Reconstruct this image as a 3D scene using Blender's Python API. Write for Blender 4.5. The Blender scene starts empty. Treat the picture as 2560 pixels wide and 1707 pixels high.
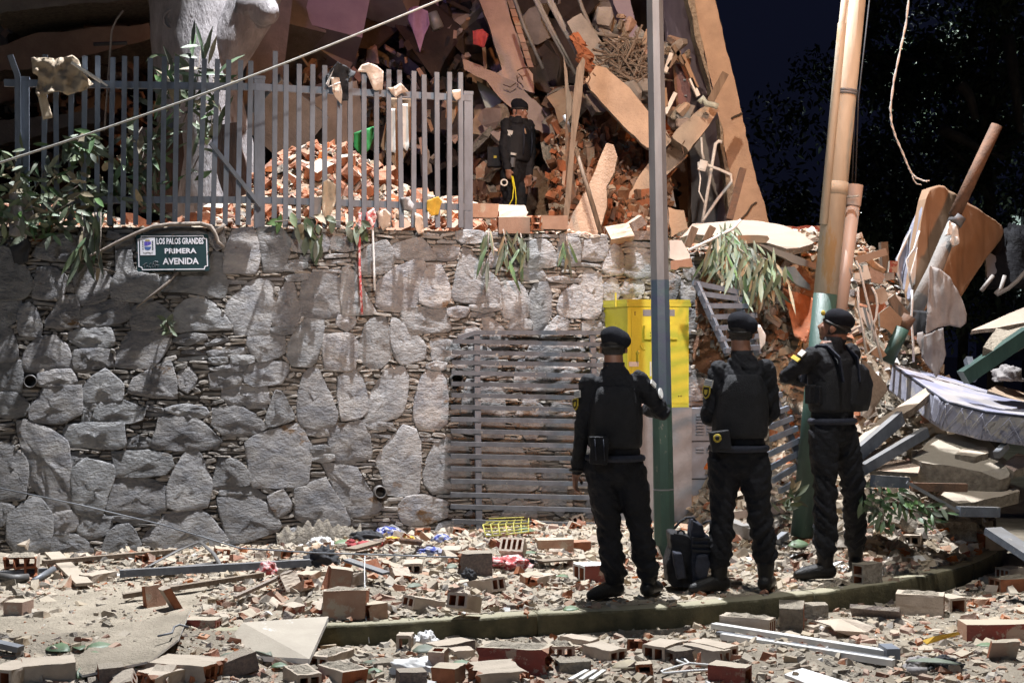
import bpy,bmesh,math,random
from mathutils import Vector,Matrix,noise,Euler
R=math.radians
rng=random.Random(11)
sc=bpy.context.scene
C=sc.collection
# ---------------------------------------------------------------- camera
F=3556.0
HZ=873.0
cam_data=bpy.data.cameras.new('camera')
cam_data.lens=50.0
cam_data.sensor_width=36.0
cam_data.shift_y=(HZ-853.5)/2560.0
cam_data.clip_end=600
cam_data.dof.use_dof=False
cam=bpy.data.objects.new('camera',cam_data)
cam.location=(0,0,1.6)
cam.rotation_euler=(R(90),0,0)
C.objects.link(cam)
sc.camera=cam
# ---------------------------------------------------------------- night sky
w=bpy.data.worlds.new('World')
sc.world=w
w.use_nodes=True
nt=w.node_tree
bg=nt.nodes['Background']
tc=nt.nodes.new('ShaderNodeTexCoord')
sx=nt.nodes.new('ShaderNodeSeparateXYZ')
nt.links.new(tc.outputs['Generated'],sx.inputs[0])
cr=nt.nodes.new('ShaderNodeValToRGB')
cr.color_ramp.elements[0].position=0.0
cr.color_ramp.elements[0].color=(0.003,0.0036,0.0085,1)
cr.color_ramp.elements[1].position=0.35
cr.color_ramp.elements[1].color=(0.0045,0.0056,0.014,1)
nt.links.new(sx.outputs['Z'],cr.inputs[0])
nt.links.new(cr.outputs[0],bg.inputs['Color'])
bg.inputs['Strength'].default_value=1.0
# ---------------------------------------------------------------- floodlights and added spots (night rescue scene)
def lamp(name,loc,target,energy,col,size,spot=150,blend=0.6):
 l=bpy.data.lights.new(name,'SPOT')
 l.energy=energy
 l.color=col
 l.shadow_soft_size=size
 l.spot_size=R(spot)
 l.spot_blend=blend
 o=bpy.data.objects.new(name,l)
 o.location=loc
 d=Vector(target)-Vector(loc)
 o.rotation_euler=d.to_track_quat('-Z','Y').to_euler()
 C.objects.link(o)
 return o
KEY=lamp('floodlight_key',(0.3,12.55,13.0),(0.3,1.0,0),18800,(0.94,0.96,1.0),0.09,100,0.12)
WALL_SPOT=lamp('added_wall_spot',(-0.3,12.5,13.3),(-1.6,11.75,2.2),2900,(0.92,0.95,1.0),0.06,34,0.6)  # extra spot added beside the key to strengthen picket shadows on the wall
FRONT=lamp('floodlight_front',(1.6,1.2,6.8),(0.0,12.2,2.5),4400,(1.0,0.92,0.86),0.18,31,1.0)
STREET=lamp('floodlight_street',(2.6,7.2,9.4),(3.3,10.6,0.3),1900,(1.0,0.97,0.92),0.10,44,0.9)
RUIN=lamp('floodlight_ruin',(-0.2,6.6,8.6),(1.25,14.8,3.9),2700,(1.0,0.80,0.62),0.08,38,0.8)
WARM=lamp('sodium_lamp',(5.2,3.6,7.0),(0.8,14.0,3.0),2600,(1.0,0.40,0.14),0.25,42,0.8)
VIOLET=lamp('emergency_light',(-2.5,8.5,7.0),(-0.4,17.0,5.4),260,(0.62,0.42,1.0),0.3,40,0.9)
PARK=lamp('park_lamp',(9.5,34.0,9.0),(9.0,26.0,2.0),1100,(0.85,1.0,0.9),0.3,150,0.5)
FILL=lamp('added_cool_fill',(-6.0,-5.0,9.0),(-0.2,10.5,0.2),1250,(0.52,0.72,1.0),0.8,44,0.9)  # added cool fill without a real source, lifts the lower wall
sc.view_settings.view_transform='Standard'
sc.view_settings.look='None'
sc.view_settings.exposure=0.0
sc.view_settings.gamma=1.0
sc.view_settings.use_curve_mapping=False
# ---------------------------------------------------------------- helpers
def P(px,py,d):
 return Vector(((px-1280.0)/F*d,d,1.6+(HZ-py)/F*d))
def G(px,py,z=0.0):
 d=F*(1.6-z)/(py-HZ)
 return Vector(((px-1280.0)/F*d,d,z))
VIEWS=dict(A=(0,540,3.409),B=(560,540,3.409),C=(0,900,3.136),D=(560,900,3.136),E=(1120,560,3.919),Fv=(1700,680,4.9),R1=(0,0,2.614),R2=(640,0,2.614),R3=(1180,0,2.529),R4=(1900,0,2.529),S=(0,0,1.0),G1=(0,1300,3.675),G2=(560,1300,3.675),G3=(1160,1380,3.675),G4=(1760,1340,2.94),M1=(2120,440,3.136),M2=(2120,880,3.016),M3=(2100,600,5.113),N=(1680,540,3.136),U=(1100,1140,5.6),W=(2000,1380,4.2))
def vp(v,x,y):
 a=VIEWS[v]
 return(a[0]+x/a[2],a[1]+y/a[2])
def vps(v,pts):
 return[vp(v,x,y)for x,y in pts]
def ss(t):
 t=max(0.0,min(1.0,t))
 return t*t*(3-2*t)
def nz(x,y=0.0,z=0.0):
 return noise.noise(Vector((x,y,z)))
class MB:
 """collects geometry for ONE mesh object"""
 def __init__(s):
  s.v=[];s.f=[];s.m=[]
 def add(s,vs,fs,mi=0):
  o=len(s.v)
  s.v+=[tuple(p)for p in vs]
  for f in fs:
   s.f.append(tuple(i+o for i in f));s.m.append(mi)
 def box(s,c,size,rot=None,mi=0):
  hx,hy,hz=size[0]/2,size[1]/2,size[2]/2
  vs=[Vector((x,y,z))for x in(-hx,hx)for y in(-hy,hy)for z in(-hz,hz)]
  if rot is not None:vs=[rot@p for p in vs]
  c=Vector(c)
  s.add([p+c for p in vs],[(0,1,3,2),(4,6,7,5),(0,4,5,1),(2,3,7,6),(0,2,6,4),(1,5,7,3)],mi)
 def prism(s,pts,vec,mi=0,side=None):
  n=len(pts)
  vec=Vector(vec)
  vs=[Vector(p)for p in pts]+[Vector(p)+vec for p in pts]
  s.add(vs,[tuple(range(n)),tuple(range(2*n-1,n-1,-1))],mi)
  o=len(s.v)-2*n
  for i in range(n):
   j=(i+1)%n
   s.f.append((o+i,o+n+i,o+n+j,o+j));s.m.append(mi if side is None else side)
 def tube(s,pts,r,n=8,mi=0,cap=True,flat=1.0,up=None):
  pts=[Vector(p)for p in pts]
  k=len(pts)
  rs=r if isinstance(r,(list,tuple))else[r]*k
  o=len(s.v)
  prev=None
  for i,p in enumerate(pts):
   t=(pts[min(i+1,k-1)]-pts[max(i-1,0)])
   if t.length<1e-9:t=Vector((0,0,1))
   t.normalize()
   if prev is None:
    a=Vector(up)if up is not None else(Vector((0,0,1))if abs(t.z)<0.9 else Vector((1,0,0)))
   else:a=prev
   a=(a-t*a.dot(t)).normalized()
   prev=a
   b=t.cross(a)
   for q in range(n):
    w_=2*math.pi*q/n
    s.v.append(tuple(p+a*(math.cos(w_)*rs[i]*flat)+b*(math.sin(w_)*rs[i])))
  for i in range(k-1):
   for q in range(n):
    q2=(q+1)%n
    s.f.append((o+i*n+q,o+i*n+q2,o+(i+1)*n+q2,o+(i+1)*n+q));s.m.append(mi)
  if cap:
   s.f.append(tuple(o+q for q in range(n-1,-1,-1)));s.m.append(mi)
   s.f.append(tuple(o+(k-1)*n+q for q in range(n)));s.m.append(mi)
 def bar(s,a,b,wx,wy,mi=0,up=(0,0,1)):
  a=Vector(a);b=Vector(b)
  t=(b-a);L=t.length;t.normalize()
  u=Vector(up);u=u-t*u.dot(t)
  if u.length<1e-4:u=Vector((0,1,0))-t*t.y
  u.normalize();v=t.cross(u)
  rot=Matrix((t,v,u)).transposed()
  s.box((a+b)/2,(L,wx,wy),rot,mi)
 def ell(s,c,r,rot=None,n=12,m=8,mi=0):
  c=Vector(c);vs=[];fs=[]
  vs.append(Vector((0,0,r[2])))
  for i in range(1,m):
   th=math.pi*i/m
   for j in range(n):
    ph=2*math.pi*j/n
    vs.append(Vector((r[0]*math.sin(th)*math.cos(ph),r[1]*math.sin(th)*math.sin(ph),r[2]*math.cos(th))))
  vs.append(Vector((0,0,-r[2])))
  for j in range(n):fs.append((0,1+j,1+(j+1)%n))
  for i in range(m-2):
   for j in range(n):
    a=1+i*n+j;b=1+i*n+(j+1)%n
    fs.append((a,a+n,b+n,b))
  e=len(vs)-1;o=1+(m-2)*n
  for j in range(n):fs.append((e,o+(j+1)%n,o+j))
  if rot is not None:vs=[rot@p for p in vs]
  s.add([p+c for p in vs],fs,mi)
 def mesh(s,name,mats,smooth=False):
  me=bpy.data.meshes.new(name)
  me.from_pydata(s.v,[],s.f)
  for m_ in mats:me.materials.append(m_)
  if len(mats)>1:me.polygons.foreach_set('material_index',s.m)
  if smooth:me.polygons.foreach_set('use_smooth',[True]*len(s.f))
  me.update()
  return me
def link(name,me,parent=None,loc=None,rot=None):
 o=bpy.data.objects.new(name,me)
 C.objects.link(o)
 if parent is not None:o.parent=parent
 if loc is not None:o.location=loc
 if rot is not None:o.rotation_euler=rot
 return o
def obj(name,mb,mats,parent=None,smooth=False):
 if not isinstance(mats,(list,tuple)):mats=[mats]
 return link(name,mb.mesh(name,mats,smooth),parent)
def tag(o,label=None,cat=None,group=None,kind=None):
 if label:o['label']=label
 if cat:o['category']=cat
 if group:o['group']=group
 if kind:o['kind']=kind
 return o
def thing(name,label,cat,loc=(0,0,0),group=None):
 o=bpy.data.objects.new(name,None)
 o.empty_display_size=0.1
 C.objects.link(o)
 o.location=loc
 return tag(o,label,cat,group)
def re_origin(o,loc):
 """move an object's own origin to loc without moving its geometry"""
 loc=Vector(loc)
 o.data.transform(Matrix.Translation(-loc))
 o.location=loc
 return o
def centre(o):
 me=o.data
 n=len(me.vertices)
 c=Vector((0,0,0));zmin=1e9
 for v in me.vertices:
  c+=v.co;zmin=min(zmin,v.co.z)
 c/=n
 return re_origin(o,(c.x,c.y,zmin))
# ---------------------------------------------------------------- materials
def mat(name,col,col2=None,scale=6.0,rough=0.85,bump=0.25,bscale=45.0,dust=0.0,metal=0.0,rnd=0.12,island=0.0,stretch=None,dustcol=(0.40,0.34,0.255),spots=None,sheen=0.0,dist=0.02,detail=6.0,lo=0.35,hi=0.65,hue=0.0,spec=0.5):
 m=bpy.data.materials.new(name)
 m.use_nodes=True
 n=m.node_tree.nodes;l=m.node_tree.links
 b=n['Principled BSDF']
 b.inputs['Roughness'].default_value=rough
 b.inputs['Metallic'].default_value=metal
 b.inputs['Specular IOR Level'].default_value=spec
 t=n.new('ShaderNodeTexCoord');oi=n.new('ShaderNodeObjectInfo')
 va=n.new('ShaderNodeVectorMath');va.operation='MULTIPLY_ADD'
 l.new(t.outputs['Object'],va.inputs[0])
 va.inputs[1].default_value=stretch or(1,1,1)
 cm=n.new('ShaderNodeCombineXYZ')
 mu=n.new('ShaderNodeMath');mu.operation='MULTIPLY';mu.inputs[1].default_value=37.0
 l.new(oi.outputs['Random'],mu.inputs[0])
 for i in range(3):l.new(mu.outputs[0],cm.inputs[i])
 l.new(cm.outputs[0],va.inputs[2])
 nn=n.new('ShaderNodeTexNoise');nn.inputs['Scale'].default_value=scale;nn.inputs['Detail'].default_value=detail
 nn.inputs['Roughness'].default_value=0.62
 l.new(va.outputs[0],nn.inputs['Vector'])
 r=n.new('ShaderNodeValToRGB')
 c2=col2 or tuple(c*0.72 for c in col)
 r.color_ramp.elements[0].position=lo;r.color_ramp.elements[0].color=(*c2,1)
 r.color_ramp.elements[1].position=hi;r.color_ramp.elements[1].color=(*col,1)
 l.new(nn.outputs['Fac'],r.inputs[0])
 cur=r.outputs[0]
 if spots:
  n3=n.new('ShaderNodeTexNoise');n3.inputs['Scale'].default_value=spots[1];n3.inputs['Detail'].default_value=8
  n3.inputs['Roughness'].default_value=0.7
  l.new(va.outputs[0],n3.inputs['Vector'])
  mr=n.new('ShaderNodeMapRange');mr.inputs[1].default_value=spots[2];mr.inputs[2].default_value=spots[2]+0.04
  l.new(n3.outputs['Fac'],mr.inputs[0])
  mx=n.new('ShaderNodeMix');mx.data_type='RGBA'
  l.new(mr.outputs[0],mx.inputs[0]);l.new(cur,mx.inputs[6]);mx.inputs[7].default_value=(*spots[0],1)
  cur=mx.outputs[2]
 if rnd or island:
  hs=n.new('ShaderNodeHueSaturation')
  mr=n.new('ShaderNodeMapRange')
  k=island or rnd
  mr.inputs[3].default_value=1-k;mr.inputs[4].default_value=1+k
  if island:
   ge=n.new('ShaderNodeNewGeometry');src=ge.outputs['Random Per Island']
  else:src=oi.outputs['Random']
  l.new(src,mr.inputs[0]);l.new(mr.outputs[0],hs.inputs['Value'])
  if hue:
   wn=n.new('ShaderNodeTexWhiteNoise');wn.noise_dimensions='1D';l.new(src,wn.inputs['W'])
   m2=n.new('ShaderNodeMapRange');m2.inputs[3].default_value=1-hue;m2.inputs[4].default_value=1+hue
   l.new(wn.outputs['Value'],m2.inputs[0]);l.new(m2.outputs[0],hs.inputs['Saturation'])
  l.new(cur,hs.inputs['Color']);cur=hs.outputs[0]
 if dust:
  g=n.new('ShaderNodeNewGeometry');sp=n.new('ShaderNodeSeparateXYZ')
  l.new(g.outputs['True Normal'],sp.inputs[0])
  n4=n.new('ShaderNodeTexNoise');n4.inputs['Scale'].default_value=18;n4.inputs['Detail'].default_value=5
  l.new(va.outputs[0],n4.inputs['Vector'])
  ad=n.new('ShaderNodeMath');ad.operation='MULTIPLY_ADD';ad.inputs[1].default_value=0.7
  l.new(n4.outputs['Fac'],ad.inputs[0]);l.new(sp.outputs['Z'],ad.inputs[2])
  mr=n.new('ShaderNodeMapRange');mr.inputs[1].default_value=0.75;mr.inputs[2].default_value=1.15
  mr.inputs[4].default_value=dust
  l.new(ad.outputs[0],mr.inputs[0])
  mx=n.new('ShaderNodeMix');mx.data_type='RGBA'
  l.new(mr.outputs[0],mx.inputs[0]);l.new(cur,mx.inputs[6]);mx.inputs[7].default_value=(*dustcol,1)
  cur=mx.outputs[2]
 l.new(cur,b.inputs['Base Color'])
 if sheen:
  b.inputs['Sheen Weight'].default_value=sheen
 if bump:
  n2=n.new('ShaderNodeTexNoise');n2.inputs['Scale'].default_value=bscale;n2.inputs['Detail'].default_value=8
  n2.inputs['Roughness'].default_value=0.65
  l.new(va.outputs[0],n2.inputs['Vector'])
  bp=n.new('ShaderNodeBump');bp.inputs['Strength'].default_value=bump;bp.inputs['Distance'].default_value=dist
  l.new(n2.outputs['Fac'],bp.inputs['Height']);l.new(bp.outputs[0],b.inputs['Normal'])
 return m
def emat(name,col,strength):
 m=bpy.data.materials.new(name);m.use_nodes=True
 n=m.node_tree.nodes;b=n['Principled BSDF']
 b.inputs['Base Color'].default_value=(*col,1)
 b.inputs['Emission Color'].default_value=(*col,1)
 b.inputs['Emission Strength'].default_value=strength
 return m
m_stone=mat('schist_stone',(0.375,0.355,0.34),(0.185,0.183,0.192),scale=6.0,rough=0.8,bump=1.0,bscale=22,rnd=0.22,hue=0.6,dist=0.06,spots=((0.19,0.135,0.095),1.7,0.62),stretch=(1,1,1.7))
m_filler=mat('sliver_stone',(0.33,0.295,0.26),(0.17,0.15,0.13),scale=9,rough=0.88,bump=0.8,bscale=45,island=0.35,hue=0.3,rnd=0.3,stretch=(0.6,0.6,2.2))
m_core=mat('dark_mortar',(0.08,0.066,0.055),(0.045,0.04,0.034),scale=20,bump=1.0,bscale=40)
m_soil=mat('orange_soil',(0.30,0.135,0.06),(0.16,0.075,0.04),scale=5,bump=1.0,bscale=22,dust=0.5,dist=0.05)
m_dirt=mat('dusty_ground',(0.39,0.33,0.25),(0.25,0.21,0.155),scale=3.2,bump=1.0,bscale=38,dist=0.03,spots=((0.17,0.13,0.095),1.1,0.67))
m_kerb=mat('olive_kerb',(0.13,0.112,0.058),(0.06,0.055,0.028),scale=7,bump=0.5,bscale=50,dust=0.85,dustcol=(0.34,0.31,0.215))  # dark olive base colour, dust on upward faces
m_chips=mat('rubble_chips',(0.365,0.305,0.235),(0.27,0.22,0.17),scale=30,bump=0.3,bscale=120,island=0.28,hue=0.5,dust=0.6)
m_redchips=mat('brick_chips',(0.37,0.155,0.085),(0.29,0.125,0.075),scale=30,bump=0.3,bscale=120,island=0.35,rnd=0.35,hue=0.3,dust=0.5)
m_brick=mat('hollow_clay',(0.41,0.27,0.20),(0.33,0.205,0.15),scale=9,bump=0.35,bscale=90,rnd=0.22,hue=0.3,dust=0.95,spots=((0.40,0.33,0.26),6,0.56))
m_clay_in=mat('raw_clay',(0.36,0.125,0.055),(0.26,0.09,0.04),scale=12,bump=0.4,bscale=80,rnd=0.2,dust=0.3)
m_redpaint=mat('red_painted_clay',(0.27,0.05,0.035),(0.21,0.06,0.045),scale=8,bump=0.5,bscale=50,rough=0.7,dust=0.95,spots=((0.36,0.27,0.21),7,0.53))
m_stucco=mat('rough_stucco',(0.30,0.235,0.205),(0.17,0.14,0.13),scale=60,bump=1.0,bscale=90,dust=0.7,rnd=0.2)
m_plaster=mat('pale_plaster',(0.49,0.405,0.33),(0.37,0.30,0.24),scale=7,bump=0.35,bscale=60,dust=0.5,rnd=0.15)
m_white=mat('white_plaster',(0.72,0.71,0.69),(0.58,0.56,0.53),scale=5,bump=0.15,bscale=40,rnd=0.08)
m_tile=mat('dusty_white_tile',(0.37,0.32,0.25),(0.31,0.265,0.205),scale=5,bump=0.15,bscale=60,rough=0.6,spots=((0.55,0.53,0.49),4.5,0.62))
m_steel=mat('blue_grey_paint',(0.175,0.205,0.255),(0.115,0.135,0.17),scale=10,bump=0.15,bscale=40,rough=0.5,spots=((0.36,0.35,0.33),24,0.66),stretch=(1,1,0.35),rnd=0.1)
m_steel2=mat('dark_blue_steel',(0.125,0.145,0.18),(0.07,0.08,0.10),scale=9,bump=0.2,bscale=40,rough=0.5,spots=((0.30,0.29,0.27),14,0.62),dust=0.25)
m_rust=mat('rusty_steel',(0.16,0.085,0.05),(0.08,0.05,0.035),scale=14,bump=0.4,bscale=60,rough=0.8)
m_wood=mat('weathered_wood',(0.20,0.145,0.105),(0.12,0.085,0.06),scale=14,bump=0.4,bscale=30,stretch=(3,3,0.4),rough=0.8,dust=0.25)
m_conc=mat('tan_facade',(0.54,0.40,0.30),(0.42,0.31,0.235),scale=5,bump=0.8,bscale=40,rnd=0.1,spots=((0.30,0.215,0.16),1.5,0.60))
m_concg=mat('grey_concrete',(0.34,0.32,0.30),(0.22,0.21,0.20),scale=4,bump=0.5,bscale=35,rnd=0.2)
m_broken=mat('broken_concrete',(0.40,0.35,0.285),(0.22,0.19,0.155),scale=22,bump=1.0,bscale=30,rnd=0.2,dist=0.05,dust=0.6)
m_lilac=mat('lilac_wall',(0.42,0.37,0.44),(0.33,0.29,0.36),scale=3,bump=0.2,bscale=60)
m_pink=mat('pinkish_panel',(0.46,0.335,0.28),(0.34,0.25,0.21),scale=4,bump=0.7,bscale=35,spots=((0.3,0.2,0.15),3,0.66))
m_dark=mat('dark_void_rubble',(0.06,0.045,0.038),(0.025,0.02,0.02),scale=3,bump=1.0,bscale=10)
m_bark=mat('grey_bark',(0.36,0.335,0.34),(0.21,0.195,0.20),scale=7,bump=0.9,bscale=22,stretch=(1.5,1.5,0.5),dist=0.03)
m_leaf=mat('green_leaf',(0.10,0.16,0.065),(0.055,0.10,0.045),scale=12,bump=0.15,bscale=30,rough=0.5,island=0.4,hue=0.3)
m_leafdust=mat('dusty_leaf',(0.135,0.16,0.10),(0.08,0.10,0.06),scale=12,bump=0.15,bscale=30,rough=0.6,island=0.35,hue=0.4)
m_dryleaf=mat('dry_leaf',(0.30,0.25,0.16),(0.2,0.16,0.1),scale=12,bump=0.2,bscale=30,rough=0.7,island=0.3)
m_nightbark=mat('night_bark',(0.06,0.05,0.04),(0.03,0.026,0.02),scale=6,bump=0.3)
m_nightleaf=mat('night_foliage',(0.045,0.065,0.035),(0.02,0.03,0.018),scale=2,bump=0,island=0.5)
m_twig=mat('dry_twig',(0.27,0.22,0.18),(0.18,0.145,0.12),scale=12,bump=0.5,bscale=40)
m_yellow=mat('yellow_paint',(0.68,0.63,0.05),(0.58,0.53,0.05),scale=4,bump=0.12,bscale=60,rough=0.5,dust=0.6,spots=((0.36,0.30,0.08),7,0.66))
m_plinth=mat('grey_plinth_paint',(0.30,0.30,0.32),(0.22,0.22,0.235),scale=5,bump=0.3,bscale=50,spots=((0.15,0.14,0.13),3,0.68))
m_louvre=mat('grey_cabinet_paint',(0.20,0.22,0.26),(0.16,0.175,0.205),scale=5,bump=0.1,bscale=50,rough=0.5)
m_brownshade=mat('shade_brown_boards',(0.075,0.042,0.03),(0.035,0.022,0.018),scale=5,bump=0.5,bscale=30,stretch=(3,3,.5))  # brown kept dark to stand in for shade at the trunk
m_black=mat('black_void',(0.012,0.012,0.013),(0.008,0.008,0.009),bump=0)
m_green=mat('green_post_paint',(0.035,0.080,0.062),(0.018,0.045,0.04),scale=6,bump=0.25,bscale=40,rough=0.5,spots=((0.17,0.17,0.15),13,0.63),stretch=(1,1,0.4))
m_bluepaint=mat('blue_post_paint',(0.05,0.068,0.12),(0.05,0.095,0.115),scale=9,bump=0.15,bscale=50,rough=0.45,spots=((0.2,0.22,0.24),14,0.66))
m_polewhite=mat('cream_pole_paint',(0.50,0.44,0.35),(0.36,0.31,0.24),scale=6,bump=0.25,bscale=40,rough=0.6,stretch=(1,1,0.22),spots=((0.42,0.29,0.15),3.0,0.60))
m_pvc=mat('pinkish_pvc',(0.46,0.36,0.31),(0.36,0.28,0.24),scale=5,bump=0.05,bscale=40,rough=0.5,stretch=(1,1,0.3))
m_galv=mat('grey_galvanised',(0.20,0.21,0.225),(0.145,0.15,0.165),scale=8,bump=0.1,bscale=40,rough=0.5,metal=0.2,stretch=(1,1,0.3))
m_cable=mat('pale_cable',(0.50,0.48,0.43),(0.36,0.34,0.3),scale=30,bump=0.2,bscale=80,rough=0.6)
m_rope=mat('white_rope',(0.80,0.79,0.77),(0.62,0.61,0.59),scale=60,bump=0.5,bscale=200,rough=0.8)
m_alu=mat('white_aluminium',(0.72,0.72,0.70),(0.6,0.6,0.58),scale=5,bump=0.1,bscale=50,rough=0.4,dust=0.15,spots=((0.3,0.27,0.23),5,0.66))
m_uniform=mat('black_uniform',(0.0095,0.010,0.014),(0.0055,0.006,0.008),scale=6,bump=0.5,bscale=26,rough=0.75,rnd=0,spec=0.3,dist=0.04,spots=((0.032,0.027,0.022),2.6,0.66))
m_vest=mat('black_nylon',(0.014,0.0148,0.019),(0.008,0.0085,0.011),scale=20,bump=0.6,bscale=120,rough=0.55,rnd=0,spec=0.3)
m_strap=mat('navy_webbing',(0.030,0.034,0.052),(0.02,0.022,0.033),scale=40,bump=0.4,bscale=200,rough=0.6,rnd=0,spec=0.25)
m_beret=mat('black_felt',(0.011,0.012,0.017),(0.008,0.0085,0.012),scale=40,bump=0.4,bscale=160,rough=0.95,rnd=0,spec=0.15)
m_boot=mat('black_leather',(0.010,0.010,0.011),(0.018,0.016,0.014),scale=12,bump=0.4,bscale=50,rough=0.45,rnd=0,spec=0.3)
m_skin=mat('brown_skin',(0.235,0.115,0.072),(0.18,0.085,0.055),scale=12,bump=0.08,bscale=90,rough=0.5,rnd=0)
m_hair=mat('short_black_hair',(0.018,0.014,0.012),(0.01,0.008,0.007),scale=60,bump=0.4,bscale=250,rough=0.7,rnd=0)
m_eye=mat('eye_white',(0.6,0.58,0.55),bump=0,rough=0.3)
m_orange=mat('orange_cloth',(0.37,0.235,0.145),(0.29,0.18,0.11),scale=4,bump=0.2,bscale=25,rough=0.9)
m_greycloth=mat('grey_cloth',(0.27,0.25,0.24),(0.19,0.175,0.17),scale=6,bump=0.3,bscale=25)
m_beigecloth=mat('beige_cloth',(0.52,0.42,0.30),(0.36,0.28,0.20),scale=6,bump=0.3,bscale=25)
m_creamcloth=mat('cream_cloth',(0.62,0.50,0.40),(0.5,0.39,0.31),scale=6,bump=0.3,bscale=25)
m_blackcloth=mat('black_cloth',(0.03,0.03,0.034),(0.018,0.018,0.02),scale=6,bump=0.3,bscale=25)
m_greencloth=mat('green_cloth',(0.035,0.34,0.10),(0.025,0.22,0.06),scale=6,bump=0.2,bscale=25)
m_yellowcloth=mat('yellow_cloth',(0.66,0.42,0.055),(0.5,0.3,0.04),scale=9,bump=0.3,bscale=25)
m_redcloth=mat('red_cloth',(0.42,0.06,0.06),(0.30,0.045,0.05),scale=9,bump=0.3,bscale=25)
m_pinkcloth=mat('red_white_cloth',(0.60,0.42,0.40),(0.40,0.06,0.06),scale=28,bump=0.3,bscale=25,lo=0.47,hi=0.53)
m_bluecloth=mat('blue_patterned_cloth',(0.42,0.42,0.50),(0.04,0.06,0.28),scale=26,bump=0.3,bscale=25,lo=0.46,hi=0.54)
m_violetcloth=mat('violet_cloth',(0.36,0.22,0.36),(0.26,0.15,0.27),scale=5,bump=0.3,bscale=25)
m_basket=mat('dirty_yellow_wire',(0.40,0.36,0.07),(0.26,0.23,0.06),scale=20,bump=0.1)
m_strap_y=mat('yellow_strap',(0.74,0.66,0.03),(0.6,0.52,0.02),scale=20,bump=0.2,bscale=80,rough=0.6)
m_matt_blue=mat('blue_mattress_fabric',(0.31,0.315,0.38),(0.23,0.235,0.30),scale=9,bump=0.2,bscale=40,spots=((0.40,0.38,0.36),4,0.55))
m_matt_top=mat('dusty_mattress_top',(0.37,0.34,0.335),(0.25,0.25,0.34),scale=3.2,bump=0.2,bscale=40,lo=0.42,hi=0.55)
m_maroon=mat('maroon_leather',(0.13,0.035,0.032),(0.085,0.026,0.026),scale=6,bump=0.2,bscale=60,rough=0.45)
m_board=mat('brown_board',(0.36,0.235,0.15),(0.28,0.18,0.115),scale=4,bump=0.2,bscale=40,dust=0.35)
m_sheet=mat('pinkish_ceiling_sheet',(0.33,0.25,0.20),(0.27,0.205,0.165),scale=3,bump=0.15,bscale=50,dust=0.2)
m_signgreen=mat('dark_green_enamel',(0.012,0.042,0.045),(0.010,0.034,0.04),scale=8,bump=0.03,rough=0.6,rnd=0,spec=0.2)
m_signwhite=mat('white_enamel',(0.78,0.76,0.80),(0.72,0.70,0.74),bump=0,rough=0.4,rnd=0)
m_signpurple=mat('violet_print',(0.13,0.09,0.45),(0.10,0.07,0.4),bump=0,rough=0.4,rnd=0)
m_signblue=mat('blue_print',(0.06,0.13,0.33),(0.05,0.1,0.28),bump=0,rough=0.4,rnd=0)
m_signgold=mat('gold_print',(0.36,0.29,0.10),(0.3,0.23,0.08),bump=0,rough=0.4,rnd=0)
m_patchw=mat('white_patch',(0.62,0.61,0.58),(0.5,0.49,0.46),scale=60,bump=0.1,rnd=0)
m_patchy=mat('yellow_patch',(0.55,0.43,0.05),(0.3,0.22,0.03),scale=50,bump=0.1,rnd=0)
m_plastic=mat('dark_pipe_plastic',(0.13,0.12,0.115),(0.08,0.075,0.07),scale=12,bump=0.1,rough=0.5)
m_palegreen=mat('pale_green_plastic',(0.42,0.43,0.36),(0.33,0.34,0.28),scale=8,bump=0.1,rough=0.5)
# ================================================================ GROUND
KP=[(-9,6.2),(-7,6.7),(-3.5,7.55),(-1.6,8.05),(-1.1,8.22),(-0.22,8.46),(1.05,8.85),(1.67,9.13),(2.5,9.66),(3.3,10.4),(3.9,11.3),(4.3,12.5),(4.55,14),(9,60)]
def kerb_y(x):
 for(x0,y0),(x1,y1)in zip(KP,KP[1:]):
  if x<=x1:return y0+(y1-y0)*max(0,(x-x0))/(x1-x0)
 return 60.0
W0=Vector((-0.446,12.2,2.62));WT=Vector((0.965,0.263,0)).normalized();WN=Vector((WT.y,-WT.x,0));BAT=0.18
def wall_pt(s,z,n=0.0):
 p=W0+WT*s+WN*(BAT*(2.62-z)+n)
 return Vector((p.x,p.y,z))
def wall_sz(px,py):
 dr=Vector(((px-1280)/F,1.0,(HZ-py)/F));o=Vector((0,0,1.6))
 nf=WN+Vector((0,0,BAT))
 d=(W0-o).dot(nf)/dr.dot(nf)
 p=o+dr*d
 return((p-W0).dot(WT),p.z)
def wall_front(x,z=0.0):
 s=(x-W0.x)/WT.x
 return wall_pt(s,z).y
def mound_h(x,y):
 y0=max(10.35,kerb_y(x)+0.25)+0.35*ss((2.6-x)/1.2)
 h=1.25*ss((y-y0)/2.7)*ss((x-1.45)/1.0)
 h+=1.25*ss((y-11.75)/1.2)*ss((4.7-x)/1.7)*ss((x-1.3)/0.5)
 return h
def bury(x):return ss((-1.22-x)/.35)
def pave_h(x,y):
 wy=wall_front(max(-9,min(x,2.2)))
 t=ss(1-(wy-y)/1.5)
 k=0.05+0.09*ss((x+1.2)/1.5)+0.05*nz(x*1.3,y*1.3,3)
 h=k*t
 for(hx,hy,r,a)in((-1.1,9.2,0.55,0.13),(-0.55,10.2,0.8,0.12),(-2.0,9.4,0.5,0.05),(-3.9,10.0,0.5,0.12),(0.2,10.7,0.9,0.08)):
  h+=a*math.exp(-((x-hx)**2+(y-hy)**2)/(r*r))
 return h+mound_h(x,y)
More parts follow.
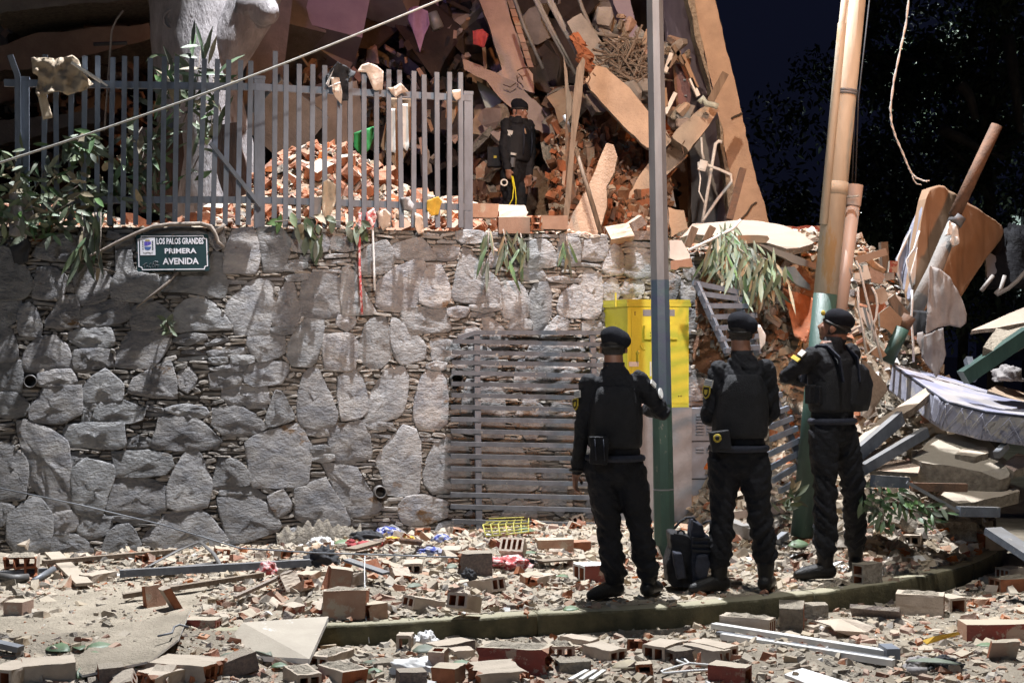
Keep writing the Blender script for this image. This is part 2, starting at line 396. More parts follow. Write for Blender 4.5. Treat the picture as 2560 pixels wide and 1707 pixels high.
def road_h(x,y):
 h=-0.13+.132*bury(x)*math.exp(-(max(0,kerb_y(x)-y)/.45)**2)
 for(hx,hy,r,a)in((-0.5,7.6,0.5,0.05),(-2.2,7.3,0.7,0.06),(0.5,7.7,0.5,0.04),(1.5,8.0,0.4,0.05),(-3.3,7.5,0.6,0.08)):
  h+=a*math.exp(-((x-hx)**2+(y-hy)**2)/(r*r))
 return h
def ground_h(x,y):
 return road_h(x,y)if y<kerb_y(x)-0.02 else pave_h(x,y)
def rough(x,y,a=0.012):
 return a*nz(x*9,y*9,1)+a*0.6*nz(x*23,y*23,5)
def grid_sheet(name,xs,ys_of,hf,m,kind='structure',r=0.012):
 mb=MB();nx=len(xs);ny=None
 for x in xs:
  ys=ys_of(x);ny=len(ys)
  for y in ys:mb.v.append((x,y,hf(x,y)+rough(x,y,r)))
 for i in range(nx-1):
  for j in range(ny-1):
   a=i*ny+j
   mb.f.append((a,a+ny,a+ny+1,a+1));mb.m.append(0)
 o=obj(name,mb,m,smooth=True)
 return tag(o,kind=kind)
def lin(a,b,n):return[a+(b-a)*i/(n-1)for i in range(n)]
mb=MB();mb.add([(-300,-60,-0.6),(300,-60,-0.6),(300,400,-0.6),(-300,400,-0.6)],[(0,1,2,3)])
tag(obj('ground',mb,m_dirt),kind='structure')
grid_sheet('road',lin(-9,8.6,240),lambda x:lin(4.0,min(kerb_y(x),15)-0.005,90),road_h,m_dirt)
grid_sheet('pavement',lin(-8,2.6,190),lambda x:lin(kerb_y(x)+0.14-.15*bury(x),wall_front(x)+0.08,90),pave_h,m_dirt)
grid_sheet('rubble_slope',lin(2.55,7.5,90),lambda x:lin(min(kerb_y(x)+0.14,17.5),18,110),pave_h,m_dirt,r=0.03)
def bank_h(x,y):
 wy=W0.y+(x-W0.x)*WT.y/WT.x
 t=y-wy
 h=2.42+0.10*ss(t/0.6)
 h+=0.95*math.exp(-((x+1.75)/0.95)**2)*ss((t-0.1)/1.3)+0.30*math.exp(-((x+0.4)/0.5)**2)*ss((t-0.1)/0.9)
 h+=0.25*ss((-2.9-x)/1.0)*ss(t/0.8)
 h+=1.5*math.exp(-((x-0.9)/1.1)**2)*ss((y-15.0)/2.2)
 h+=0.8*math.exp(-((x-1.6)/0.7)**2)*ss((y-13.2)/1.2)*0.35
 h-=1.3*ss((x-2.0)/1.6)
 return h
grid_sheet('earth_bank',lin(-8,3.4,150),lambda x:lin(W0.y+(min(x,2.4)-W0.x)*WT.y/WT.x+0.05,21,100),bank_h,m_soil,r=0.05)
mb=MB();mb.ell(P(1905,830,12.75),(.72,.42,.78),n=40,m=28)
mb.v=[tuple(Vector(v)+Vector((nz(v[0]*4,v[1]*4,v[2]*2.2),nz(v[0]*4,v[2]*2.2,7),.5*nz(v[0]*4,v[1]*4,v[2]*4+9)))*.13)for v in mb.v]
tag(obj('soil_slump',mb,m_soil,smooth=True),kind='structure')
# ---- kerb: stones laid end to end
kb=thing('kerb',None,None)
kb['kind']='structure'
kpts=[]
for(x0,y0),(x1,y1)in zip(KP[1:-2],KP[2:-1]):
 for i in range(8):kpts.append((x0+(x1-x0)*i/8,y0+(y1-y0)*i/8))
def smooth_poly(p,it=3):
 for _ in range(it):
  p=[p[0]]+[((a[0]+2*b[0]+c[0])/4,(a[1]+2*b[1]+c[1])/4)for a,b,c in zip(p,p[1:],p[2:])]+[p[-1]]
 return p
kpts=[p for p in smooth_poly(kpts,6)if p[0]>-1.75]
def kerb_piece(pts):
 prof=[(0.0,-0.20),(0.0,-0.06),(0.002,-0.014),(0.008,-0.001),(0.024,0.005),(0.10,0.004),(0.15,0.0),(0.15,-0.2)]
 mb=MB();k=len(prof)
 for i,(x,y)in enumerate(pts):
  a=pts[max(0,i-1)];b=pts[min(len(pts)-1,i+1)]
  t=Vector((b[0]-a[0],b[1]-a[1],0)).normalized();nrm=Vector((-t.y,t.x,0))
  for(u,z)in prof:
   j=0.006*nz(x*7,y*7,z*9)+0.010*nz(x*2.3,y*2,4)
   p=Vector((x,y,0))+nrm*(u+j)
   mb.v.append((p.x,p.y,z+j*0.5))
 for i in range(len(pts)-1):
  for j in range(k-1):
   a=i*k+j
   mb.f.append((a,a+k,a+k+1,a+1));mb.m.append(0)
 mb.f.append(tuple(range(k)));mb.m.append(0)
 mb.f.append(tuple((len(pts)-1)*k+q for q in range(k-1,-1,-1)));mb.m.append(0)
 return mb
acc=[];L=0.0
fine=[]
for a,b in zip(kpts,kpts[1:]):
 d=math.hypot(b[0]-a[0],b[1]-a[1]);n=max(1,int(d/0.045))
 for i in range(n):fine.append((a[0]+(b[0]-a[0])*i/n,a[1]+(b[1]-a[1])*i/n))
cur=[fine[0]];run=0.0
joints=[2.05]*40
starts=0
for p in fine[1:]:
 run+=math.hypot(p[0]-cur[-1][0],p[1]-cur[-1][1]);cur.append(p)
 if run>1.93:
  obj('kerb_stone',kerb_piece(cur),m_kerb,kb,smooth=True)
  d=Vector((cur[-1][0]-cur[-2][0],cur[-1][1]-cur[-2][1])).normalized()*0.008
  cur=[(p[0]+d.x,p[1]+d.y)];run=0
if len(cur)>3:obj('kerb_stone',kerb_piece(cur),m_kerb,kb,smooth=True)
# ================================================================ STONE RETAINING WALL
ST={'A':[[(0,250),(110,300),(215,440),(285,580),(195,695),(0,700)],[(330,445),(480,455),(560,520),(555,600),(520,690),(390,700),(290,690),(300,580)],[(330,250),(480,160),(660,180),(665,300),(620,375),(400,370),(280,340)],[(660,470),(700,390),(830,440),(950,530),(930,600),(900,700),(700,750),(670,690),(640,570)],[(690,110),(770,105),(850,230),(830,330),(740,380),(690,350),(670,230)],[(990,310),(1120,300),(1140,480),(1330,500),(1345,600),(1270,690),(1180,720),(970,700),(950,640),(970,530),(1000,500)],[(1390,500),(1760,500),(1800,310),(1900,330),(1890,470),(1930,570),(1910,690),(1860,690),(1650,640),(1400,640),(1350,600)],[(1270,150),(1340,110),(1730,105),(1760,160),(1760,290),(1270,290)],[(0,720),(180,730),(160,830),(110,890),(30,980),(0,980)],[(175,770),(250,745),(300,800),(345,910),(345,1020),(230,1015),(165,1000),(165,850)],[(530,690),(650,680),(665,800),(665,940),(400,940),(390,890),(470,800)],[(680,830),(760,750),(1070,725),(1115,850),(1060,895),(780,940),(690,910)],[(1140,780),(1260,740),(1330,745),(1450,830),(1470,900),(1350,950),(1130,960),(1125,860)],[(1480,820),(1580,730),(1690,695),(1790,740),(1880,820),(1970,930),(1960,965),(1700,960),(1500,985),(1430,960),(1490,900)],[(0,985),(100,960),(130,1080),(150,1200),(120,1225),(0,1230)],[(190,1260),(250,1110),(350,1040),(460,1030),(560,1100),(610,1250),(590,1290),(300,1310),(195,1290)],[(600,990),(700,965),(930,955),(970,1040),(960,1100),(850,1130),(700,1110),(590,1060)],[(650,1150),(920,1140),(960,1280),(640,1300),(625,1240)],[(1000,1170),(1100,1000),(1240,970),(1450,1020),(1440,1080),(1380,1180),(1290,1290),(990,1280)],[(0,1250),(175,1240),(180,1490),(0,1490)],[(335,1340),(590,1310),(645,1390),(640,1430),(330,1450)],[(1490,1040),(1600,1005),(1740,1010),(1760,1050),(1600,1090),(1480,1075)],[(1790,1290),(2090,1265),(2080,1320),(1800,1320)],[(1790,1340),(2060,1330),(2040,1440),(1800,1470)],[(1760,1085),(1940,1040),(1930,1070),(1770,1110)],[(1770,1150),(2070,1120),(2080,1180),(1800,1200)],[(1790,1210),(1920,1205),(1930,1250),(1800,1260)],[(1975,1200),(2150,1195),(2160,1250),(1970,1260)],[(1000,170),(1130,180),(1140,290),(990,290)],[(930,130),(1000,150),(1010,180),(920,180)]],'B':[[(80,130),(240,105),(290,200),(290,380),(270,480),(0,480),(20,300)],[(30,750),(240,560),(330,550),(415,590),(405,800),(375,1000),(100,1005),(60,880),(10,820)],[(290,110),(480,110),(570,200),(500,460),(340,465),(320,300)],[(600,140),(850,160),(890,240),(870,300),(600,300),(590,220)],[(910,180),(1080,190),(1190,270),(1130,290),(920,290),(900,230)],[(500,620),(540,545),(590,580),(640,860),(610,935),(410,930),(420,780)],[(680,560),(760,490),(950,500),(990,600),(985,850),(660,855),(650,760)],[(1010,450),(1070,430),(1120,500),(1190,650),(1300,820),(1100,835),(1010,830),(1000,680)],[(1200,300),(1250,260),(1380,210),(1430,300),(1430,440),(1340,490),(1250,480),(1150,500),(1120,440)],[(1450,250),(1680,190),(1800,340),(1790,370),(1600,375),(1450,365)],[(1320,560),(1470,450),(1600,390),(1700,390),(1715,560),(1660,720),(1550,800),(1380,800),(1295,760)],[(1730,450),(1850,430),(1900,560),(1920,690),(1870,770),(1760,770),(1660,730),(1680,620)],[(1510,810),(1560,790),(1870,785),(1925,960),(1900,980),(1600,990),(1560,950)],[(560,1080),(650,930),(720,870),(850,860),(840,1000),(800,1150),(780,1230),(740,1275),(580,1265),(545,1180)],[(855,1020),(1080,1010),(1130,1080),(1110,1300),(980,1310),(870,1290),(850,1150)],[(1200,950),(1240,890),(1370,870),(1400,1000),(1420,1200),(1330,1280),(1240,1285),(1140,1190),(1135,1090),(1190,1050)],[(1430,880),(1480,885),(1620,1000),(1715,1100),(1700,1210),(1510,1260),(1450,1180),(1425,1000)],[(210,1030),(290,1010),(500,1005),(515,1160),(450,1200),(300,1235),(230,1150),(200,1100)],[(170,1350),(230,1270),(330,1245),(530,1255),(540,1320),(480,1420),(250,1445),(180,1410)],[(400,950),(580,945),(600,970),(570,1000),(410,1000)],[(1770,1075),(1980,1060),(2010,1180),(1900,1220),(1780,1220)],[(1730,1260),(1890,1250),(1880,1310),(1730,1300)],[(1790,270),(2000,270),(1980,360),(1830,370)],[(530,520),(720,490),(700,535),(540,560)],[(520,420),(700,400),(700,440),(520,470)]],'C':[[(350,215),(630,200),(635,420),(480,485),(330,480),(230,460),(250,360),(320,300)],[(0,260),(130,270),(220,350),(190,430),(120,440),(0,440)],[(0,650),(80,660),(200,780),(210,870),(200,1080),(0,1090)],[(130,490),(200,475),(330,530),(420,570),(520,640),(550,860),(550,1160),(390,1185),(320,1050),(240,960),(210,800),(150,600)],[(640,270),(690,170),(820,75),(960,190),(950,310),(640,320)],[(1020,210),(1060,140),(1330,10),(1370,150),(1375,295),(1180,280),(1010,250)],[(760,390),(800,330),(960,330),(1130,380),(1110,470),(1000,490),(750,485),(735,440)],[(510,550),(540,510),(960,495),(975,680),(900,700),(800,680),(530,670)],[(1250,470),(1340,440),(1500,450),(1600,510),(1730,630),(1690,690),(1500,705),(1200,690),(1190,640),(1240,560)],[(1000,640),(1080,600),(1180,620),(1180,670),(1000,685)],[(890,715),(1200,720),(1330,740),(1350,830),(1290,890),(910,915)],[(1370,870),(1460,715),(1550,720),(1610,830),(1650,970),(1620,1140),(1400,1170),(1310,1140),(1320,1000)],[(570,870),(670,780),(880,830),(895,920),(830,1050),(810,1190),(720,1210),(610,1190),(575,1100)],[(550,740),(600,725),(680,765),(590,850),(550,850)],[(860,1020),(900,945),(1020,930),(1180,950),(1290,990),(1310,1150),(1240,1200),(950,1210),(840,1190)],[(1670,990),(1720,770),(1850,790),(1950,880),(1950,980),(1830,990),(1680,1005)],[(1110,1410),(1180,1340),(1290,1220),(1430,1170),(1560,1175),(1640,1240),(1760,1370),(1800,1440),(1650,1480),(1250,1490)],[(70,1240),(170,1130),(300,1070),(380,1190),(410,1230),(380,1480),(150,1530),(60,1400)],[(410,1240),(450,1195),(590,1180),(610,1280),(580,1330),(410,1355)],[(620,1240),(650,1220),(870,1225),(860,1350),(700,1390),(640,1390),(615,1330)],[(860,1350),(920,1300),(1000,1290),(1050,1340),(1100,1440),(1050,1520),(800,1520),(830,1420)],[(390,1370),(560,1370),(640,1400),(730,1480),(700,1530),(390,1530)],[(890,1220),(1240,1215),(1240,1260),(1000,1280),(890,1250)],[(1300,375),(1380,355),(1600,370),(1640,440),(1560,450),(1310,410)],[(0,1110),(110,1150),(60,1260),(0,1300)],[(640,340),(760,325),(770,370),(730,390),(640,385)],[(650,400),(710,395),(720,480),(640,480)],[(205,900),(250,960),(250,1050),(200,1060)],[(310,90),(540,75),(600,180),(310,205)]],'D':[[(-80,380),(100,365),(240,430),(335,530),(200,580),(0,580),(-90,500)],[(0,215),(320,205),(350,310),(340,340),(50,345),(-10,300)],[(-50,1080),(250,1085),(350,1140),(440,1290),(420,1330),(150,1420),(40,1430),(-30,1180)],[(-30,1020),(200,1005),(330,1060),(320,1085),(150,1080),(-30,1060)],[(170,650),(240,600),(560,505),(600,530),(670,660),(670,760),(650,960),(540,985),(230,990),(205,900),(190,740)],[(340,450),(400,245),(450,260),(545,460),(450,490),(350,520),(325,480)],[(590,280),(620,140),(680,60),(740,80),(780,190),(880,400),(870,500),(740,530),(610,520),(580,430)],[(900,140),(1030,85),(1080,150),(1110,260),(1120,390),(1080,440),(920,470),(905,330)],[(1130,300),(1200,210),(1260,90),(1400,50),(1440,130),(1430,250),(1390,420),(1260,470),(1110,485),(1115,400)],[(1500,340),(1550,130),(1600,85),(1690,90),(1740,180),(1745,480),(1680,535),(1510,520),(1490,440)],[(830,540),(1090,475),(1130,600),(1150,760),(960,800),(890,800),(830,700)],[(1290,650),(1400,520),(1500,550),(1530,650),(1530,1020),(1480,1055),(1280,1040),(1240,870),(1200,790)],[(770,810),(900,830),(1040,850),(1090,960),(1240,1150),(1180,1190),(980,1225),(900,1050),(830,920)],[(560,1010),(800,930),(860,1050),(930,1150),(990,1280),(800,1350),(570,1230)],[(345,1070),(460,1020),(520,1120),(510,1180),(420,1220),(370,1140)],[(1380,1130),(1440,1080),(1580,1065),(1740,1110),(1740,1230),(1560,1280),(1420,1280),(1370,1200)],[(1570,870),(1650,660),(1740,620),(1900,650),(1920,1000),(1640,1040),(1570,960)],[(650,540),(810,535),(815,590),(660,590)],[(680,680),(815,675),(820,720),(690,725)],[(680,740),(850,740),(855,790),(680,790)],[(1120,500),(1300,490),(1330,530),(1130,540)]],'E':[[(150,250),(210,265),(340,420),(450,520),(510,590),(480,780),(200,760),(50,745),(40,690),(80,540),(110,380)],[(540,580),(690,575),(740,650),(790,760),(770,900),(700,925),(560,915),(515,810),(515,700)],[(860,590),(970,570),(1000,700),(1000,880),(940,1030),(830,1030),(805,850),(805,680)],[(1120,690),(1220,605),(1290,620),(1290,910),(1100,900),(1070,830)],[(1300,590),(1340,480),(1400,460),(1490,500),(1505,620),(1490,850),(1460,920),(1310,910),(1295,760)],[(720,290),(800,190),(900,150),(990,200),(1050,300),(1050,410),(870,420),(700,415)],[(1070,310),(1110,150),(1280,150),(1290,290),(1280,400),(1150,405),(1065,380)],[(1300,230),(1340,170),(1540,150),(1555,250),(1530,355),(1400,350),(1300,340)],[(1540,370),(1620,200),(1690,260),(1710,400),(1700,490),(1560,480),(1510,450)],[(1740,320),(1800,300),(1980,310),(1980,515),(1780,515),(1725,470)],[(1690,640),(1740,560),(1840,530),(1900,580),(1910,680),(1800,700),(1700,700)],[(1510,640),(1600,530),(1650,560),(1680,690),(1600,760),(1510,700)],[(390,380),(440,230),(490,290),(500,400),(430,415),(370,410)],[(610,230),(640,200),(690,300),(660,360),(610,350)],[(340,930),(400,920),(480,980),(530,1030),(560,1100),(600,1200),(560,1230),(390,1200),(370,1050)],[(590,990),(640,935),(800,935),(810,1030),(590,1030)],[(970,1020),(1070,910),(1180,950),(1160,1030),(1100,1100),(900,1120)],[(90,80),(330,75),(350,180),(150,185),(95,160)],[(220,790),(500,790),(515,840),(360,860),(215,840)],[(230,870),(440,870),(445,905),(235,910)],[(0,825),(190,820),(200,850),(160,900),(0,905)],[(1320,960),(1490,960),(1500,1030),(1330,1100)],[(700,430),(890,425),(950,500),(940,545),(720,540)],[(1740,170),(1970,180),(1970,230),(1740,220)],[(1740,240),(1970,250),(1970,290),(1740,285)],[(990,520),(1290,540),(1290,575),(990,565)],[(1130,1180),(1330,1190),(1330,1250),(1130,1250)],[(820,1190),(1110,1190),(1100,1330),(760,1340)]],'Fv':[[(110,520),(240,410),(310,560),(290,740),(110,790)],[(230,800),(400,720),(470,860),(550,1030),(400,1170),(210,1190)],[(105,1220),(190,1230),(300,1370),(250,1560),(110,1560)],[(970,330),(1150,320),(1190,430),(1200,540),(1090,550),(970,520)],[(1090,565),(1210,560),(1230,680),(1180,790),(1070,750)],[(1060,820),(1110,810),(1150,1030),(1130,1160),(1040,1080)],[(1160,900),(1270,790),(1310,960),(1290,1080),(1200,1120)],[(1370,750),(1430,760),(1480,1000),(1400,1020)],[(0,110),(150,120),(230,250),(240,370),(80,380),(0,300)],[(280,30),(420,10),(430,120),(290,150)]],}
RES=0.0125
S0,S1,Z0,Z1=-3.75,3.3,-0.05,2.66
NX,NZ=int((S1-S0)/RES),int((Z1-Z0)/RES)
top_px=[(-60,561),(640,566),(1150,573),(1640,590),(1760,640),(1870,700),(1930,800),(1990,960),(2030,1120),(2050,1330)]
top_sz=[wall_sz(*p)for p in top_px]
def wall_top(s):
 if s<=top_sz[0][0]:return top_sz[0][1]
 for(s0,z0),(s1,z1)in zip(top_sz,top_sz[1:]):
  if s<=s1:return z0+(z1-z0)*(s-s0)/max(1e-6,s1-s0)
 return-0.1
occ=[bytearray(NX)for _ in range(NZ)]
for i in range(NX):
 zt=wall_top(S0+(i+.5)*RES)
 for k in range(NZ):
  if Z0+(k+.5)*RES>zt:occ[k][i]=1
def raster(poly,val=1,test=False):
 zs=[p[1]for p in poly]
 hit=tot=0
 for k in range(max(0,int((min(zs)-Z0)/RES)),min(NZ,int((max(zs)-Z0)/RES)+1)):
  z=Z0+(k+.5)*RES
  xs=[]
  for(x0,z0),(x1,z1)in zip(poly,poly[1:]+poly[:1]):
   if(z0<=z)!=(z1<=z):xs.append(x0+(z-z0)/(z1-z0)*(x1-x0))
  xs.sort()
  for a,b in zip(xs[::2],xs[1::2]):
   for i in range(max(0,int((a-S0)/RES)),min(NX,int((b-S0)/RES)+1)):
    tot+=1
    if occ[k][i]:hit+=1
    if not test:occ[k][i]=val
 return hit,tot
def area(p):
 return 0.5*abs(sum(a[0]*b[1]-b[0]*a[1]for a,b in zip(p,p[1:]+p[:1])))
big=[]
for v,polys in ST.items():
 for pl in polys:
  pz=[wall_sz(*vp(v,*q))for q in pl]
  h,t=raster(pz,test=True)
  if t and h/t<0.35:
   raster(pz);big.append(pz)
drains=[wall_sz(*vp('C',240,165)),wall_sz(*vp('D',1216,1028)),wall_sz(*vp('D',1815,150))]
for(s,z)in drains:
 raster([(s+0.058*math.cos(a),z+0.058*math.sin(a))for a in[i*math.pi/8 for i in range(16)]])
sr=random.Random(5)
for rad in(0.25,0.20,0.15,0.11):
 for _ in range(700):
  s=sr.uniform(S0,S1);z=sr.uniform(0.0,2.55)
  n=sr.randint(4,6);rx=rad*sr.uniform(0.55,1.25);rz=rad*sr.uniform(0.6,1.3)
  a0=sr.uniform(0,6)
  pl=[(s+rx*sr.uniform(.75,1.2)*math.cos(a0+2*math.pi*(i+sr.uniform(-.2,.2))/n),z+rz*sr.uniform(.75,1.2)*math.sin(a0+2*math.pi*(i+sr.uniform(-.2,.2))/n))for i in range(n)]
  h,t=raster(pl,test=True)
  if t and h==0 and max(p[1]for p in pl)<wall_top(s):
   raster(pl);big.append(pl)
def stone_mesh(pl,name,depth=0.015,gap=0.007,step=0.04,rougha=0.009):
 if sum(a[0]*b[1]-b[0]*a[1]for a,b in zip(pl,pl[1:]+pl[:1]))<0:pl=pl[::-1]
 cx=sum(p[0]for p in pl)/len(pl);cz=sum(p[1]for p in pl)/len(pl)
 out=[]
 for a,b in zip(pl,pl[1:]+pl[:1]):
  L=math.hypot(b[0]-a[0],b[1]-a[1]);n=max(1,int(L/step))
  for i in range(n):
   t=i/n
   out.append((a[0]+(b[0]-a[0])*t,a[1]+(b[1]-a[1])*t))
 m=len(out)
 out=[((out[i-1][0]+10*out[i][0]+out[(i+1)%m][0])/12,(out[i-1][1]+10*out[i][1]+out[(i+1)%m][1])/12)for i in range(m)]
 out=[(x+0.009*nz(x*24,z*24),z+0.009*nz(x*24,z*24,7))for x,z in out]
 rmean=sum(math.hypot(x-cx,z-cz)for x,z in out)/m
 tx,tz=rng.uniform(-.045,.045),rng.uniform(-.05,.035)
 off=rng.uniform(-0.006,0.009)
 mb=MB()
 rings=[(-0.021,-0.10),(-0.021,depth*0.3),(-0.018,depth*0.8),(-0.009,depth),(0.30*rmean,depth),(0.62*rmean,depth)]
 for ri,(ins,n_)in enumerate(rings):
  for(x,z)in out:
   dx,dz=x-cx,z-cz;r_=math.hypot(dx,dz)
   k=max(0.05,(r_-ins)/max(r_,1e-5))
   xx,zz=cx+dx*k,cz+dz*k
   nn=n_
   if ri>=2:nn+=rougha*nz(xx*9,zz*9,ri)+rougha*0.7*nz(xx*26,zz*14,3)+tx*(xx-cx)+tz*(zz-cz)+off
   mb.v.append(tuple(wall_pt(xx,zz,nn)))
 mb.v.append(tuple(wall_pt(cx,cz,depth+0.01+off)))
 for ri in range(len(rings)-1):
  for i in range(m):
   j=(i+1)%m
   a=ri*m
   mb.f.append((a+i,a+j,a+m+j,a+m+i));mb.m.append(0)
 a=(len(rings)-1)*m
 for i in range(m):
  mb.f.append((a+i,a+(i+1)%m,len(mb.v)-1));mb.m.append(0)
 return mb
wall=thing('stone_wall','battered retaining wall of large grey and pinkish stones packed with thin slivers','wall',wall_pt(-1,0))
def wobj(name,mb,m,smooth=False):
 o=link(name,mb.mesh(name,m if isinstance(m,list)else[m],smooth))
 o.parent=wall
 o.matrix_parent_inverse=Matrix.Translation(-wall.location)
 return o
core=MB()
nc=60
cols=[]
for i in range(nc+1):
 s=S0+(S1-S0)*i/nc
 zt=max(wall_top(s)-0.015,-0.05)
 cols.append((wall_pt(s,-0.25,-0.012),wall_pt(s,zt,-0.012),wall_pt(s,zt,-0.30),wall_pt(s,-0.25,-0.75)))
for c in cols:core.v+=[tuple(p)for p in c]
for i in range(nc):
 a=i*4
 for q in range(3):
  core.f.append((a+q,a+4+q,a+5+q,a+1+q));core.m.append(0)
core.f.append((0,1,2,3));core.m.append(0);a=nc*4;core.f.append((a+3,a+2,a+1,a));core.m.append(0)
wobj('mortar_core',core,m_core)
for pl in big:wobj('stone',stone_mesh(pl,'stone'),m_stone,True)
sl=[]
z=-0.03
while z<2.64:
 h=sr.uniform(0.018,0.046)
 k0=int((z+0.1*h-Z0)/RES);k1=int((z+0.9*h-Z0)/RES)
 i=0
 while i<NX:
  def free(i):return all(not occ[k][i]for k in range(max(0,k0),min(NZ,k1+1)))
  if free(i):
   j=i
   while j<NX and free(j):j+=1
   a,b=S0+i*RES,S0+j*RES
   x=a
   while x<b-0.008:
    Ls=sr.uniform(0.04,0.22)*(0.6+12*h)
    e=min(b,x+Ls)
    if b-e<0.04:e=b
    sl.append((x,e,z,z+h,(e-x)*h));x=e
   i=j
  else:i+=1
 z+=h
sl.sort(key=lambda q:-q[4])
def sliver(q):
 x0,x1,z0,z1,_=q
 w_,h_=x1-x0,z1-z0
 e=min(0.012,w_*.2);g=0.002
 t=sr.uniform(-.3,.3)*h_;x0+=sr.uniform(-.004,.004);z0+=sr.uniform(-.25,.2)*h_;z1=z0+h_*sr.uniform(.75,1.1)
 j=lambda a:sr.uniform(-a,a)
 pl=[(x0+g,z0+h_*.3+t),(x0+e+j(.004),z0+g+t),(x0+w_*.5,z0+g+j(.005)),(x1-e+j(.004),z0+g-t),(x1-g,z0+h_*.4-t),(x1-e,z1-g-t+j(.006)),(x0+w_*.5+j(.02),z1-g),(x0+e+j(.006),z1-g+t)]
 d=sr.uniform(-0.014,0.010)
 cx,cz=(x0+x1)/2,(z0+z1)/2
 mb=MB();n=len(pl)
 for(k,dd)in((1.0,-0.05),(1.0,d),(0.72,d+sr.uniform(.006,.014))):
  for(x,z)in pl:mb.v.append(tuple(wall_pt(cx+(x-cx)*k,cz+(z-cz)*k,dd+j(.004))))
 for r_ in range(2):
  for i in range(n):
   jn=(i+1)%n;a=r_*n
   mb.f.append((a+i,a+jn,a+n+jn,a+n+i));mb.m.append(0)
 mb.f.append(tuple(2*n+i for i in range(n)));mb.m.append(0)
 return mb
NPART=max(0,280-len(big))
for q in sl[:NPART]:wobj('stone',sliver(q),m_stone)
rest=MB()
for q in sl[NPART:]:
 m_=sliver(q);rest.add(m_.v,m_.f)
wobj('sliver_stones',rest,m_filler)['kind']='stuff'
for(s,z)in drains:
 mb=MB();n=20
 for(r_,d)in((0.050,-0.10),(0.050,0.075),(0.041,0.075),(0.041,-0.12)):
  for i in range(n):
   a=2*math.pi*i/n
   mb.v.append(tuple(wall_pt(s+r_*math.cos(a),z+r_*math.sin(a),d)))
 for q in range(3):
  for i in range(n):
   j=(i+1)%n;mb.f.append((q*n+i,q*n+j,(q+1)*n+j,(q+1)*n+i));mb.m.append(0 if q<2 else 1)
 mb.f.append(tuple(3*n+i for i in range(n)));mb.m.append(1)
 wobj('drain_pipe',mb,[m_plastic,m_black],True)
print('STONES',len(big),'SLIVERS',len(sl))
mb=MB()
for i in range(60):
 for k in range(7):
  s0,z0=wall_sz(690+3.6*i,1335)
  u=k/6
  s=s0;z=0.02+u*(0.14+0.09*ss(1-abs(i-30)/30)+0.09*nz(i*.21,2))
  mb.v.append(tuple(wall_pt(s,z,0.062-0.06*u**3+0.022*nz(i*.5,k*.9,8))))
for i in range(59):
 for k in range(6):
  a=i*7+k;mb.f.append((a,a+7,a+8,a+1));mb.m.append(0)
wobj('mortar_smear',mb,m_broken,True)
# ================================================================ BRICKS, SHARDS, CHIPS
def ground_at(px,py,d0=6.9,d1=20):
 d=d0
 while d<d1:
  p=P(px,py,d)
  if p.z<=ground_h(p.x,p.y):return Vector((p.x,p.y,ground_h(p.x,p.y)))
  d+=0.02
 return G(px,py)
br=random.Random(3)
def brick_mesh(name,L=.24,W=.135,H=.09,nh=2,nv=1,t=.016,broken=(0,0),mats=None,side=None,top=None,wear=.003,skew=0):
 """hollow clay block, holes along x; broken = jag depth at the -x / +x end; mats[0] outside, [1] raw inside, [2] tinted face"""
 def lines(n,size):
  if n==0:return[-size/2,size/2],set()
  cell=(size-t*(n+1))/n
  xs=[];hol=set();c=-size/2
  for i in range(n):
   xs+=[c,c+t];hol.add(2*i+1);c+=t+cell
  xs+=[c,c+t]
  return xs,hol
 ys,hy=lines(nh,W);zs,hz=lines(nv,H)
 ny,nzz=len(ys),len(zs)
 mb=MB()
 nseg=4
 for k in range(nseg+1):
  for i,y in enumerate(ys):
   for j,z in enumerate(zs):
    x=-L/2+L*k/nseg
    if k==0:x+=broken[0]*br.random()
    if k==nseg:x-=broken[1]*br.random()
    if k in(1,):x+=broken[0]*.25*br.random()
    if k in(nseg-1,):x-=broken[1]*.25*br.random()
    w_=wear if(i in(0,ny-1)or j in(0,nzz-1))else 0
    mb.v.append((x,y+br.uniform(-w_,w_),z+H/2+br.uniform(-w_,w_)+skew*y))
 S=ny*nzz
 idx=lambda k,i,j:k*S+i*nzz+j
 hole=lambda i,j:i in hy and j in hz and 0<=i<ny-1 and 0<=j<nzz-1
 for i in range(ny-1):
  for j in range(nzz-1):
   if not hole(i,j):
    mb.f.append((idx(0,i,j),idx(0,i,j+1),idx(0,i+1,j+1),idx(0,i+1,j)));mb.m.append(1 if broken[0]else 0)
    mb.f.append((idx(nseg,i,j),idx(nseg,i+1,j),idx(nseg,i+1,j+1),idx(nseg,i,j+1)));mb.m.append(1 if broken[1]else 0)
   else:
    for k in range(nseg):
     for(a,b)in(((i,j),(i+1,j)),((i+1,j),(i+1,j+1)),((i+1,j+1),(i,j+1)),((i,j+1),(i,j))):
      mb.f.append((idx(k,*a),idx(k,*b),idx(k+1,*b),idx(k+1,*a)));mb.m.append(1)
 for k in range(nseg):
  for i in range(ny-1):
   mb.f.append((idx(k,i,0),idx(k+1,i,0),idx(k+1,i+1,0),idx(k,i+1,0)));mb.m.append(0)
   mb.f.append((idx(k,i,nzz-1),idx(k,i+1,nzz-1),idx(k+1,i+1,nzz-1),idx(k+1,i,nzz-1)));mb.m.append(0 if top is None else top)
  for j in range(nzz-1):
   mb.f.append((idx(k,0,j),idx(k,0,j+1),idx(k+1,0,j+1),idx(k+1,0,j)));mb.m.append(0 if side is None else side)
   mb.f.append((idx(k,ny-1,j),idx(k+1,ny-1,j),idx(k+1,ny-1,j+1),idx(k,ny-1,j+1)));mb.m.append(0)
 return mb.mesh(name,mats or[m_brick,m_clay_in,m_redpaint])
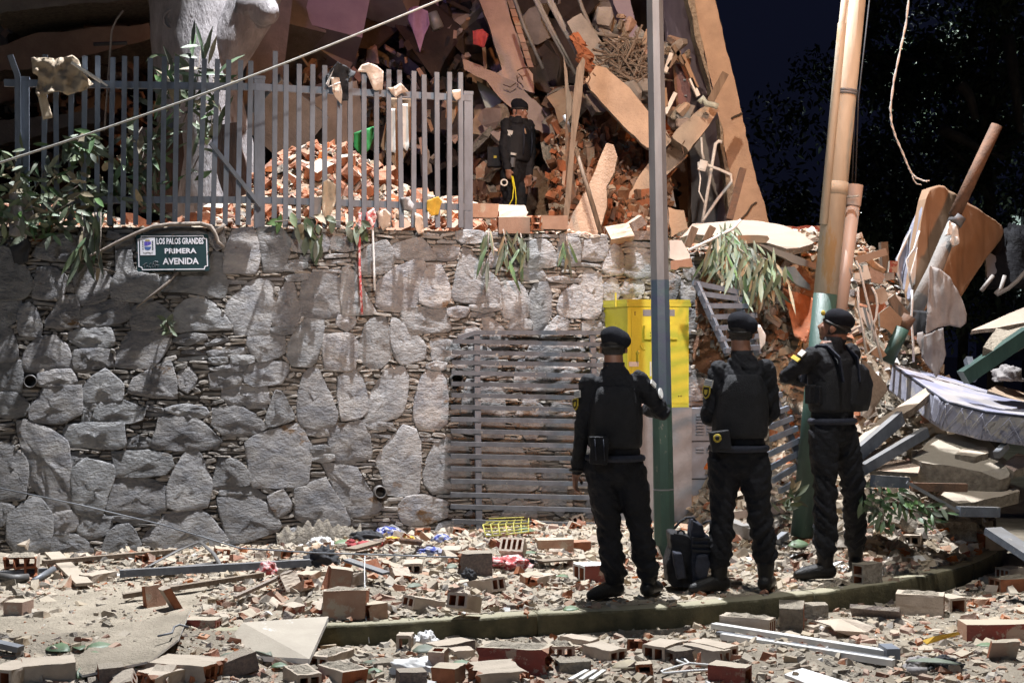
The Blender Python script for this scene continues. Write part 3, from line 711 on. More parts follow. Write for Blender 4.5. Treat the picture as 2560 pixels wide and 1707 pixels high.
def put(name,me,p,rz,tx=0,ty=0,label=None,cat=None,group=None,dz=0.0):
 o=link(name,me,loc=(p.x,p.y,p.z+dz),rot=(R(tx),R(ty),R(rz)))
 return tag(o,label,cat,group)
def crust(size,m=m_broken,n=7,name='mortar_crust',k=.012):
 mb=MB()
 for i in range(n+1):
  for j in range(n+1):
   u=i/n-.5;v=j/n-.5
   e=min(1,6*min(.5-abs(u),.5-abs(v)))
   mb.v.append((u*size[0]+br.uniform(-.006,.006),v*size[1]+br.uniform(-.006,.006),e*(k+k*br.uniform(-.6,.8))-.002))
 for i in range(n):
  for j in range(n):
   a=i*(n+1)+j;mb.f.append((a,a+n+1,a+n+2,a+1));mb.m.append(0)
 return mb.mesh(name,[m])
MS_B=[m_brick,m_clay_in,m_redpaint];MS_S=[m_stucco,m_clay_in,m_stucco];MS_P=[m_plaster,m_clay_in,m_redpaint];MS_R=[m_redpaint,m_clay_in,m_redpaint];MS_O=[m_clay_in,m_clay_in,m_clay_in]
GB='hollow clay bricks strewn over the pavement and road'
def B(v,x,y,rz,label,tx=0,ty=0,dz=-.02,crusty=False,**kw):
 p=ground_at(*vp(v,x,y))
 me=brick_mesh('hollow_brick',**kw)
 o=put('hollow_brick',me,p,rz,tx,ty,label,'brick',GB,dz)
 if crusty:
  H=kw.get('H',.09);L=kw.get('L',.24);W_=kw.get('W',.135)
  c=link('mortar_crust',crust((L*.85,W_*.85)),o);c.location=(0,0,H-.001)
 return o
B('G1',262,300,75,'dusty block with one big hole tipped against the wall foot at far left',tx=0,ty=-35,dz=.05,L=.2,W=.14,H=.11,nh=1,mats=MS_P)
B('G1',200,500,100,'broken lump of brickwork with stacked holes at the left edge by the grey bar',L=.2,W=.22,H=.15,nh=3,nv=2,broken=(.06,.06),mats=MS_P,crusty=True)
B('G1',900,560,62,'two-hole brick lying between the pale plank and the long grey bar',L=.24,W=.12,H=.075,mats=MS_P)
B('G1',170,860,80,'square dusty block lying alone on the bare dust at the left',L=.13,W=.125,H=.10,nh=0,nv=0,mats=MS_B)
B('G1',1420,780,35,'squarish brick shard standing on edge in front of the grey bars',tx=78,dz=.05,L=.16,W=.14,H=.04,nh=0,nv=0,mats=MS_B,broken=(.02,.03))
B('G1',1540,815,120,'pale brick slab leaning against the shard in front of the grey bars',tx=60,dz=.05,L=.15,W=.16,H=.045,nh=0,nv=0,mats=MS_P,broken=(.05,.02))
B('G1',1870,985,170,'red-sided hollow brick beside the fallen wallboard edge',L=.19,W=.10,H=.07,mats=MS_R,top=0)
B('G1',1680,1420,160,'wide slab of brick with peeling red paint on its front edge',L=.42,W=.22,H=.085,nh=4,mats=MS_P,side=2,broken=(.02,.03),dz=-.01)
B('G1',430,1440,20,'beige block with one dark hole in its end at the bottom left',L=.27,W=.2,H=.10,nh=2,mats=MS_P,broken=(.03,0))
B('G1',115,1500,70,'two-hole brick cut by the bottom left corner of the scene',L=.2,W=.15,H=.11,mats=MS_P)
B('G1',1010,1480,30,'rough grey stucco lump at the bottom edge near the leaf',L=.15,W=.13,H=.10,nh=0,nv=0,mats=MS_S,broken=(.03,.03))
B('G1',1500,1480,55,'flat dusty brick lump in front of the red-edged slab',L=.28,W=.17,H=.08,nh=3,mats=MS_P,broken=(.05,.05))
B('G1',2070,1420,35,'grey rough-sided brick leaning beside the white tile slab',ty=-12,L=.34,W=.12,H=.10,nh=2,mats=MS_S)
B('G2',228,440,85,'tiny single-hole brick end beside the long grey bar',L=.08,W=.065,H=.05,nh=1,t=.012,mats=MS_P)
B('G2',590,640,50,'slatted shard of ribbed brick tilted on the heap',tx=55,dz=.03,L=.14,W=.12,H=.04,nh=5,t=.008,mats=MS_P)
B('G2',770,560,75,'small dusty brick behind the orange brickwork lump',L=.16,W=.11,H=.07,mats=MS_B)
B('G2',1130,870,8,'big lump of brickwork with a plain orange face on the pavement edge',tx=-6,L=.30,W=.2,H=.17,nh=0,nv=0,mats=[m_plaster,m_clay_in,m_brick],side=2,broken=(.02,.06),crusty=True)
B('G2',1370,885,40,'broken orange brick with one square hole beside the big orange lump',L=.15,W=.09,H=.10,nh=1,mats=MS_B,broken=(.05,0))
B('G2',1050,640,20,'dusty brick lump perched behind the big orange lump',L=.2,W=.16,H=.15,nh=0,nv=0,ty=10,mats=[m_plaster,m_clay_in,m_brick],side=2,broken=(.03,.05))
B('G2',1740,455,92,'brick showing two square holes end-on in the middle of the heap',L=.22,W=.125,H=.075,mats=MS_P)
B('G2',2095,335,88,'pale brick showing two square holes end-on near the gate foot',L=.22,W=.125,H=.08,mats=MS_P)
B('G2',2290,470,5,'dark-faced block with a broken orange end below the gate',L=.25,W=.17,H=.15,nh=2,nv=2,mats=[m_stucco,m_clay_in,m_stucco],broken=(.07,.0),top=0)
B('G2',1820,800,38,'tilted two-hole brick on the pavement left of the orange-ended one',ty=14,L=.23,W=.13,H=.075,mats=MS_P)
B('G2',2200,930,68,'orange-ended two-hole brick tipping over the kerb edge',ty=16,L=.22,W=.13,H=.09,dz=.05,mats=[m_plaster,m_clay_in,m_clay_in])
B('G2',990,1300,62,'dusty two-hole brick in the road right of the white tile slab',L=.25,W=.13,H=.075,mats=MS_P,crusty=True)
B('G2',720,1500,115,'brick with a red painted side and two holes at the bottom edge',L=.25,W=.13,H=.09,mats=MS_P,side=2,crusty=True)
B('G2',1080,1480,130,'broken corner block with a ragged mortar edge at the bottom',L=.27,W=.16,H=.10,nh=0,nv=0,mats=MS_P,broken=(.04,.04),crusty=True)
B('G2',1665,1190,85,'short block standing upright against the kerb',L=.10,W=.085,H=.11,nh=1,mats=MS_P)
B('G2',2080,1230,40,'brick with a rough stucco side lying near the kerb',L=.25,W=.13,H=.09,mats=[m_plaster,m_clay_in,m_stucco],side=2)
B('G2',2180,1260,20,'short two-hole brick crossing the stucco-sided one',L=.12,W=.12,H=.07,mats=MS_P)
B('G2',1950,1420,75,'small upright brick with an open hole on top and red base',tx=0,ty=82,dz=.06,L=.11,W=.085,H=.08,nh=1,mats=MS_B)
B('G2',1720,1500,15,'dark pitted stucco block at the bottom edge',L=.14,W=.11,H=.09,nh=0,nv=0,mats=MS_S)
B('G2',2060,1500,70,'pinkish block with a jagged top at the bottom edge',L=.16,W=.13,H=.11,nh=0,nv=0,mats=MS_B,broken=(.03,.05))
B('G2',1590,1320,10,'pair of grey mortar slabs lying flat in the road',L=.27,W=.13,H=.04,nh=0,nv=0,mats=[m_broken,m_broken,m_broken])
B('G3',210,345,130,'pale two-hole brick sloping down beside the checked cloth',ty=12,L=.26,W=.12,H=.09,mats=MS_P,side=0)
B('G3',680,290,50,'two-hole brick with a bright orange end left of the officer',L=.22,W=.13,H=.075,mats=[m_plaster,m_clay_in,m_clay_in],broken=(.05,.004))
B('G3',1170,260,25,'white-topped block with a red painted face behind the left officer',L=.19,W=.17,H=.13,nh=2,mats=[m_white,m_clay_in,m_redpaint],side=2)
B('G3',440,90,75,'brick with a row of four slots facing the road',tx=0,ty=38,dz=.05,L=.1,W=.17,H=.11,nh=4,t=.015,mats=MS_P)
B('G3',470,1090,168,'long three-course lump of red painted brickwork in the road',L=.40,W=.17,H=.15,nh=2,nv=3,mats=[m_redpaint,m_clay_in,m_redpaint],top=0,broken=(.05,.03),crusty=True)
B('G3',890,950,100,'two-hole brick capped with white mortar right of the long red lump',L=.13,W=.13,H=.085,mats=MS_B,crusty=True)
B('G3',1000,1090,12,'yellowish mortar-covered block in front of the capped brick',L=.17,W=.11,H=.075,nh=1,mats=[m_broken,m_clay_in,m_broken])
B('G3',1290,975,128,'clean two-hole brick lying in the road below the officers',L=.22,W=.13,H=.085,mats=MS_P,side=2)
B('G3',1060,880,135,'stucco-sided brick behind the clean two-hole brick',L=.22,W=.10,H=.08,mats=[m_plaster,m_clay_in,m_stucco],side=2)
B('G3',1830,960,55,'single-hole brick with a chipped corner near the kerb joint',L=.22,W=.14,H=.10,nh=2,mats=MS_P,broken=(0,.02))
B('G3',2230,975,125,'brick with a red painted side at the end of the aluminium rail',L=.26,W=.12,H=.085,mats=MS_P,side=2)
B('G3',1990,1000,30,'dark stucco lump with a raw orange broken end',L=.17,W=.12,H=.09,nh=1,mats=[m_stucco,m_clay_in,m_stucco],broken=(0,.06))
B('G3',280,1200,20,'beige block with a collapsed top at the bottom edge',L=.27,W=.16,H=.10,nh=3,mats=MS_P,broken=(.06,.03),skew=.2)
B('G3',2240,1055,10,'brick shard with a wavy broken edge above the coat hanger',tx=70,dz=.03,L=.17,W=.09,H=.035,nh=0,nv=0,mats=MS_P,broken=(.05,.05))
B('G4',1200,345,35,'mortar-caked block with two stacked holes by the rightmost boots',tx=0,L=.19,W=.10,H=.16,nh=1,nv=2,mats=[m_broken,m_clay_in,m_broken])
B('G4',1590,570,160,'large pale block with mortar lugs standing in the road at right',L=.30,W=.15,H=.155,nh=2,nv=2,mats=MS_P,crusty=True)
B('G4',1810,545,110,'short hollow block behind the large pale block',L=.17,W=.13,H=.115,nh=1,mats=MS_P)
B('G4',1270,620,155,'narrow board of dark pitted stucco lying in the road',tx=-50,L=.31,W=.03,H=.1,nh=0,nv=0,mats=MS_S,dz=.03)
B('G4',320,710,150,'three red bricks still mortared together against the kerb',L=.32,W=.12,H=.12,nh=3,nv=1,mats=[m_plaster,m_clay_in,m_brick],side=2,crusty=True)
B('G4',640,690,165,'lump of brickwork with a smooth white face in front of the kerb',tx=-14,L=.20,W=.13,H=.19,nh=0,nv=0,mats=[m_broken,m_clay_in,m_white],side=2,broken=(.04,.05))
B('G4',800,610,5,'mortar-grey block pressed against the kerb face',L=.2,W=.12,H=.115,nh=0,nv=0,mats=[m_broken,m_clay_in,m_broken],broken=(0,.02))
B('G4',190,1070,150,'bright red single-hole brick at the bottom edge',L=.20,W=.11,H=.11,nh=1,mats=MS_R,top=0)
B('G4',70,880,130,'two-hole brick just above the end of the white rail',L=.26,W=.12,H=.09,mats=MS_P)
B('G4',2250,305,30,'tapered block with two slots in the road near the kerb bend',L=.17,W=.14,H=.10,nh=3,mats=MS_P)
B('G4',2270,395,15,'row of bricks in grey mortar at the right edge of the road',L=.3,W=.15,H=.11,nh=2,nv=1,mats=MS_B,side=1,crusty=True)
B('G4',2200,915,8,'flat pink brick plate standing up in the road at lower right',tx=-68,dz=.04,L=.18,W=.14,H=.03,nh=0,nv=0,mats=MS_B,broken=(.02,.01))
B('G4',2200,750,2,'long slab with a maroon side at the right edge of the road',L=.5,W=.16,H=.12,nh=0,nv=0,mats=[m_brick,m_clay_in,m_redpaint],side=2)
B('U',1600,1310,8,'long plain block lying behind the left officer near the wall',L=.27,W=.14,H=.10,nh=0,nv=0,mats=MS_B)
B('U',1920,1320,20,'bright orange hollow brick beside the left officer at the wall',L=.17,W=.13,H=.09,nh=2,mats=MS_O)
B('M2',830,1400,172,'two-course lump of red bricks and grey mortar on the slope',L=.26,W=.16,H=.15,nh=2,nv=2,mats=[m_broken,m_clay_in,m_clay_in],side=2,crusty=True)
B('M2',480,1430,70,'beige hollow block at the foot of the rubble slope',L=.2,W=.14,H=.08,nh=2,mats=MS_P)
B('M2',1060,1470,20,'pale block with a broken corner on the slope near the kerb bend',L=.2,W=.15,H=.13,nh=0,nv=0,mats=MS_P,broken=(.02,.05))
B('M2',880,630,12,'cube of mortared bricks below the quilted mattress',L=.19,W=.12,H=.10,nh=0,nv=0,mats=[m_broken]*3,crusty=True)
B('M2',620,610,15,'flat mortar block under the tilted pale slab',L=.2,W=.13,H=.08,nh=0,nv=0,mats=[m_plaster]*3)
# ---- shards: pools of meshes shared by many separate pieces
def shard_mesh(name,m,r,flat,n=6):
 pts=[]
 a0=br.random()*6
 for i in range(n):
  a=a0+2*math.pi*(i+br.uniform(-.25,.25))/n
  pts.append((r*br.uniform(.6,1.15)*math.cos(a),r*br.uniform(.4,.9)*math.sin(a)))
 mb=MB()
 h=r*flat
 for k,(zz,sc_)in enumerate(((0,.95),(h*.55,1.02),(h,.86))):
  for(x,y)in pts:mb.v.append((x*sc_+br.uniform(-.08,.08)*r,y*sc_+br.uniform(-.08,.08)*r,zz+br.uniform(-.12,.12)*h))
 for k in range(2):
  for i in range(n):
   j=(i+1)%n;mb.f.append((k*n+i,k*n+j,(k+1)*n+j,(k+1)*n+i));mb.m.append(0)
 mb.f.append(tuple(range(n-1,-1,-1)));mb.m.append(0)
 mb.f.append(tuple(2*n+i for i in range(n)));mb.m.append(0)
 return mb.mesh(name,[m])
def density(x,y):
 k=kerb_y(x)
 if y<k:
  d=.55+.9*ss((8.1-y)/1.0)*ss((1.2-x)/1.5)+.3*nz(x*1.5,y*1.5)
  if x<-2.0:d*=.55 if y>7.6 else 1.1
  return d
 u=(y-k)/max(.5,wall_front(max(-9,min(2.2,x)))-k)
 d=.55+.35*ss(u*1.3)
 if x<-2.0:d*=.25+.75*max(ss((u-.35)/.4),.0)
 if-1.9<x<.5:d+=.45
 if x>.6:d*=.8
 return d+.25*nz(x*1.7,y*1.7,9)
def scatter_pos(n,seed,x0=-3.4,x1=3.6,y0=7.05,y1=12.0,px_lim=True):
 q=random.Random(seed);out=[]
 while len(out)<n:
  x=q.uniform(x0,x1);y=q.uniform(y0,y1)
  if y>wall_front(x)-.02 and x<1.9:continue
  if abs(y-kerb_y(x))<.03:continue
  if abs(x)>y*.375:continue
  if kerb_y(x)-.02<y<kerb_y(x)+.17 and q.random()<.7:continue
  if q.random()>density(x,y):continue
  out.append((x,y))
 return out
def scatter(name,meshes,n,seed,label,cat,group,tilt=25,sc_=(.6,1.4),**kw):
 q=random.Random(seed)
 for(x,y)in scatter_pos(n,seed+50,**kw):
  o=link(name,q.choice(meshes),loc=(x,y,ground_h(x,y)+rough(x,y)-.014),rot=(R(q.uniform(-tilt,tilt)),R(q.uniform(-tilt,tilt)),q.uniform(0,6.3)))
  k=q.uniform(*sc_);o.scale=(k,k,k)
  tag(o,label,cat,group)
scatter('brick_shard',[shard_mesh('brick_shard',m,r,f,5)for m,r,f in((m_brick,.05,.5),(m_brick,.06,.3),(m_brick,.045,.6),(m_redchips,.05,.35),(m_redchips,.04,.5),(m_brick,.07,.22),(m_redchips,.06,.25),(m_brick,.055,.4))],290,1,'small broken shard of reddish brick among the rubble','brick shard','red brick shards on the pavement and road')
scatter('plaster_chunk',[shard_mesh('plaster_chunk',m,r,f,6)for m,r,f in((m_plaster,.05,.5),(m_plaster,.07,.2),(m_broken,.05,.6),(m_plaster,.06,.35),(m_broken,.06,.45),(m_stucco,.05,.5),(m_plaster,.045,.7))],290,2,'pale chunk of plaster or mortar among the rubble','rubble chunk','pale plaster and mortar chunks on the pavement and road')
scatter('tile_fragment',[shard_mesh('tile_fragment',m,r,f,5)for m,r,f in((m_tile,.06,.13),(m_tile,.045,.14),(m_plaster,.085,.1),(m_brick,.075,.13))],150,3,'thin flat fragment of tile lying among the rubble','tile fragment','flat tile fragments on the pavement and road',tilt=14)
hb=[brick_mesh('brick_piece',L=.15,W=.12,H=.075,broken=(.05,.01),mats=MS_P),brick_mesh('brick_piece',L=.12,W=.13,H=.08,broken=(.05,.04),mats=MS_B),brick_mesh('brick_piece',L=.17,W=.09,H=.06,nh=1,broken=(.03,.05),mats=MS_B),brick_mesh('brick_piece',L=.14,W=.1,H=.07,nh=2,broken=(.06,.0),mats=[m_plaster,m_clay_in,m_redpaint],side=2)]
scatter('brick_piece',hb,70,4,'broken piece of hollow brick with open holes among the rubble','brick piece','broken hollow brick pieces on the pavement and road',tilt=30,sc_=(.6,1.05))
def sliver_mesh(m,L,w_,h):
 mb=MB();mb.box((0,0,h/2),(L,w_,h))
 mb.v=[(x+br.uniform(-.1,.1)*L*(abs(x)>0),y+br.uniform(-.3,.3)*w_,z+br.uniform(-.2,.2)*h)for x,y,z in mb.v]
 return mb.mesh('wood_splinter',[m])
scatter('wood_splinter',[sliver_mesh(m_wood,.22,.025,.012),sliver_mesh(m_wood,.3,.03,.015),sliver_mesh(m_twig,.2,.012,.012),sliver_mesh(m_wood,.14,.03,.01)],90,6,'thin splinter of wood lying on the rubble','splinter','wood splinters on the pavement and road',tilt=10)
def chips(name,n,seed,pos,hf,mats,weights,rmin=.005,rmax=.046):
 q=random.Random(seed);mb=MB()
 base=[(-1,-1,0),(1,-1,0),(1,1,0),(-1,1,0),(-.7,-.7,1),(.7,-.7,1),(.7,.7,1),(-.7,.7,1)]
 fs=[(0,1,5,4),(1,2,6,5),(2,3,7,6),(3,0,4,7),(4,5,6,7)]
 for(x,y)in pos:
  r_=rmin*(rmax/rmin)**(q.random()**2.4)
  a=q.uniform(0,6.3);ca,sa=math.cos(a),math.sin(a)
  ex,ey,ez=r_*q.uniform(.7,1.5),r_*q.uniform(.5,1.0),r_*q.uniform(.35,1.2)
  z=hf(x,y)+rough(x,y)-r_*.4
  tx,ty=q.uniform(-.5,.5),q.uniform(-.5,.5)
  vs=[]
  for(u,v,w_)in base:
   u=u*ex*q.uniform(.6,1.2);v=v*ey*q.uniform(.6,1.2);w2=w_*ez*q.uniform(.7,1.2)+tx*u+ty*v
   vs.append((x+ca*u-sa*v,y+sa*u+ca*v,z+w2))
  k=q.choices(range(len(mats)),weights)[0]
  mb.add(vs,fs,k)
 o=obj(name,mb,mats)
 return tag(o,kind='stuff')
chips('small_rubble',0,7,scatter_pos(30000,77),ground_h,[m_chips,m_redchips,m_broken,m_white,m_stucco],[.60,.23,.11,.01,.05])
q=random.Random(8)
pos=[]
while len(pos)<11000:
 x,y=q.uniform(1.5,5.6),q.uniform(10.2,14.2)
 if y>kerb_y(x)+.2 and abs(x)<y*.38:pos.append((x,y))
chips('slope_rubble',0,9,pos,lambda x,y:pave_h(x,y)+.01,[m_chips,m_redchips,m_broken,m_white,m_stucco],[.55,.15,.2,.04,.06],.012,.07)
pos=[]
while len(pos)<16000:
 x=q.uniform(-5,3.0);t=q.random()**1.5*3.5
 pos.append((x,W0.y+(min(x,2.2)-W0.x)*WT.y/WT.x+.02+t))
chips('bank_rubble',0,10,pos,lambda x,y:bank_h(x,y)+.01,[m_chips,m_redchips,m_broken,m_white],[.28,.57,.14,.01],.012,.07)
hbm=[brick_mesh('brick_piece',L=.16,W=.13,H=.08,nh=2,mats=MS_O,broken=(.05,.03)),brick_mesh('brick_piece',L=.13,W=.12,H=.09,nh=2,mats=MS_O,broken=(.06,.0))]+[shard_mesh('brick_piece',m,r,f,5)for m,r,f in((m_redchips,.10,.5),(m_redchips,.12,.4),(m_clay_in,.11,.5),(m_brick,.1,.3),(m_clay_in,.09,.6),(m_brick,.12,.3))]+[brick_mesh('brick_piece',L=.24,W=.14,H=.1,nh=2,nv=1,mats=MS_O,broken=(.02,.05)),brick_mesh('brick_piece',L=.26,W=.15,H=.1,nh=0,nv=0,mats=[m_clay_in,m_clay_in,m_plaster],top=2,broken=(.03,.05))]
k=0
while k<298:
 x=q.gauss(-1.6,.75)if q.random()<.7 else q.uniform(-3.8,.3)
 t=.08+q.random()**1.3*1.6
 y=W0.y+(x-W0.x)*WT.y/WT.x+t
 o=link('brick_piece',q.choice(hbm),loc=(x,y,bank_h(x,y)-.01),rot=(R(q.uniform(-50,50)),R(q.uniform(-50,50)),q.uniform(0,6.3)))
 s_=q.uniform(.5,1.15);o.scale=(s_,s_,s_)
 tag(o,'broken red brick tumbled on the heap behind the picket fence','brick piece','broken bricks heaped behind the fence')
 k+=1
# ================================================================ FENCE ON THE WALL
TOPB=0.26316/0.9648
def fence_pt(px,py,back=0.0):
 """point of the fence plane (along the wall's top edge, slightly behind it)"""
 a=(px-1280)/F
 y=(W0.y-W0.x*TOPB+back)/(1-a*TOPB)
 return Vector((a*y,y,1.6+(HZ-py)/F*y))
fence=thing('picket_fence','blue-grey steel picket fence standing on the stone wall with clothes caught on it','fence',fence_pt(700,562))
def fobj(name,mb,m,smooth=False):
 o=link(name,mb.mesh(name,m if isinstance(m,list)else[m],smooth));o.parent=fence
 o.matrix_parent_inverse=Matrix.Translation(-fence.location);return o
pk=[];lr_=random.Random(2)
for x,yt,xb in((285,352,283),(372,470,372),(462,480,462),(552,367,543),(640,369,632),(727,370,717),(815,372,803),(900,372,886),(985,375,973),(1073,376,1060),(1160,378,1142),(1243,380,1222),(1328,382,1303),(1413,384,1390),(1498,386,1470),(1580,392,1553),(1640,400,1622)):
 pk.append((vp('R1',x,yt),vp('R1',xb,1470)))
for x,yt,xb in((117,337,118),(200,418,192),(283,420,277),(366,423,363),(452,426,449),(540,480,536),(617,486,620),(705,470,706),(785,475,786),(866,450,868),(945,456,951),(1022,472,1030),(1106,488,1106),(1186,468,1187),(1263,468,1263),(1341,470,1339)):
 pk.append((vp('R2',x,yt),vp('R2',xb,1488)))
for(t,b)in pk:
 a=fence_pt(*b,back=-0.01);c=fence_pt(t[0]+lr_.uniform(-4,4),t[1]+lr_.uniform(-3,3),back=-0.01+lr_.uniform(-.03,.03))
 mb=MB();mb.bar(a,c,.030,.040,up=WT)
 fobj('picket',mb,m_steel)
mb=MB();p0=fence_pt(46,560,-.01);p1=fence_pt(44,190,-.01);p2=fence_pt(25,138,-.03)
mb.bar(p0,p1,.03,.045,up=WT);mb.bar(p1,p2,.03,.045,up=WT);fobj('picket',mb,m_steel)['label']='picket bent over at its top'
for(x0,y0,x1,y1)in((10,208,640,218),(640,218,1178,246),(60,500,640,500),(640,500,1178,519)):
 mb=MB();mb.bar(fence_pt(x0,y0,.035),fence_pt(x1,y1,.035),.04,.055);fobj('rail',mb,m_steel)
for(x,yt,w_)in((56,200,.10),(648,198,.085),(1169,236,.075)):
 mb=MB();mb.bar(fence_pt(x,575,.06),fence_pt(x,yt,.06),w_,w_,up=WT);mb.bar(fence_pt(x,yt+2,.06),fence_pt(x,yt-6,.06),w_*1.12,w_*1.12,up=WT)
 fobj('post',mb,m_steel)
mb=MB();mb.bar(fence_pt(526,358,-.05),fence_pt(652,516,-.07),.03,.055,up=WN)
tag(obj('steel_bar',mb,m_steel),'loose steel bar leaning diagonally across the pickets','bar')
mb=MB();mb.bar(fence_pt(-30,520,-.08),fence_pt(34,486,-.08),.03,.05);
tag(obj('wood_offcut',mb,m_wood),'pale wooden offcut poking in at the left edge below the leaves','plank')
# ---------------------------------------------------------------- cloth
def sheet(name,pts3,m,amp=.03,freq=9.0,cuts=4,thick=.006,seed=0,fold=None,smooth=True,parent=None):
 """a creased sheet with the given 3-D outline"""
 bm=bmesh.new()
 vs=[bm.verts.new(p)for p in pts3]
 bm.faces.new(vs)
 bmesh.ops.triangulate(bm,faces=bm.faces[:],quad_method='BEAUTY',ngon_method='BEAUTY')
 for _ in range(cuts):
  es=[e for e in bm.edges if e.calc_length()>.03]
  if not es:break
  bmesh.ops.subdivide_edges(bm,edges=es,cuts=1,use_grid_fill=False)
  bmesh.ops.triangulate(bm,faces=bm.faces[:])
 bm.normal_update()
 nrm=Vector((0,0,0))
 for f in bm.faces:nrm+=f.normal*f.calc_area()
 nrm.normalize()
 f_=fold or(1,.35)
 c=Vector(pts3[0])
 t1=nrm.cross(Vector((0,0,1)));
 if t1.length<.1:t1=Vector((1,0,0))
 t1.normalize();t2=nrm.cross(t1)
 for v in bm.verts:
  d=v.co-c;u=d.dot(t1);q=d.dot(t2)
  h=noise.noise(Vector((u*freq*f_[0]+seed*9.1,q*freq*f_[1],seed)))+.45*noise.noise(Vector((u*freq*2.6*f_[0],q*freq*2.6*f_[1],seed+3)))
  v.co=v.co+nrm*(h*amp)
 me=bpy.data.meshes.new(name);bm.to_mesh(me);bm.free()
 me.materials.append(m)
 if smooth:me.polygons.foreach_set('use_smooth',[True]*len(me.polygons))
 o=link(name,me,parent)
 if thick:
  md=o.modifiers.new('thickness','SOLIDIFY');md.thickness=thick;md.offset=0
 return o
def hang(name,v,pts,m,label,cat,back=-.06,group=None,**kw):
 o=sheet(name,[fence_pt(*vp(v,*p),back=back)for p in pts],m,**kw)
 return tag(o,label,cat,group)
GC='clothes caught on the fence'
hang('shirt','R1',[(205,380),(395,378),(470,365),(515,395),(545,480),(610,545),(560,585),(500,605),(440,620),(380,600),(250,635),(232,610),(250,500),(215,480)],m_beigecloth,'crumpled beige garment draped over the pickets at the far left','clothing',group=GC,amp=.07,freq=14,back=-.09,seed=1,fold=(1,.9))
hang('sleeve_cloth','R1',[(245,620),(300,610),(345,770),(280,785)],m_beigecloth,'beige strip of cloth hanging below the crumpled garment','clothing',group=GC,amp=.02,seed=2)
mb=MB();mb.bar(fence_pt(*vp('R1',465,410),-.12),fence_pt(*vp('R1',660,535),-.10),.02,.06,up=WN);mb.bar(fence_pt(*vp('R1',655,530),-.1),fence_pt(*vp('R1',702,562),-.1),.012,.02,up=WN)
tag(obj('blind_slat',mb,m_white),'white slat stuck in the crumpled beige garment','slat')
hang('black_jacket','R2',[(500,450),(530,410),(600,440),(650,470),(640,500),(600,520),(600,660),(565,660),(555,560),(520,580),(460,540),(455,500)],m_blackcloth,'black garment hooked over the pickets beside a white hanger','clothing',group=GC,amp=.06,freq=14,seed=3,fold=(1,.8),back=-.08)
hang('white_rag','R2',[(490,510),(545,505),(560,600),(560,680),(520,640),(495,600)],m_creamcloth,'cream rag hanging from the white hanger','clothing',group=GC,amp=.04,freq=14,seed=4,back=-.11)
mb=MB();mb.tube([fence_pt(*vp('R2',x,y),-.13)for x,y in((552,540),(475,568),(460,550),(505,455),(470,555))],.006,6)
tag(obj('coat_hanger',mb,m_rope),'white wire coat hanger dangling on the fence','hanger','coat hangers')
hang('tan_trousers','R2',[(660,470),(690,425),(730,412),(790,430),(832,470),(825,590),(785,595),(765,590),(720,475)],m_creamcloth,'tan cloth folded over two pickets in the middle of the fence','clothing',group=GC,amp=.035,seed=5,back=-.05)
hang('pink_rag','R2',[(860,575),(900,570),(920,600),(945,545),(1000,600),(950,610),(910,640)],m_creamcloth,'small pinkish rag wound round the top rail','clothing',group=GC,amp=.04,freq=16,seed=6)
hang('orange_towel','R2',[(880,640),(1015,640),(1020,880),(985,990),(930,1120),(890,1060),(900,1000),(815,960)],m_orange,'orange towel hanging inside the fence','clothing',group=GC,amp=.03,back=.12,seed=7)
hang('white_towel','R2',[(958,680),(990,680),(1000,960),(985,990),(957,960)],m_white,'white strip laid over the orange towel','clothing',group=GC,amp=.015,back=.08,seed=8)
hang('white_towel','R2',[(880,710),(908,710),(912,1000),(840,980)],m_white,'white panel hanging at the left edge of the orange towel','clothing',group=GC,amp=.015,back=.075,seed=18)
hang('green_cloth','R2',[(640,870),(770,825),(775,890),(740,980),(690,1020),(640,960)],m_greencloth,'bright green cloth hanging behind the pickets','clothing',group=GC,amp=.03,back=.2,seed=9)
hang('orange_shirt','R2',[(1245,600),(1335,600),(1330,700),(1280,815),(1235,770)],m_orange,'orange shirt hanging at the right end of the fence','clothing',group=GC,amp=.03,back=.12,seed=10)
hang('white_rag','R2',[(1283,590),(1335,585),(1340,640),(1310,660),(1285,630)],m_creamcloth,'cream rag on the top rail at the right end of the fence','clothing',group=GC,amp=.03,seed=11)
hang('striped_cloth','R2',[(440,1190),(470,1170),(520,1210),(520,1320),(480,1420),(440,1440),(430,1340),(455,1260)],m_beigecloth,'cream striped cloth hanging low between the pickets','clothing',group=GC,amp=.05,freq=14,seed=12,back=-.07)
hang('dark_cloth','R2',[(370,1290),(430,1285),(425,1390),(380,1430),(360,1380)],m_greycloth,'dark grey cloth left of the cream striped cloth','clothing',group=GC,amp=.03,seed=13,back=-.03)
hang('yellow_cloth','R2',[(1120,1310),(1190,1285),(1215,1320),(1195,1400),(1150,1410),(1120,1370)],m_yellowcloth,'yellow rag knotted low on the fence','clothing',group=GC,amp=.05,freq=16,seed=14,back=-.08)
hang('cream_cloth','R2',[(790,1380),(840,1370),(885,1400),(885,1470),(830,1510),(800,1460)],m_creamcloth,'cream cloth bundled at the foot of the fence','clothing',group=GC,amp=.06,freq=14,seed=15,back=-.1)
hang('white_cloth','R2',[(720,1390),(770,1360),(790,1420),(760,1500),(715,1500)],m_pinkcloth,'red and white cloth bundled at the foot of the fence','clothing',group=GC,amp=.05,freq=16,seed=16,back=-.1)
hang('grey_rag','R2',[(945,1290),(1000,1290),(1030,1340),(1010,1390),(960,1370)],m_greycloth,'grey frayed rag caught on the lower rail','clothing',group=GC,amp=.06,freq=18,seed=17,back=-.08)
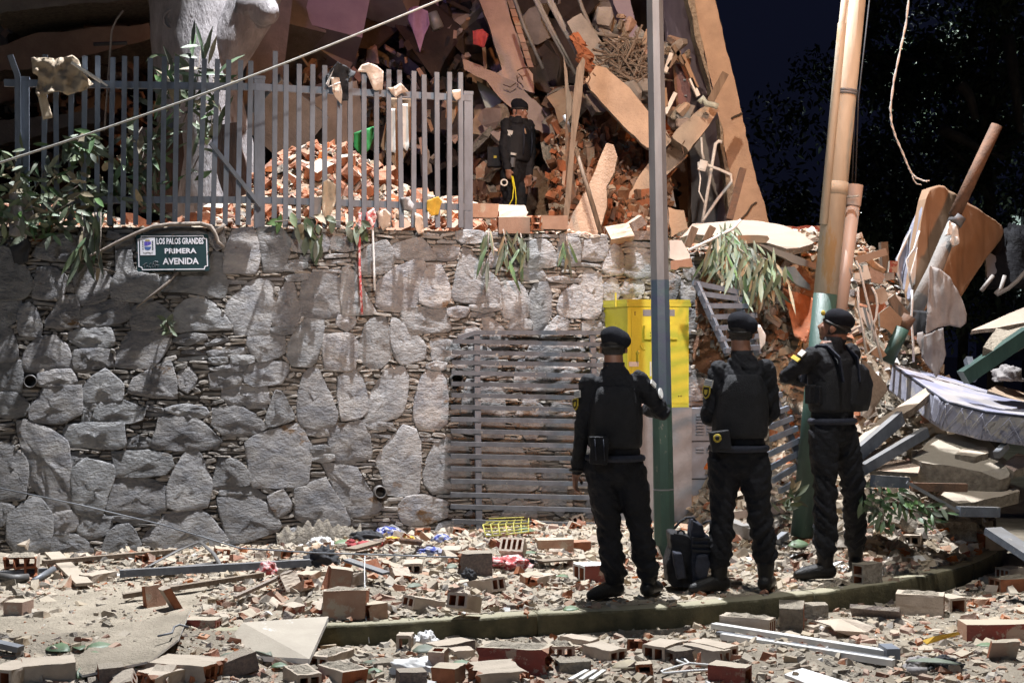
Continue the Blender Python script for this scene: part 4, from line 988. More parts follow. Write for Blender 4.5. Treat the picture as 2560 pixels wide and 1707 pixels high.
hang('white_rag','R2',[(1040,1390),(1090,1420),(1100,1520),(1060,1530),(1035,1480)],m_creamcloth,'white twisted rag at the foot of the fence under the yellow one','clothing',group=GC,amp=.05,freq=16,seed=19,back=-.08)
hang('dark_sheet','R1',[(60,1270),(190,1240),(220,1400),(170,1560),(60,1540)],m_greycloth,'dark brown-grey sheet hanging over the wall at the far left','clothing',group=GC,amp=.07,freq=9,seed=20,back=-.14)
o=sheet('dark_sheet',[P(*vp('A',*p),11.18)for p in[(80,90),(200,80),(270,250),(240,400),(130,425),(100,300)]],m_blackcloth,amp=.05,seed=21)
tag(o,'dark cloth hanging down the wall face at the far left','clothing',GC)
for k,(pts,m,lab)in enumerate((([(1165,900),(1255,540)],0,0),)):pass
def wall_off(px,py,n):
 s,z=wall_sz(px,py);return wall_pt(s,z,n)
def cord(name,pts,r,m,label,cat='cord',group=None,n=6):
 mb=MB();mb.tube(pts,r,n);return tag(obj(name,mb,m,smooth=True),label,cat,group)
cord('frayed_rope',[wall_off(*vp('B',x,y),.09)for x,y in((1145,-20),(1140,200),(1140,450),(1150,650),(1160,840))],.012,m_pinkcloth,'frayed red and white cord hanging down the wall face',group='cords down the wall')
cord('knotted_rope',[wall_off(*vp('B',x,y),.1)for x,y in((1245,20),(1250,150),(1258,350),(1262,500),(1268,640))],.010,m_rope,'cream knotted cord hanging beside the red one',group='cords down the wall')
# ---------------------------------------------------------------- leaves
def leaf(mb,p,d,L,wd,up,mi=0,curl=.25):
 d=Vector(d).normalized();up=Vector(up);s_=d.cross(up)
 if s_.length<.05:s_=Vector((1,0,0))
 s_.normalize();n_=s_.cross(d)
 rows=[]
 for t,w_ in((0,.12),(.25,.8),(.55,1.0),(.8,.6),(1.0,.04)):
  c=Vector(p)+d*(L*t)-n_*(curl*L*t*t)
  rows.append((c-s_*(wd*w_/2)+n_*(.12*wd*w_),c,c+s_*(wd*w_/2)+n_*(.12*wd*w_)))
 o=len(mb.v)
 for r_ in rows:mb.v+=[tuple(x)for x in r_]
 for i in range(4):
  a=o+i*3
  mb.f.append((a,a+1,a+4,a+3));mb.f.append((a+1,a+2,a+5,a+4));mb.m+=[mi,mi]
lr=random.Random(21)
def leaf_plant(name,stems,label,cat,n_leaf,L=.16,wd=.05,mats=None,spread=.12,down=.5,group=None,twig_r=.006):
 """stems = polylines; leaves grow along them"""
 mats=mats or[m_leafdust,m_leaf,m_dryleaf]
 base=Vector(stems[0][0])
 t=thing(name,label,cat,base,group)
 sm=MB();lv=MB()
 for st in stems:sm.tube([Vector(p)-base for p in st],[twig_r*(1-.6*i/len(st))for i in range(len(st))],5)
 for _ in range(n_leaf):
  st=lr.choice(stems);i=lr.randrange(len(st)-1);u=lr.random()
  p=Vector(st[i]).lerp(Vector(st[i+1]),u)-base
  d=(Vector(st[i+1])-Vector(st[i])).normalized()*.4+Vector((lr.uniform(-1,1),lr.uniform(-1,.3),lr.uniform(-1.1,.6)-down))
  leaf(lv,p+Vector((lr.uniform(-1,1),lr.uniform(-1,1),lr.uniform(-1,1)))*spread,d,L*lr.uniform(.5,1.25),wd*lr.uniform(.6,1.25),(lr.uniform(-.4,.4),-1,lr.uniform(-.2,.8)),lr.choices(range(len(mats)),[.6,.25,.15][:len(mats)])[0],lr.uniform(-.1,.5))
 obj('stem',sm,m_twig,t,True)['kind']='stuff'
 o=obj('leaves',lv,mats,t,True);o['kind']='stuff'
 return t
def fps(v,pts,back):return[fence_pt(*vp(v,*p),back=back)for p in pts]
leaf_plant('fallen_branch',[fps('R1',[(40,1480),(120,1250),(90,1050)],-.1),fps('R1',[(60,1480),(220,1250),(330,1060)],-.12),fps('R1',[(150,1480),(400,1290),(560,1180)],-.1),fps('R1',[(200,1480),(330,1400),(500,1300)],-.15)],'broken leafy branches piled against the left end of the fence','branch',270,L=.14,wd=.04,spread=.15,down=.3,group='broken branches on the wall')
leaf_plant('fallen_branch',[fps('R1',[(560,1450),(640,1200),(620,980)],.12),fps('R1',[(700,1450),(780,1200),(850,950),(930,830)],.1),fps('R1',[(800,1300),(900,1150),(950,950)],.1),fps('R1',[(480,900),(600,960)],-.05)],'long-leaved branch standing behind the pickets left of the tree','branch',190,spread=.1,group='broken branches on the wall')
leaf_plant('fallen_branch',[fps('R1',[(1000,950),(1090,600),(1110,400)],.2),fps('R1',[(1200,800),(1290,520),(1310,330)],.2),fps('R1',[(1240,1150),(1380,850),(1400,450)],.2),fps('R1',[(1000,1350),(1020,1150),(1000,900)],.1)],'strap-leaved plant growing in front of the tree trunk','plant',130,L=.24,wd=.045,spread=.08,down=-.4,group='broken branches on the wall')
leaf_plant('fallen_branch',[[wall_off(*vp('A',x,y),.1)for x,y in((820,-20),(800,150),(780,300))],[wall_off(*vp('A',x,y),.1)for x,y in((860,-20),(860,180),(840,400))],[wall_off(*vp('A',x,y),.1)for x,y in((700,-20),(720,200),(690,340))]],'long drooping leaves hanging over the wall left of the street sign','leaves',18,L=.30,wd=.045,spread=.03,down=1.5,group='broken branches on the wall')
leaf_plant('fallen_branch',[[wall_off(*vp('B',x,y),.12)for x,y in((420,60),(720,30),(1000,60))],[wall_off(*vp('B',x,y),.1)for x,y in((700,60),(780,180),(800,210))],[wall_off(*vp('B',x,y),.1)for x,y in((1100,60),(1180,150))]],'rubber-leaved twigs poking out at the foot of the fence','leaves',34,L=.16,wd=.07,spread=.06,down=.6,group='broken branches on the wall')
leaf_plant('fallen_branch',[[wall_off(*vp('E',x,y),.1)for x,y in((370,60),(365,200),(370,380))],[wall_off(*vp('E',x,y),.1)for x,y in((510,60),(540,200),(560,420))],[wall_off(*vp('E',x,y),.1)for x,y in((680,100),(700,200),(720,280))],[wall_off(*vp('E',x,y),.1)for x,y in((1130,130),(1130,230))]],'torn strap leaves hanging over the wall above the leaning gate','leaves',40,L=.26,wd=.03,spread=.04,down=1.4,group='broken branches on the wall')
leaf_plant('wall_plant',[[wall_off(*vp('A',x,y),.07)for x,y in((1460,1010),(1440,950),(1400,880))]],'pale green seedling growing from the wall under the sign','plant',14,L=.09,wd=.035,spread=.015,down=-.2,mats=[m_leafdust])
def root(pts,r,label):
 mb=MB();mb.tube([wall_off(*vp('A',x,y),n_)for x,y,n_ in pts],r,8)
 tag(obj('vine_root',mb,m_twig,smooth=True),label,'root','roots creeping over the wall')
root([(640,420,.07),(700,370,.08),(850,310,.09),(980,240,.09),(1150,160,.1),(1300,100,.1),(1450,80,.1),(1700,75,.1)],[.007,.009,.011,.012,.014,.016,.017,.018],'grey root arching over the top of the street sign')
root([(1700,75,.1),(1790,100,.1),(1830,160,.1),(1850,230,.1),(1900,270,.09)],[.018,.018,.017,.015,.01],'thick root curling round the right end of the street sign')
root([(1830,150,.09),(1880,110,.1),(1905,80,.1)],[.02,.018,.016],'stubby broken root right of the street sign')
root([(1510,480,.07),(1420,580,.08),(1320,660,.08),(1160,780,.07)],[.014,.014,.012,.006],'straight root running down from the bottom of the sign')
root([(690,400,.07),(850,450,.07),(990,480,.06)],[.008,.007,.005],'thin root crossing the wall left of the sign')
# ================================================================ STREET SIGN
def sp(x,y,n_=.10):return wall_off(*vp('A',x,y),n_)
c0,c1,c2,c3=sp(1163,168),sp(1770,160),sp(1778,475),sp(1163,478)
sc0=(c0+c1+c2+c3)/4
ex=((c1-c0)+(c2-c3)).normalized();ez=((c0-c3)+(c1-c2));ez=(ez-ex*ez.dot(ex)).normalized();en=ex.cross(ez)
SW,SH=((c1-c0).length+(c2-c3).length)/2,((c0-c3).length+(c1-c2).length)/2
sign=thing('street_sign','dark green street sign with white lettering fixed high on the stone wall','street sign')
sign.matrix_world=Matrix((ex,ez,en)).transposed().to_4x4();sign.location=sc0
def notch(w_,h_,c):
 pts=[]
 for(sx_,sy_,seq)in((1,1,0),(-1,1,1),(-1,-1,0),(1,-1,1)):
  cx,cy=sx_*w_/2,sy_*h_/2
  arc=[(cx-sx_*c,cy),(cx-sx_*c,cy-sy_*c*.55),(cx-sx_*c*.55,cy-sy_*c),(cx,cy-sy_*c)]
  if seq==0:arc=arc[::-1]
  pts+=arc
 return pts
mb=MB();rr=.012
pl=[]
for sx_,sy_ in((1,1),(-1,1),(-1,-1),(1,-1)):
 seq=[(SW/2-rr+rr*math.cos(a),SH/2-rr+rr*math.sin(a))for a in(0,math.pi/4,math.pi/2)]
 if sx_*sy_<0:seq=seq[::-1]
 pl+=[(sx_*x,sy_*y)for x,y in seq]
mb.prism([(x,y,0)for x,y in pl],(0,0,-.004));obj('panel',mb,m_signgreen,sign)
def ring(name,outer,inner,z0,m):
 mb=MB();n=len(outer)
 for P_ in(outer,inner):
  for z in(z0,z0+.0015):mb.v+=[(x,y,z)for x,y in P_]
 for i in range(n):
  j=(i+1)%n
  mb.f+=[(n+i,n+j,3*n+j,3*n+i),(i,j,n+j,n+i),(2*n+j,2*n+i,3*n+i,3*n+j)];mb.m+=[0,0,0]
 return obj(name,mb,m,sign)
ring('border',notch(SW-.022,SH-.022,.026),notch(SW-.038,SH-.038,.024),.0005,m_signwhite)
def text(name,s,width,height,cx,cy,m,parent,z=.0012,depth=.0008,bold=.02,shear=0.0,rot=0):
 cu=bpy.data.curves.new(name,'FONT');cu.body=s;cu.extrude=depth/2;cu.offset=bold*0;cu.align_x='CENTER';cu.shear=shear
 cu.size=1.0;cu.resolution_u=2;cu.offset=bold
 t_=bpy.data.objects.new(name,cu);C.objects.link(t_)
 dg=bpy.context.evaluated_depsgraph_get();me=bpy.data.meshes.new_from_object(t_.evaluated_get(dg))
 bpy.data.objects.remove(t_)
 xs=[v.co.x for v in me.vertices];ys=[v.co.y for v in me.vertices]
 kx=width/(max(xs)-min(xs));ky=height/(max(ys)-min(ys));ox=(max(xs)+min(xs))/2;oy=(max(ys)+min(ys))/2
 for v in me.vertices:
  z_=v.co.z
  v.co=Vector(((v.co.x-ox)*kx,(v.co.y-oy)*ky,z_))
 if rot:me.transform(Matrix.Rotation(R(rot),4,'Z'))
 me.transform(Matrix.Translation((cx,cy,z)))
 me.materials.append(m)
 return link(name,me,parent)
def sl_(x,y):return((x-1090)/1800*SW,(728-y)/895*SH)
def stext(s,x0,y0,x1,y1,bold=.03):
 a=sl_(x0,y1);b=sl_(x1,y0)
 text('lettering',s,b[0]-a[0],b[1]-a[1],(a[0]+b[0])/2,(a[1]+b[1])/2,m_signwhite,sign,bold=bold)
stext('LOS PALOS GRANDES',690,370,1865,525)
stext('PRIMERA',885,622,1675,748)
stext('AVENIDA',825,855,1725,1012)
cr_=MB();a=sl_(280,785);b=sl_(655,365)
mb=MB();mb.prism([(a[0],a[1],.0016),(b[0],a[1],.0016),(b[0],b[1],.0016),(a[0],b[1],.0016)],(0,0,-.0012));cp=obj('crest_plate',mb,m_signwhite,sign)
def crest(name,pts,m,z=.0022):
 mb=MB();mb.prism([(*sl_(x,y),z)for x,y in pts],(0,0,-.0005));obj(name,mb,m,cp)
crest('shield',[(385,458),(468,458),(468,560),(385,560)],m_signpurple)
crest('shield',[(472,458),(550,458),(550,520),(500,545),(472,545)],m_signpurple)
crest('shield',[(385,580),(550,580),(545,620),(520,650),(468,668),(410,650),(390,620)],m_signblue)
crest('crown',[(415,450),(405,405),(430,425),(445,392),(465,420),(490,390),(505,422),(535,400),(520,450)],m_signgold)
for y in(455,500,545,590,640):crest('laurel_leaf',[(330,y),(345,y-22),(372,y+5),(350,y+12)],m_signgreen)
for y in(450,490,530,570,610,645):crest('laurel_leaf',[(568,y+20),(580,y-10),(612,y-15),(600,y+20)],m_signgreen)
crest('ribbon',[(340,690),(380,730),(470,705),(560,730),(605,690),(575,745),(520,725),(545,765),(470,722),(385,765),(420,728),(365,748)],m_greycloth)
gm=MB()
for st in([(330,1030),(390,985),(440,965)],[(365,1085),(385,1010)],[(415,1085),(430,1000),(460,1075)],[(420,1050),(460,1040)],[(545,975),(505,990),(490,1060),(530,1085)],[(590,985),(560,1030),(575,1085),(615,1050),(610,990),(590,985)],[(640,1085),(650,960),(700,945),(690,1000),(650,1015),(740,1030),(690,1085)],[(590,950),(640,932),(720,940)]):
 gm.tube([(*sl_(x,y),.0014)for x,y in st],.0016,5)
obj('graffiti_tag',gm,m_galv,sign)
for x,y in((1120,1140),(205,728),(1968,728),(1100,292)):
 mb=MB();mb.ell((*sl_(x,y),.002),(.006,.006,.004),n=8,m=5);obj('bolt',mb,m_rust,sign)
# ================================================================ GATE PANEL LEANING ON THE WALL
gate=thing('leaning_gate','fallen steel gate panel of horizontal bars leaning on its side against the wall','gate',G(1300,1330,.05))
def gobj(name,mb,m):
 o=link(name,mb.mesh(name,[m]));o.parent=gate;o.matrix_parent_inverse=Matrix.Translation(-gate.location);return o
def gp(px,py,off=0.0):
 s,z=wall_sz(px,py)
 return wall_pt(s,z,.10+.16*(1-z/2.0)+off)
bars=[(1177,832,1500,832),(1124,853,1502,861),(1122,880,1502,888),(1121,905,1500,912),(1119,931,1500,939),(1118,958,1500,966),(1118,986,1500,994),(1116,1015,1502,1023),(1115,1045,1502,1052),(1115,1074,1502,1082),(1114,1105,1502,1112),(1113,1135,1502,1143),(1112,1166,1504,1173),(1112,1196,1506,1205),(1111,1229,1506,1238),(1111,1258,1508,1268),(1113,1294,1510,1304)]
for i,(x0,y0,x1,y1)in enumerate(bars):
 mb=MB();mb.bar(gp(x0,y0),gp(x1,y1),.022,.036)
 if i==0:mb.bar(gp(1177,832),gp(1136,845),.022,.036)
 gobj('bar',mb,m_steel2)
for(x0,y0,x1,y1)in((1185,828,1181,1352),(1472,832,1478,1330)):
 mb=MB();mb.bar(gp(x0,y0,-.032),gp(x1,y1,-.032),.05,.035,up=WN);gobj('rail',mb,m_steel2)
# ================================================================ YELLOW CABINET, PLINTH, GREY CABINET
cabY=12.02
cab=thing('electrical_cabinet','bright yellow electrical cabinet on a grey concrete plinth behind the lamp post','cabinet',P(1645,1016,cabY))
def cobj(name,mb,m,par=None):
 o=link(name,mb.mesh(name,m if isinstance(m,list)else[m]));o.parent=par or cab
 o.matrix_parent_inverse=Matrix.Translation(-cab.location);return o
f0=P(1569,1016,cabY);f1=P(1722,1012,cabY+.1);top0=P(1569,757,cabY).z
dx=(f1-f0);dx.z=0;dv=Vector((-dx.y,dx.x,0)).normalized()*.50+Vector((-.12,0,0))
base=[f0,f0+dx,f0+dx+dv,f0+dv]
zb=f0.z-.01
mb=MB();mb.prism([Vector((p.x,p.y,zb))for p in base],(0,0,top0-zb));cobj('case',mb,m_yellow)
mb=MB();ce=sum(base,Vector())/4
mb.prism([ce+(p-ce)*1.035+Vector((0,0,top0+.002-p.z))for p in base],(0,0,.028))
mb.prism([ce+(p-ce)*1.05+Vector((0,0,top0-.03-p.z))for p in base],(0,0,.031));cobj('lid',mb,m_yellow)
du=dx.normalized();dn=Vector((du.y,-du.x,0))
def cf(px,py,off=.004):
 nn=dn;o_=Vector((0,0,1.6));dr=Vector(((px-1280)/F,1,(HZ-py)/F));t=(f0-o_).dot(nn)/dr.dot(nn)
 return o_+dr*t+nn*off
def cbox(name,x0,y0,x1,y1,th,m,off=0.0):
 a,b,c,d=cf(x0,y1,th+off),cf(x1,y1,th+off),cf(x1,y0,th+off),cf(x0,y0,th+off)
 mb=MB();mb.prism([a,b,c,d],dn*-(th+.003));return cobj(name,mb,m)
cbox('door',1578,772,1718,1008,.006,m_yellow)
cbox('name_plate',1607,774,1686,790,.004,m_louvre,.006)
cbox('handle_box',1608,814,1690,848,.045,m_yellow,.006)
cbox('sticker',1572,904,1596,916,.002,m_white,.006)
cbox('sticker',1624,904,1628,940,.002,m_white,.006)
mb=MB();mb.tube([cf(1594,878,.01),cf(1594,884,.03),cf(1594,902,.03)],.008,8);mb.ell(cf(1594,880,.02),(.014,.012,.014));cobj('lock',mb,m_yellow)
mb=MB();mb.tube([cf(1600,862,.012),cf(1606,872,.014),cf(1613,874,.012)],.006,6);cobj('latch',mb,m_yellow)
for x,y in((1587,781),(1587,786),(1696,990),(1702,990),(1622,832),(1622,840)):
 mb=MB();mb.ell(cf(x,y,.05 if x==1622 else .008),(.006,.006,.006),n=6,m=4);cobj('rivet',mb,m_rust)
mb=MB();e0=base[0]+dv*.35;e0.z=top0-.03;mb.prism([e0+Vector((-.02,-.03,0)),e0+Vector((-.02,.05,0)),e0+Vector((-.02,.05,.12)),e0+Vector((-.02,-.03,.12))],(.012,0,0));cobj('lifting_lug',mb,m_yellow)
pl0=[ce+(p-ce)*1.0+Vector((0,0,-p.z))for p in base]
mb=MB();mb.prism([p+Vector((0,0,-.1))for p in[base[0]*1-Vector((0,0,base[0].z))-du*.02-dn*-.02,base[1]-Vector((0,0,base[1].z))+du*.02+dn*.02,base[2]-Vector((0,0,base[2].z))+du*.02,base[3]-Vector((0,0,base[3].z))-du*.02]],(0,0,zb+.1-.001))
pln=tag(obj('concrete_plinth',mb,m_plinth),'grey painted concrete plinth under the yellow cabinet','plinth')
gb=thing('louvred_cabinet','low grey metal cabinet with louvres beside the concrete plinth','cabinet',P(1760,1240,12.3))
a0=P(1727,1260,12.14);w3=du*.46;top_=P(1727,1022,12.14).z
mb=MB();mb.prism([Vector((p.x,p.y,-.05))for p in(a0,a0+w3,a0+w3-dn*.35,a0-dn*.35)],(0,0,top_+.05))
o=obj('case',mb,m_louvre);o.parent=gb;o.matrix_parent_inverse=Matrix.Translation(-gb.location)
for(z0,n_)in((top_-.05,7),(top_-.33,2)):
 for i in range(n_):
  for k in range(4):
   mb=MB();c=a0+du*(.045+.095*k)+dn*.004;c=Vector((c.x,c.y,z0-.026*i))
   mb.prism([c-Vector((0,0,.008)),c+du*.07-Vector((0,0,.008)),c+du*.07+Vector((0,0,.004)),c+Vector((0,0,.004))],dn*.012-Vector((0,0,.006)))
   o=obj('louvre',mb,m_louvre);o.parent=gb;o.matrix_parent_inverse=Matrix.Translation(-gb.location)
for z0 in(top_-.60,top_-.28):
 mb=MB();c=a0+dn*.003;c=Vector((c.x,c.y,z0));mb.prism([c,c+du*.46,c+du*.46+Vector((0,0,.008)),c+Vector((0,0,.008))],dn*.003);o=obj('seam',mb,m_black);o.parent=gb;o.matrix_parent_inverse=Matrix.Translation(-gb.location)
# ================================================================ POSTS AND POLES
lp=thing('lamp_post','green and grey octagonal lamp post standing among the officers','lamp post',G(1662,1404,.0))
b0=Vector((lp.location.x,lp.location.y,-.1));LD=lp.location.y
def axis_pt(px,py):return P(px,py,LD)
def lpart(name,z0,z1,r0,r1,m,x_off=0.0):
 mb=MB();t0=P(1662,1404,LD);t1=P(1637,0,LD)
 def at(z):
  u=(z-t0.z)/(t1.z-t0.z);return t0.lerp(t1,u)
 mb.tube([at(z0),at(z1)],[r0,r1],8,up=(1,.41,0))
 o=obj(name,mb,m);o.parent=lp;o.matrix_parent_inverse=Matrix.Translation(-lp.location);return o
zB=P(0,1010,LD).z;zT=P(0,700,LD).z;zS=P(0,1222,LD).z
lpart('lower_shaft',-.12,zS-.003,.083,.080,m_green)
lpart('band',zS-.006,zS+.004,.083,.083,m_galv)
lpart('middle_shaft',zS+.004,zB,.080,.076,m_green)
lpart('blue_shaft',zB,P(0,800,LD).z,.0755,.0735,m_bluepaint)
lpart('blue_shaft',P(0,800,LD).z,zT,.0735,.071,m_bluepaint)
lpart('upper_shaft',zT,5.6,.0708,.060,m_galv)
pole=thing('leaning_pole','thick cream utility pole with a green base leaning to the right','utility pole',G(2006,1296,.02))
PD=11.0
def pa(py,dx_=0.0,dd=0.0):
 x=2010+(2135-2010)*(1290-py)/1290.0
 return P(x+dx_,py,PD+dd)
def pobj(name,mb,m,smooth=True):
 o=obj(name,mb,m,smooth=smooth);o.parent=pole;o.matrix_parent_inverse=Matrix.Translation(-pole.location);return o
mb=MB();mb.tube([pa(1340),pa(735)],[.088,.092],20);pobj('green_base',mb,m_green)
mb=MB();mb.tube([pa(735),pa(300),pa(-160)],[.0915,.090,.088],20);pobj('shaft',mb,m_polewhite)
mb=MB();mb.tube([pa(560,-22,-.08),pa(60,-24,-.08),pa(56,-24,-.08),pa(-160,-22,-.08)],[.033,.033,.027,.027],12);pobj('conduit',mb,m_polewhite)
for y in(226,232):
 mb=MB();mb.tube([pa(y+6),pa(y)],.098,16);pobj('clamp',mb,m_galv)
mb=MB();mb.tube([pa(486),pa(455)],.096,20);pobj('collar',mb,m_polewhite)
mb=MB();mb.tube([pa(493,30,-.06),pa(490,60,-.1)],.008,6);pobj('cable_tie',mb,m_cable)
pv=thing('drain_pipe','pinkish plastic pipe strapped to the right side of the leaning pole','pipe',P(2100,800,PD))
mb=MB()
A_,B_=P(2085,900,PD+.03),P(2139,462,PD+.03)
n_=18
mb.tube([A_,A_.lerp(B_,.9)],.054,n_);mb.tube([A_.lerp(B_,.88),B_],.060,n_,cap=False)
o=obj('pipe',mb,m_pvc,smooth=True);o.parent=pv;o.matrix_parent_inverse=Matrix.Translation(-pv.location)
mb=MB();mb.tube([A_.lerp(B_,.93),B_-(B_-A_)*.004],.053,n_);o=obj('dark_inside',mb,m_black,smooth=True);o.parent=pv;o.matrix_parent_inverse=Matrix.Translation(-pv.location)
for k,(x0,x1)in enumerate(((2130,2165),(2138,2178))):
 cord('black_cable',[P(x0,470,PD+.02),P(x0+8,250,PD+.1),P(x1,-40,PD+.3)],.006,m_blackcloth,'thin black cable rising out of the drain pipe',group='cables rising from the drain pipe')
gp_=[]
for i in range(25):
 t=i/24;x=-40+t*1200;y=420+(-25-420)*t+34*math.sin(math.pi*t)*.55
 gp_.append(P(x,y,10.5+.5*t))
cord('power_cable',gp_,.0085,m_cable,'pale power cable sagging diagonally across the fence',n=8)
rp=[(2274,-20),(2265,60),(2250,130),(2235,200),(2226,270),(2229,310),(2240,345),(2258,385),(2272,420),(2280,435),(2292,446),(2304,450)]
rope=thing('hanging_rope','white twisted rope hanging from above with a frayed end','rope',P(2226,270,10.4))
mb=MB();pts=[P(x,y,10.4)for x,y in rp]
fine=[]
for a,b in zip(pts,pts[1:]):
 for i in range(6):fine.append(a.lerp(b,i/6))
fine.append(pts[-1])
for ph in range(2):
 mb.tube([p+Vector((math.cos(i*.9+ph*math.pi),math.sin(i*.9+ph*math.pi),0))*.004 for i,p in enumerate(fine)],.0052,6)
o=obj('strands',mb,m_rope,smooth=True);o.parent=rope;o.matrix_parent_inverse=Matrix.Translation(-rope.location)
mb=MB()
mb.tube([pts[-2],P(2308,453,10.4),P(2324,452,10.4)],.004,5);mb.tube([pts[-3],P(2284,450,10.4),P(2292,460,10.4),P(2304,462,10.4)],.004,5);mb.tube([pts[-2],P(2312,452,10.42),P(2318,456,10.42)],.003,5)
o=obj('frayed_end',mb,m_rope,smooth=True);o.parent=rope;o.matrix_parent_inverse=Matrix.Translation(-rope.location)
wl=[]
for(x,y,d)in((-20,1216,10.2),(200,1262,10.2),(400,1310,10.2),(600,1370,10.1),(800,1382,9.9),(1000,1388,9.8),(1180,1394,9.7)):wl.append(P(x,y,d))
cord('steel_wire',wl,.0055,m_galv,'thin wire stretched low in front of the wall and over the heap')
# ================================================================ COLLAPSED BUILDING BEHIND THE WALL
er=random.Random(17)
def jag(pts,amp=.03,step=.22,edges=None):
 """roughen the outline of a broken piece (3-D points)"""
 out=[]
 n=len(pts)
 for i in range(n):
  a,b=Vector(pts[i]),Vector(pts[(i+1)%n])
  out.append(a)
  if edges is not None and i not in edges:continue
  k=int((b-a).length/step)
  for j in range(1,k):
   out.append(a.lerp(b,j/k)+Vector((er.uniform(-amp,amp),0,er.uniform(-amp,amp))))
 return out
def slab(name,v,pts,d,thick,m,label,cat,dd=None,amp=.03,edges=None,side=None,group=None,parent=None,step=.22):
 """broken slab: outline of its front at depth d (or a depth per point) and a thickness vector"""
 q=[]
 for i,p in enumerate(pts):
  px,py=vp(v,*p);q.append(P(px,py,d if dd is None else dd[i]))
 q=jag(q,amp,step,edges)
 if amp>.008:q=jag(q,min(.009,amp*.4),.07)
 mb=MB();mb.prism(q,thick if isinstance(thick,(tuple,Vector))else(0,thick,0),0,1)
 o=obj(name,mb,[m,side or m_broken],parent)
 if parent is None:centre(o);tag(o,label,cat,group)
 return o
def rod(name,v,pts,d,r,m,label,cat='rod',group=None,d1=None,n=6,flat=None):
 mb=MB();k=len(pts)-1
 pp=[P(*vp(v,*p),d if d1 is None else d+(d1-d)*i/max(1,k))for i,p in enumerate(pts)]
 if flat:
  for a,b in zip(pp,pp[1:]):mb.bar(a,b,flat,r*2)
 else:mb.tube(pp,r,n)
 o=obj(name,mb,m,smooth=not flat)
 centre(o)
 return tag(o,label,cat,group)
GD='pieces of the collapsed building'
lw=slab('leaning_wall','R3',[(1395,-60),(1530,-60),(1545,30),(1600,280),(1690,640),(1745,900),(1800,1150),(1880,1420),(1640,1440),(1655,1180),(1620,1050),(1590,900),(1560,740),(1530,600),(1490,430),(1440,200)],14.6,(-.03,2.6,0),m_conc,'tall pale slab of the collapsed building leaning against the night sky','building wall',amp=.02,side=m_lilac,edges=[1,2,3,4,5,6])
for(pts,m)in(([(1350,-60),(1395,-60),(1440,200),(1490,430),(1530,600),(1518,612),(1470,430),(1405,210)],m_broken),([(1560,740),(1590,900),(1620,1050),(1655,1180),(1640,1400),(1620,1300),(1600,1080),(1570,920)],m_broken)):
 q=jag([P(*vp('R3',*p),14.55)for p in pts],.02,.12)
 mb=MB();mb.prism(q,(0,.25,0));o=obj('broken_edge',mb,m,lw);o.matrix_parent_inverse=Matrix.Translation(-lw.location)
for pts in([(1640,752),(1662,738),(1690,728),(1710,715)],[(1700,1390),(1740,1350),(1770,1300),(1800,1280)]):
 mb=MB();mb.tube([P(*vp('R3',*p),14.59)for p in pts],.012,5);o=obj('crack',mb,m_core,lw);o.matrix_parent_inverse=Matrix.Translation(-lw.location)
slab('leaning_wall','R3',[(870,-60),(980,-60),(1062,220),(1000,275),(960,200)],16.0,.3,m_lilac,'narrow lilac wall strip hanging at the top behind the lamp post','building wall',group=GD,side=m_lilac)
slab('leaning_wall','R3',[(1195,-60),(1390,-60),(1440,205),(1490,435),(1522,615),(1400,520),(1320,390),(1240,260)],0,.2,m_lilac,'grey-lilac inner wall face leaning right of the lamp post','building wall',group=GD,side=m_lilac,dd=[16.6,14.75,14.72,14.7,14.7,15.4,15.8,16.3],amp=.01)
slab('leaning_wall','R3',[(1370,900),(1560,760),(1640,1180),(1640,1440),(1400,1440)],15.6,.3,m_greycloth,'dark brown-grey inner wall at the foot of the leaning slab','building wall',group=GD)
bm_=slab('fallen_beam','R3',[(715,505),(740,480),(785,415),(850,430),(1000,560),(1110,700),(1215,800),(1262,890),(1232,925),(1110,935),(960,800),(740,560)],14.0,(.05,.55,.05),m_conc,'thick tan concrete beam fallen diagonally behind the lamp post','beam',amp=.015,group=GD,side=m_concg)
slab('fallen_beam','R3',[(600,140),(640,110),(690,85),(880,360),(1005,560),(850,440),(785,420),(715,330)],14.5,(0,.3,0),m_concg,'rough grey upper end of the fallen diagonal beam','beam',amp=.03,group=GD)
for i in range(12):
 u=i/12
 a=P(*vp('R3',665+70*u+er.uniform(-15,15),265+190*u),14.25)
 o=link('brick',brick_mesh('brick',L=.2,W=.1,H=.06,nh=2,mats=MS_O,broken=(.05,.05)),loc=a,rot=(R(er.uniform(-20,20)),R(50+er.uniform(-15,15)),R(er.uniform(-30,30))))
 tag(o,'raw red brick bedded in the broken flank of the diagonal beam','brick piece','bricks in the flank of the fallen beam')
slab('fallen_block','R3',[(1262,865),(1290,825),(1440,690),(1480,670),(1560,680),(1545,720),(1370,958),(1350,930),(1290,890)],13.9,(.02,.5,0),m_conc,'tan concrete block wedged between the beam and the leaning slab','concrete block',amp=.015,group=GD)
slab('fallen_beam','R3',[(1228,942),(1340,918),(1366,985),(1230,1110),(1115,1200),(1000,1312),(968,1275),(1062,1105),(1115,1035)],14.3,(0,.45,0),m_conc,'lower tan beam running down behind the lamp post to the left','beam',amp=.03,group=GD)
slab('fallen_column','R3',[(600,1440),(640,1340),(730,1200),(800,1020),(850,905),(895,915),(920,990),(900,1090),(850,1180),(852,1310),(785,1505),(610,1490)],13.2,(.03,.35,.02),m_conc,'tan column stump leaning right at the wall top beside the planks','column',amp=.025,group=GD)
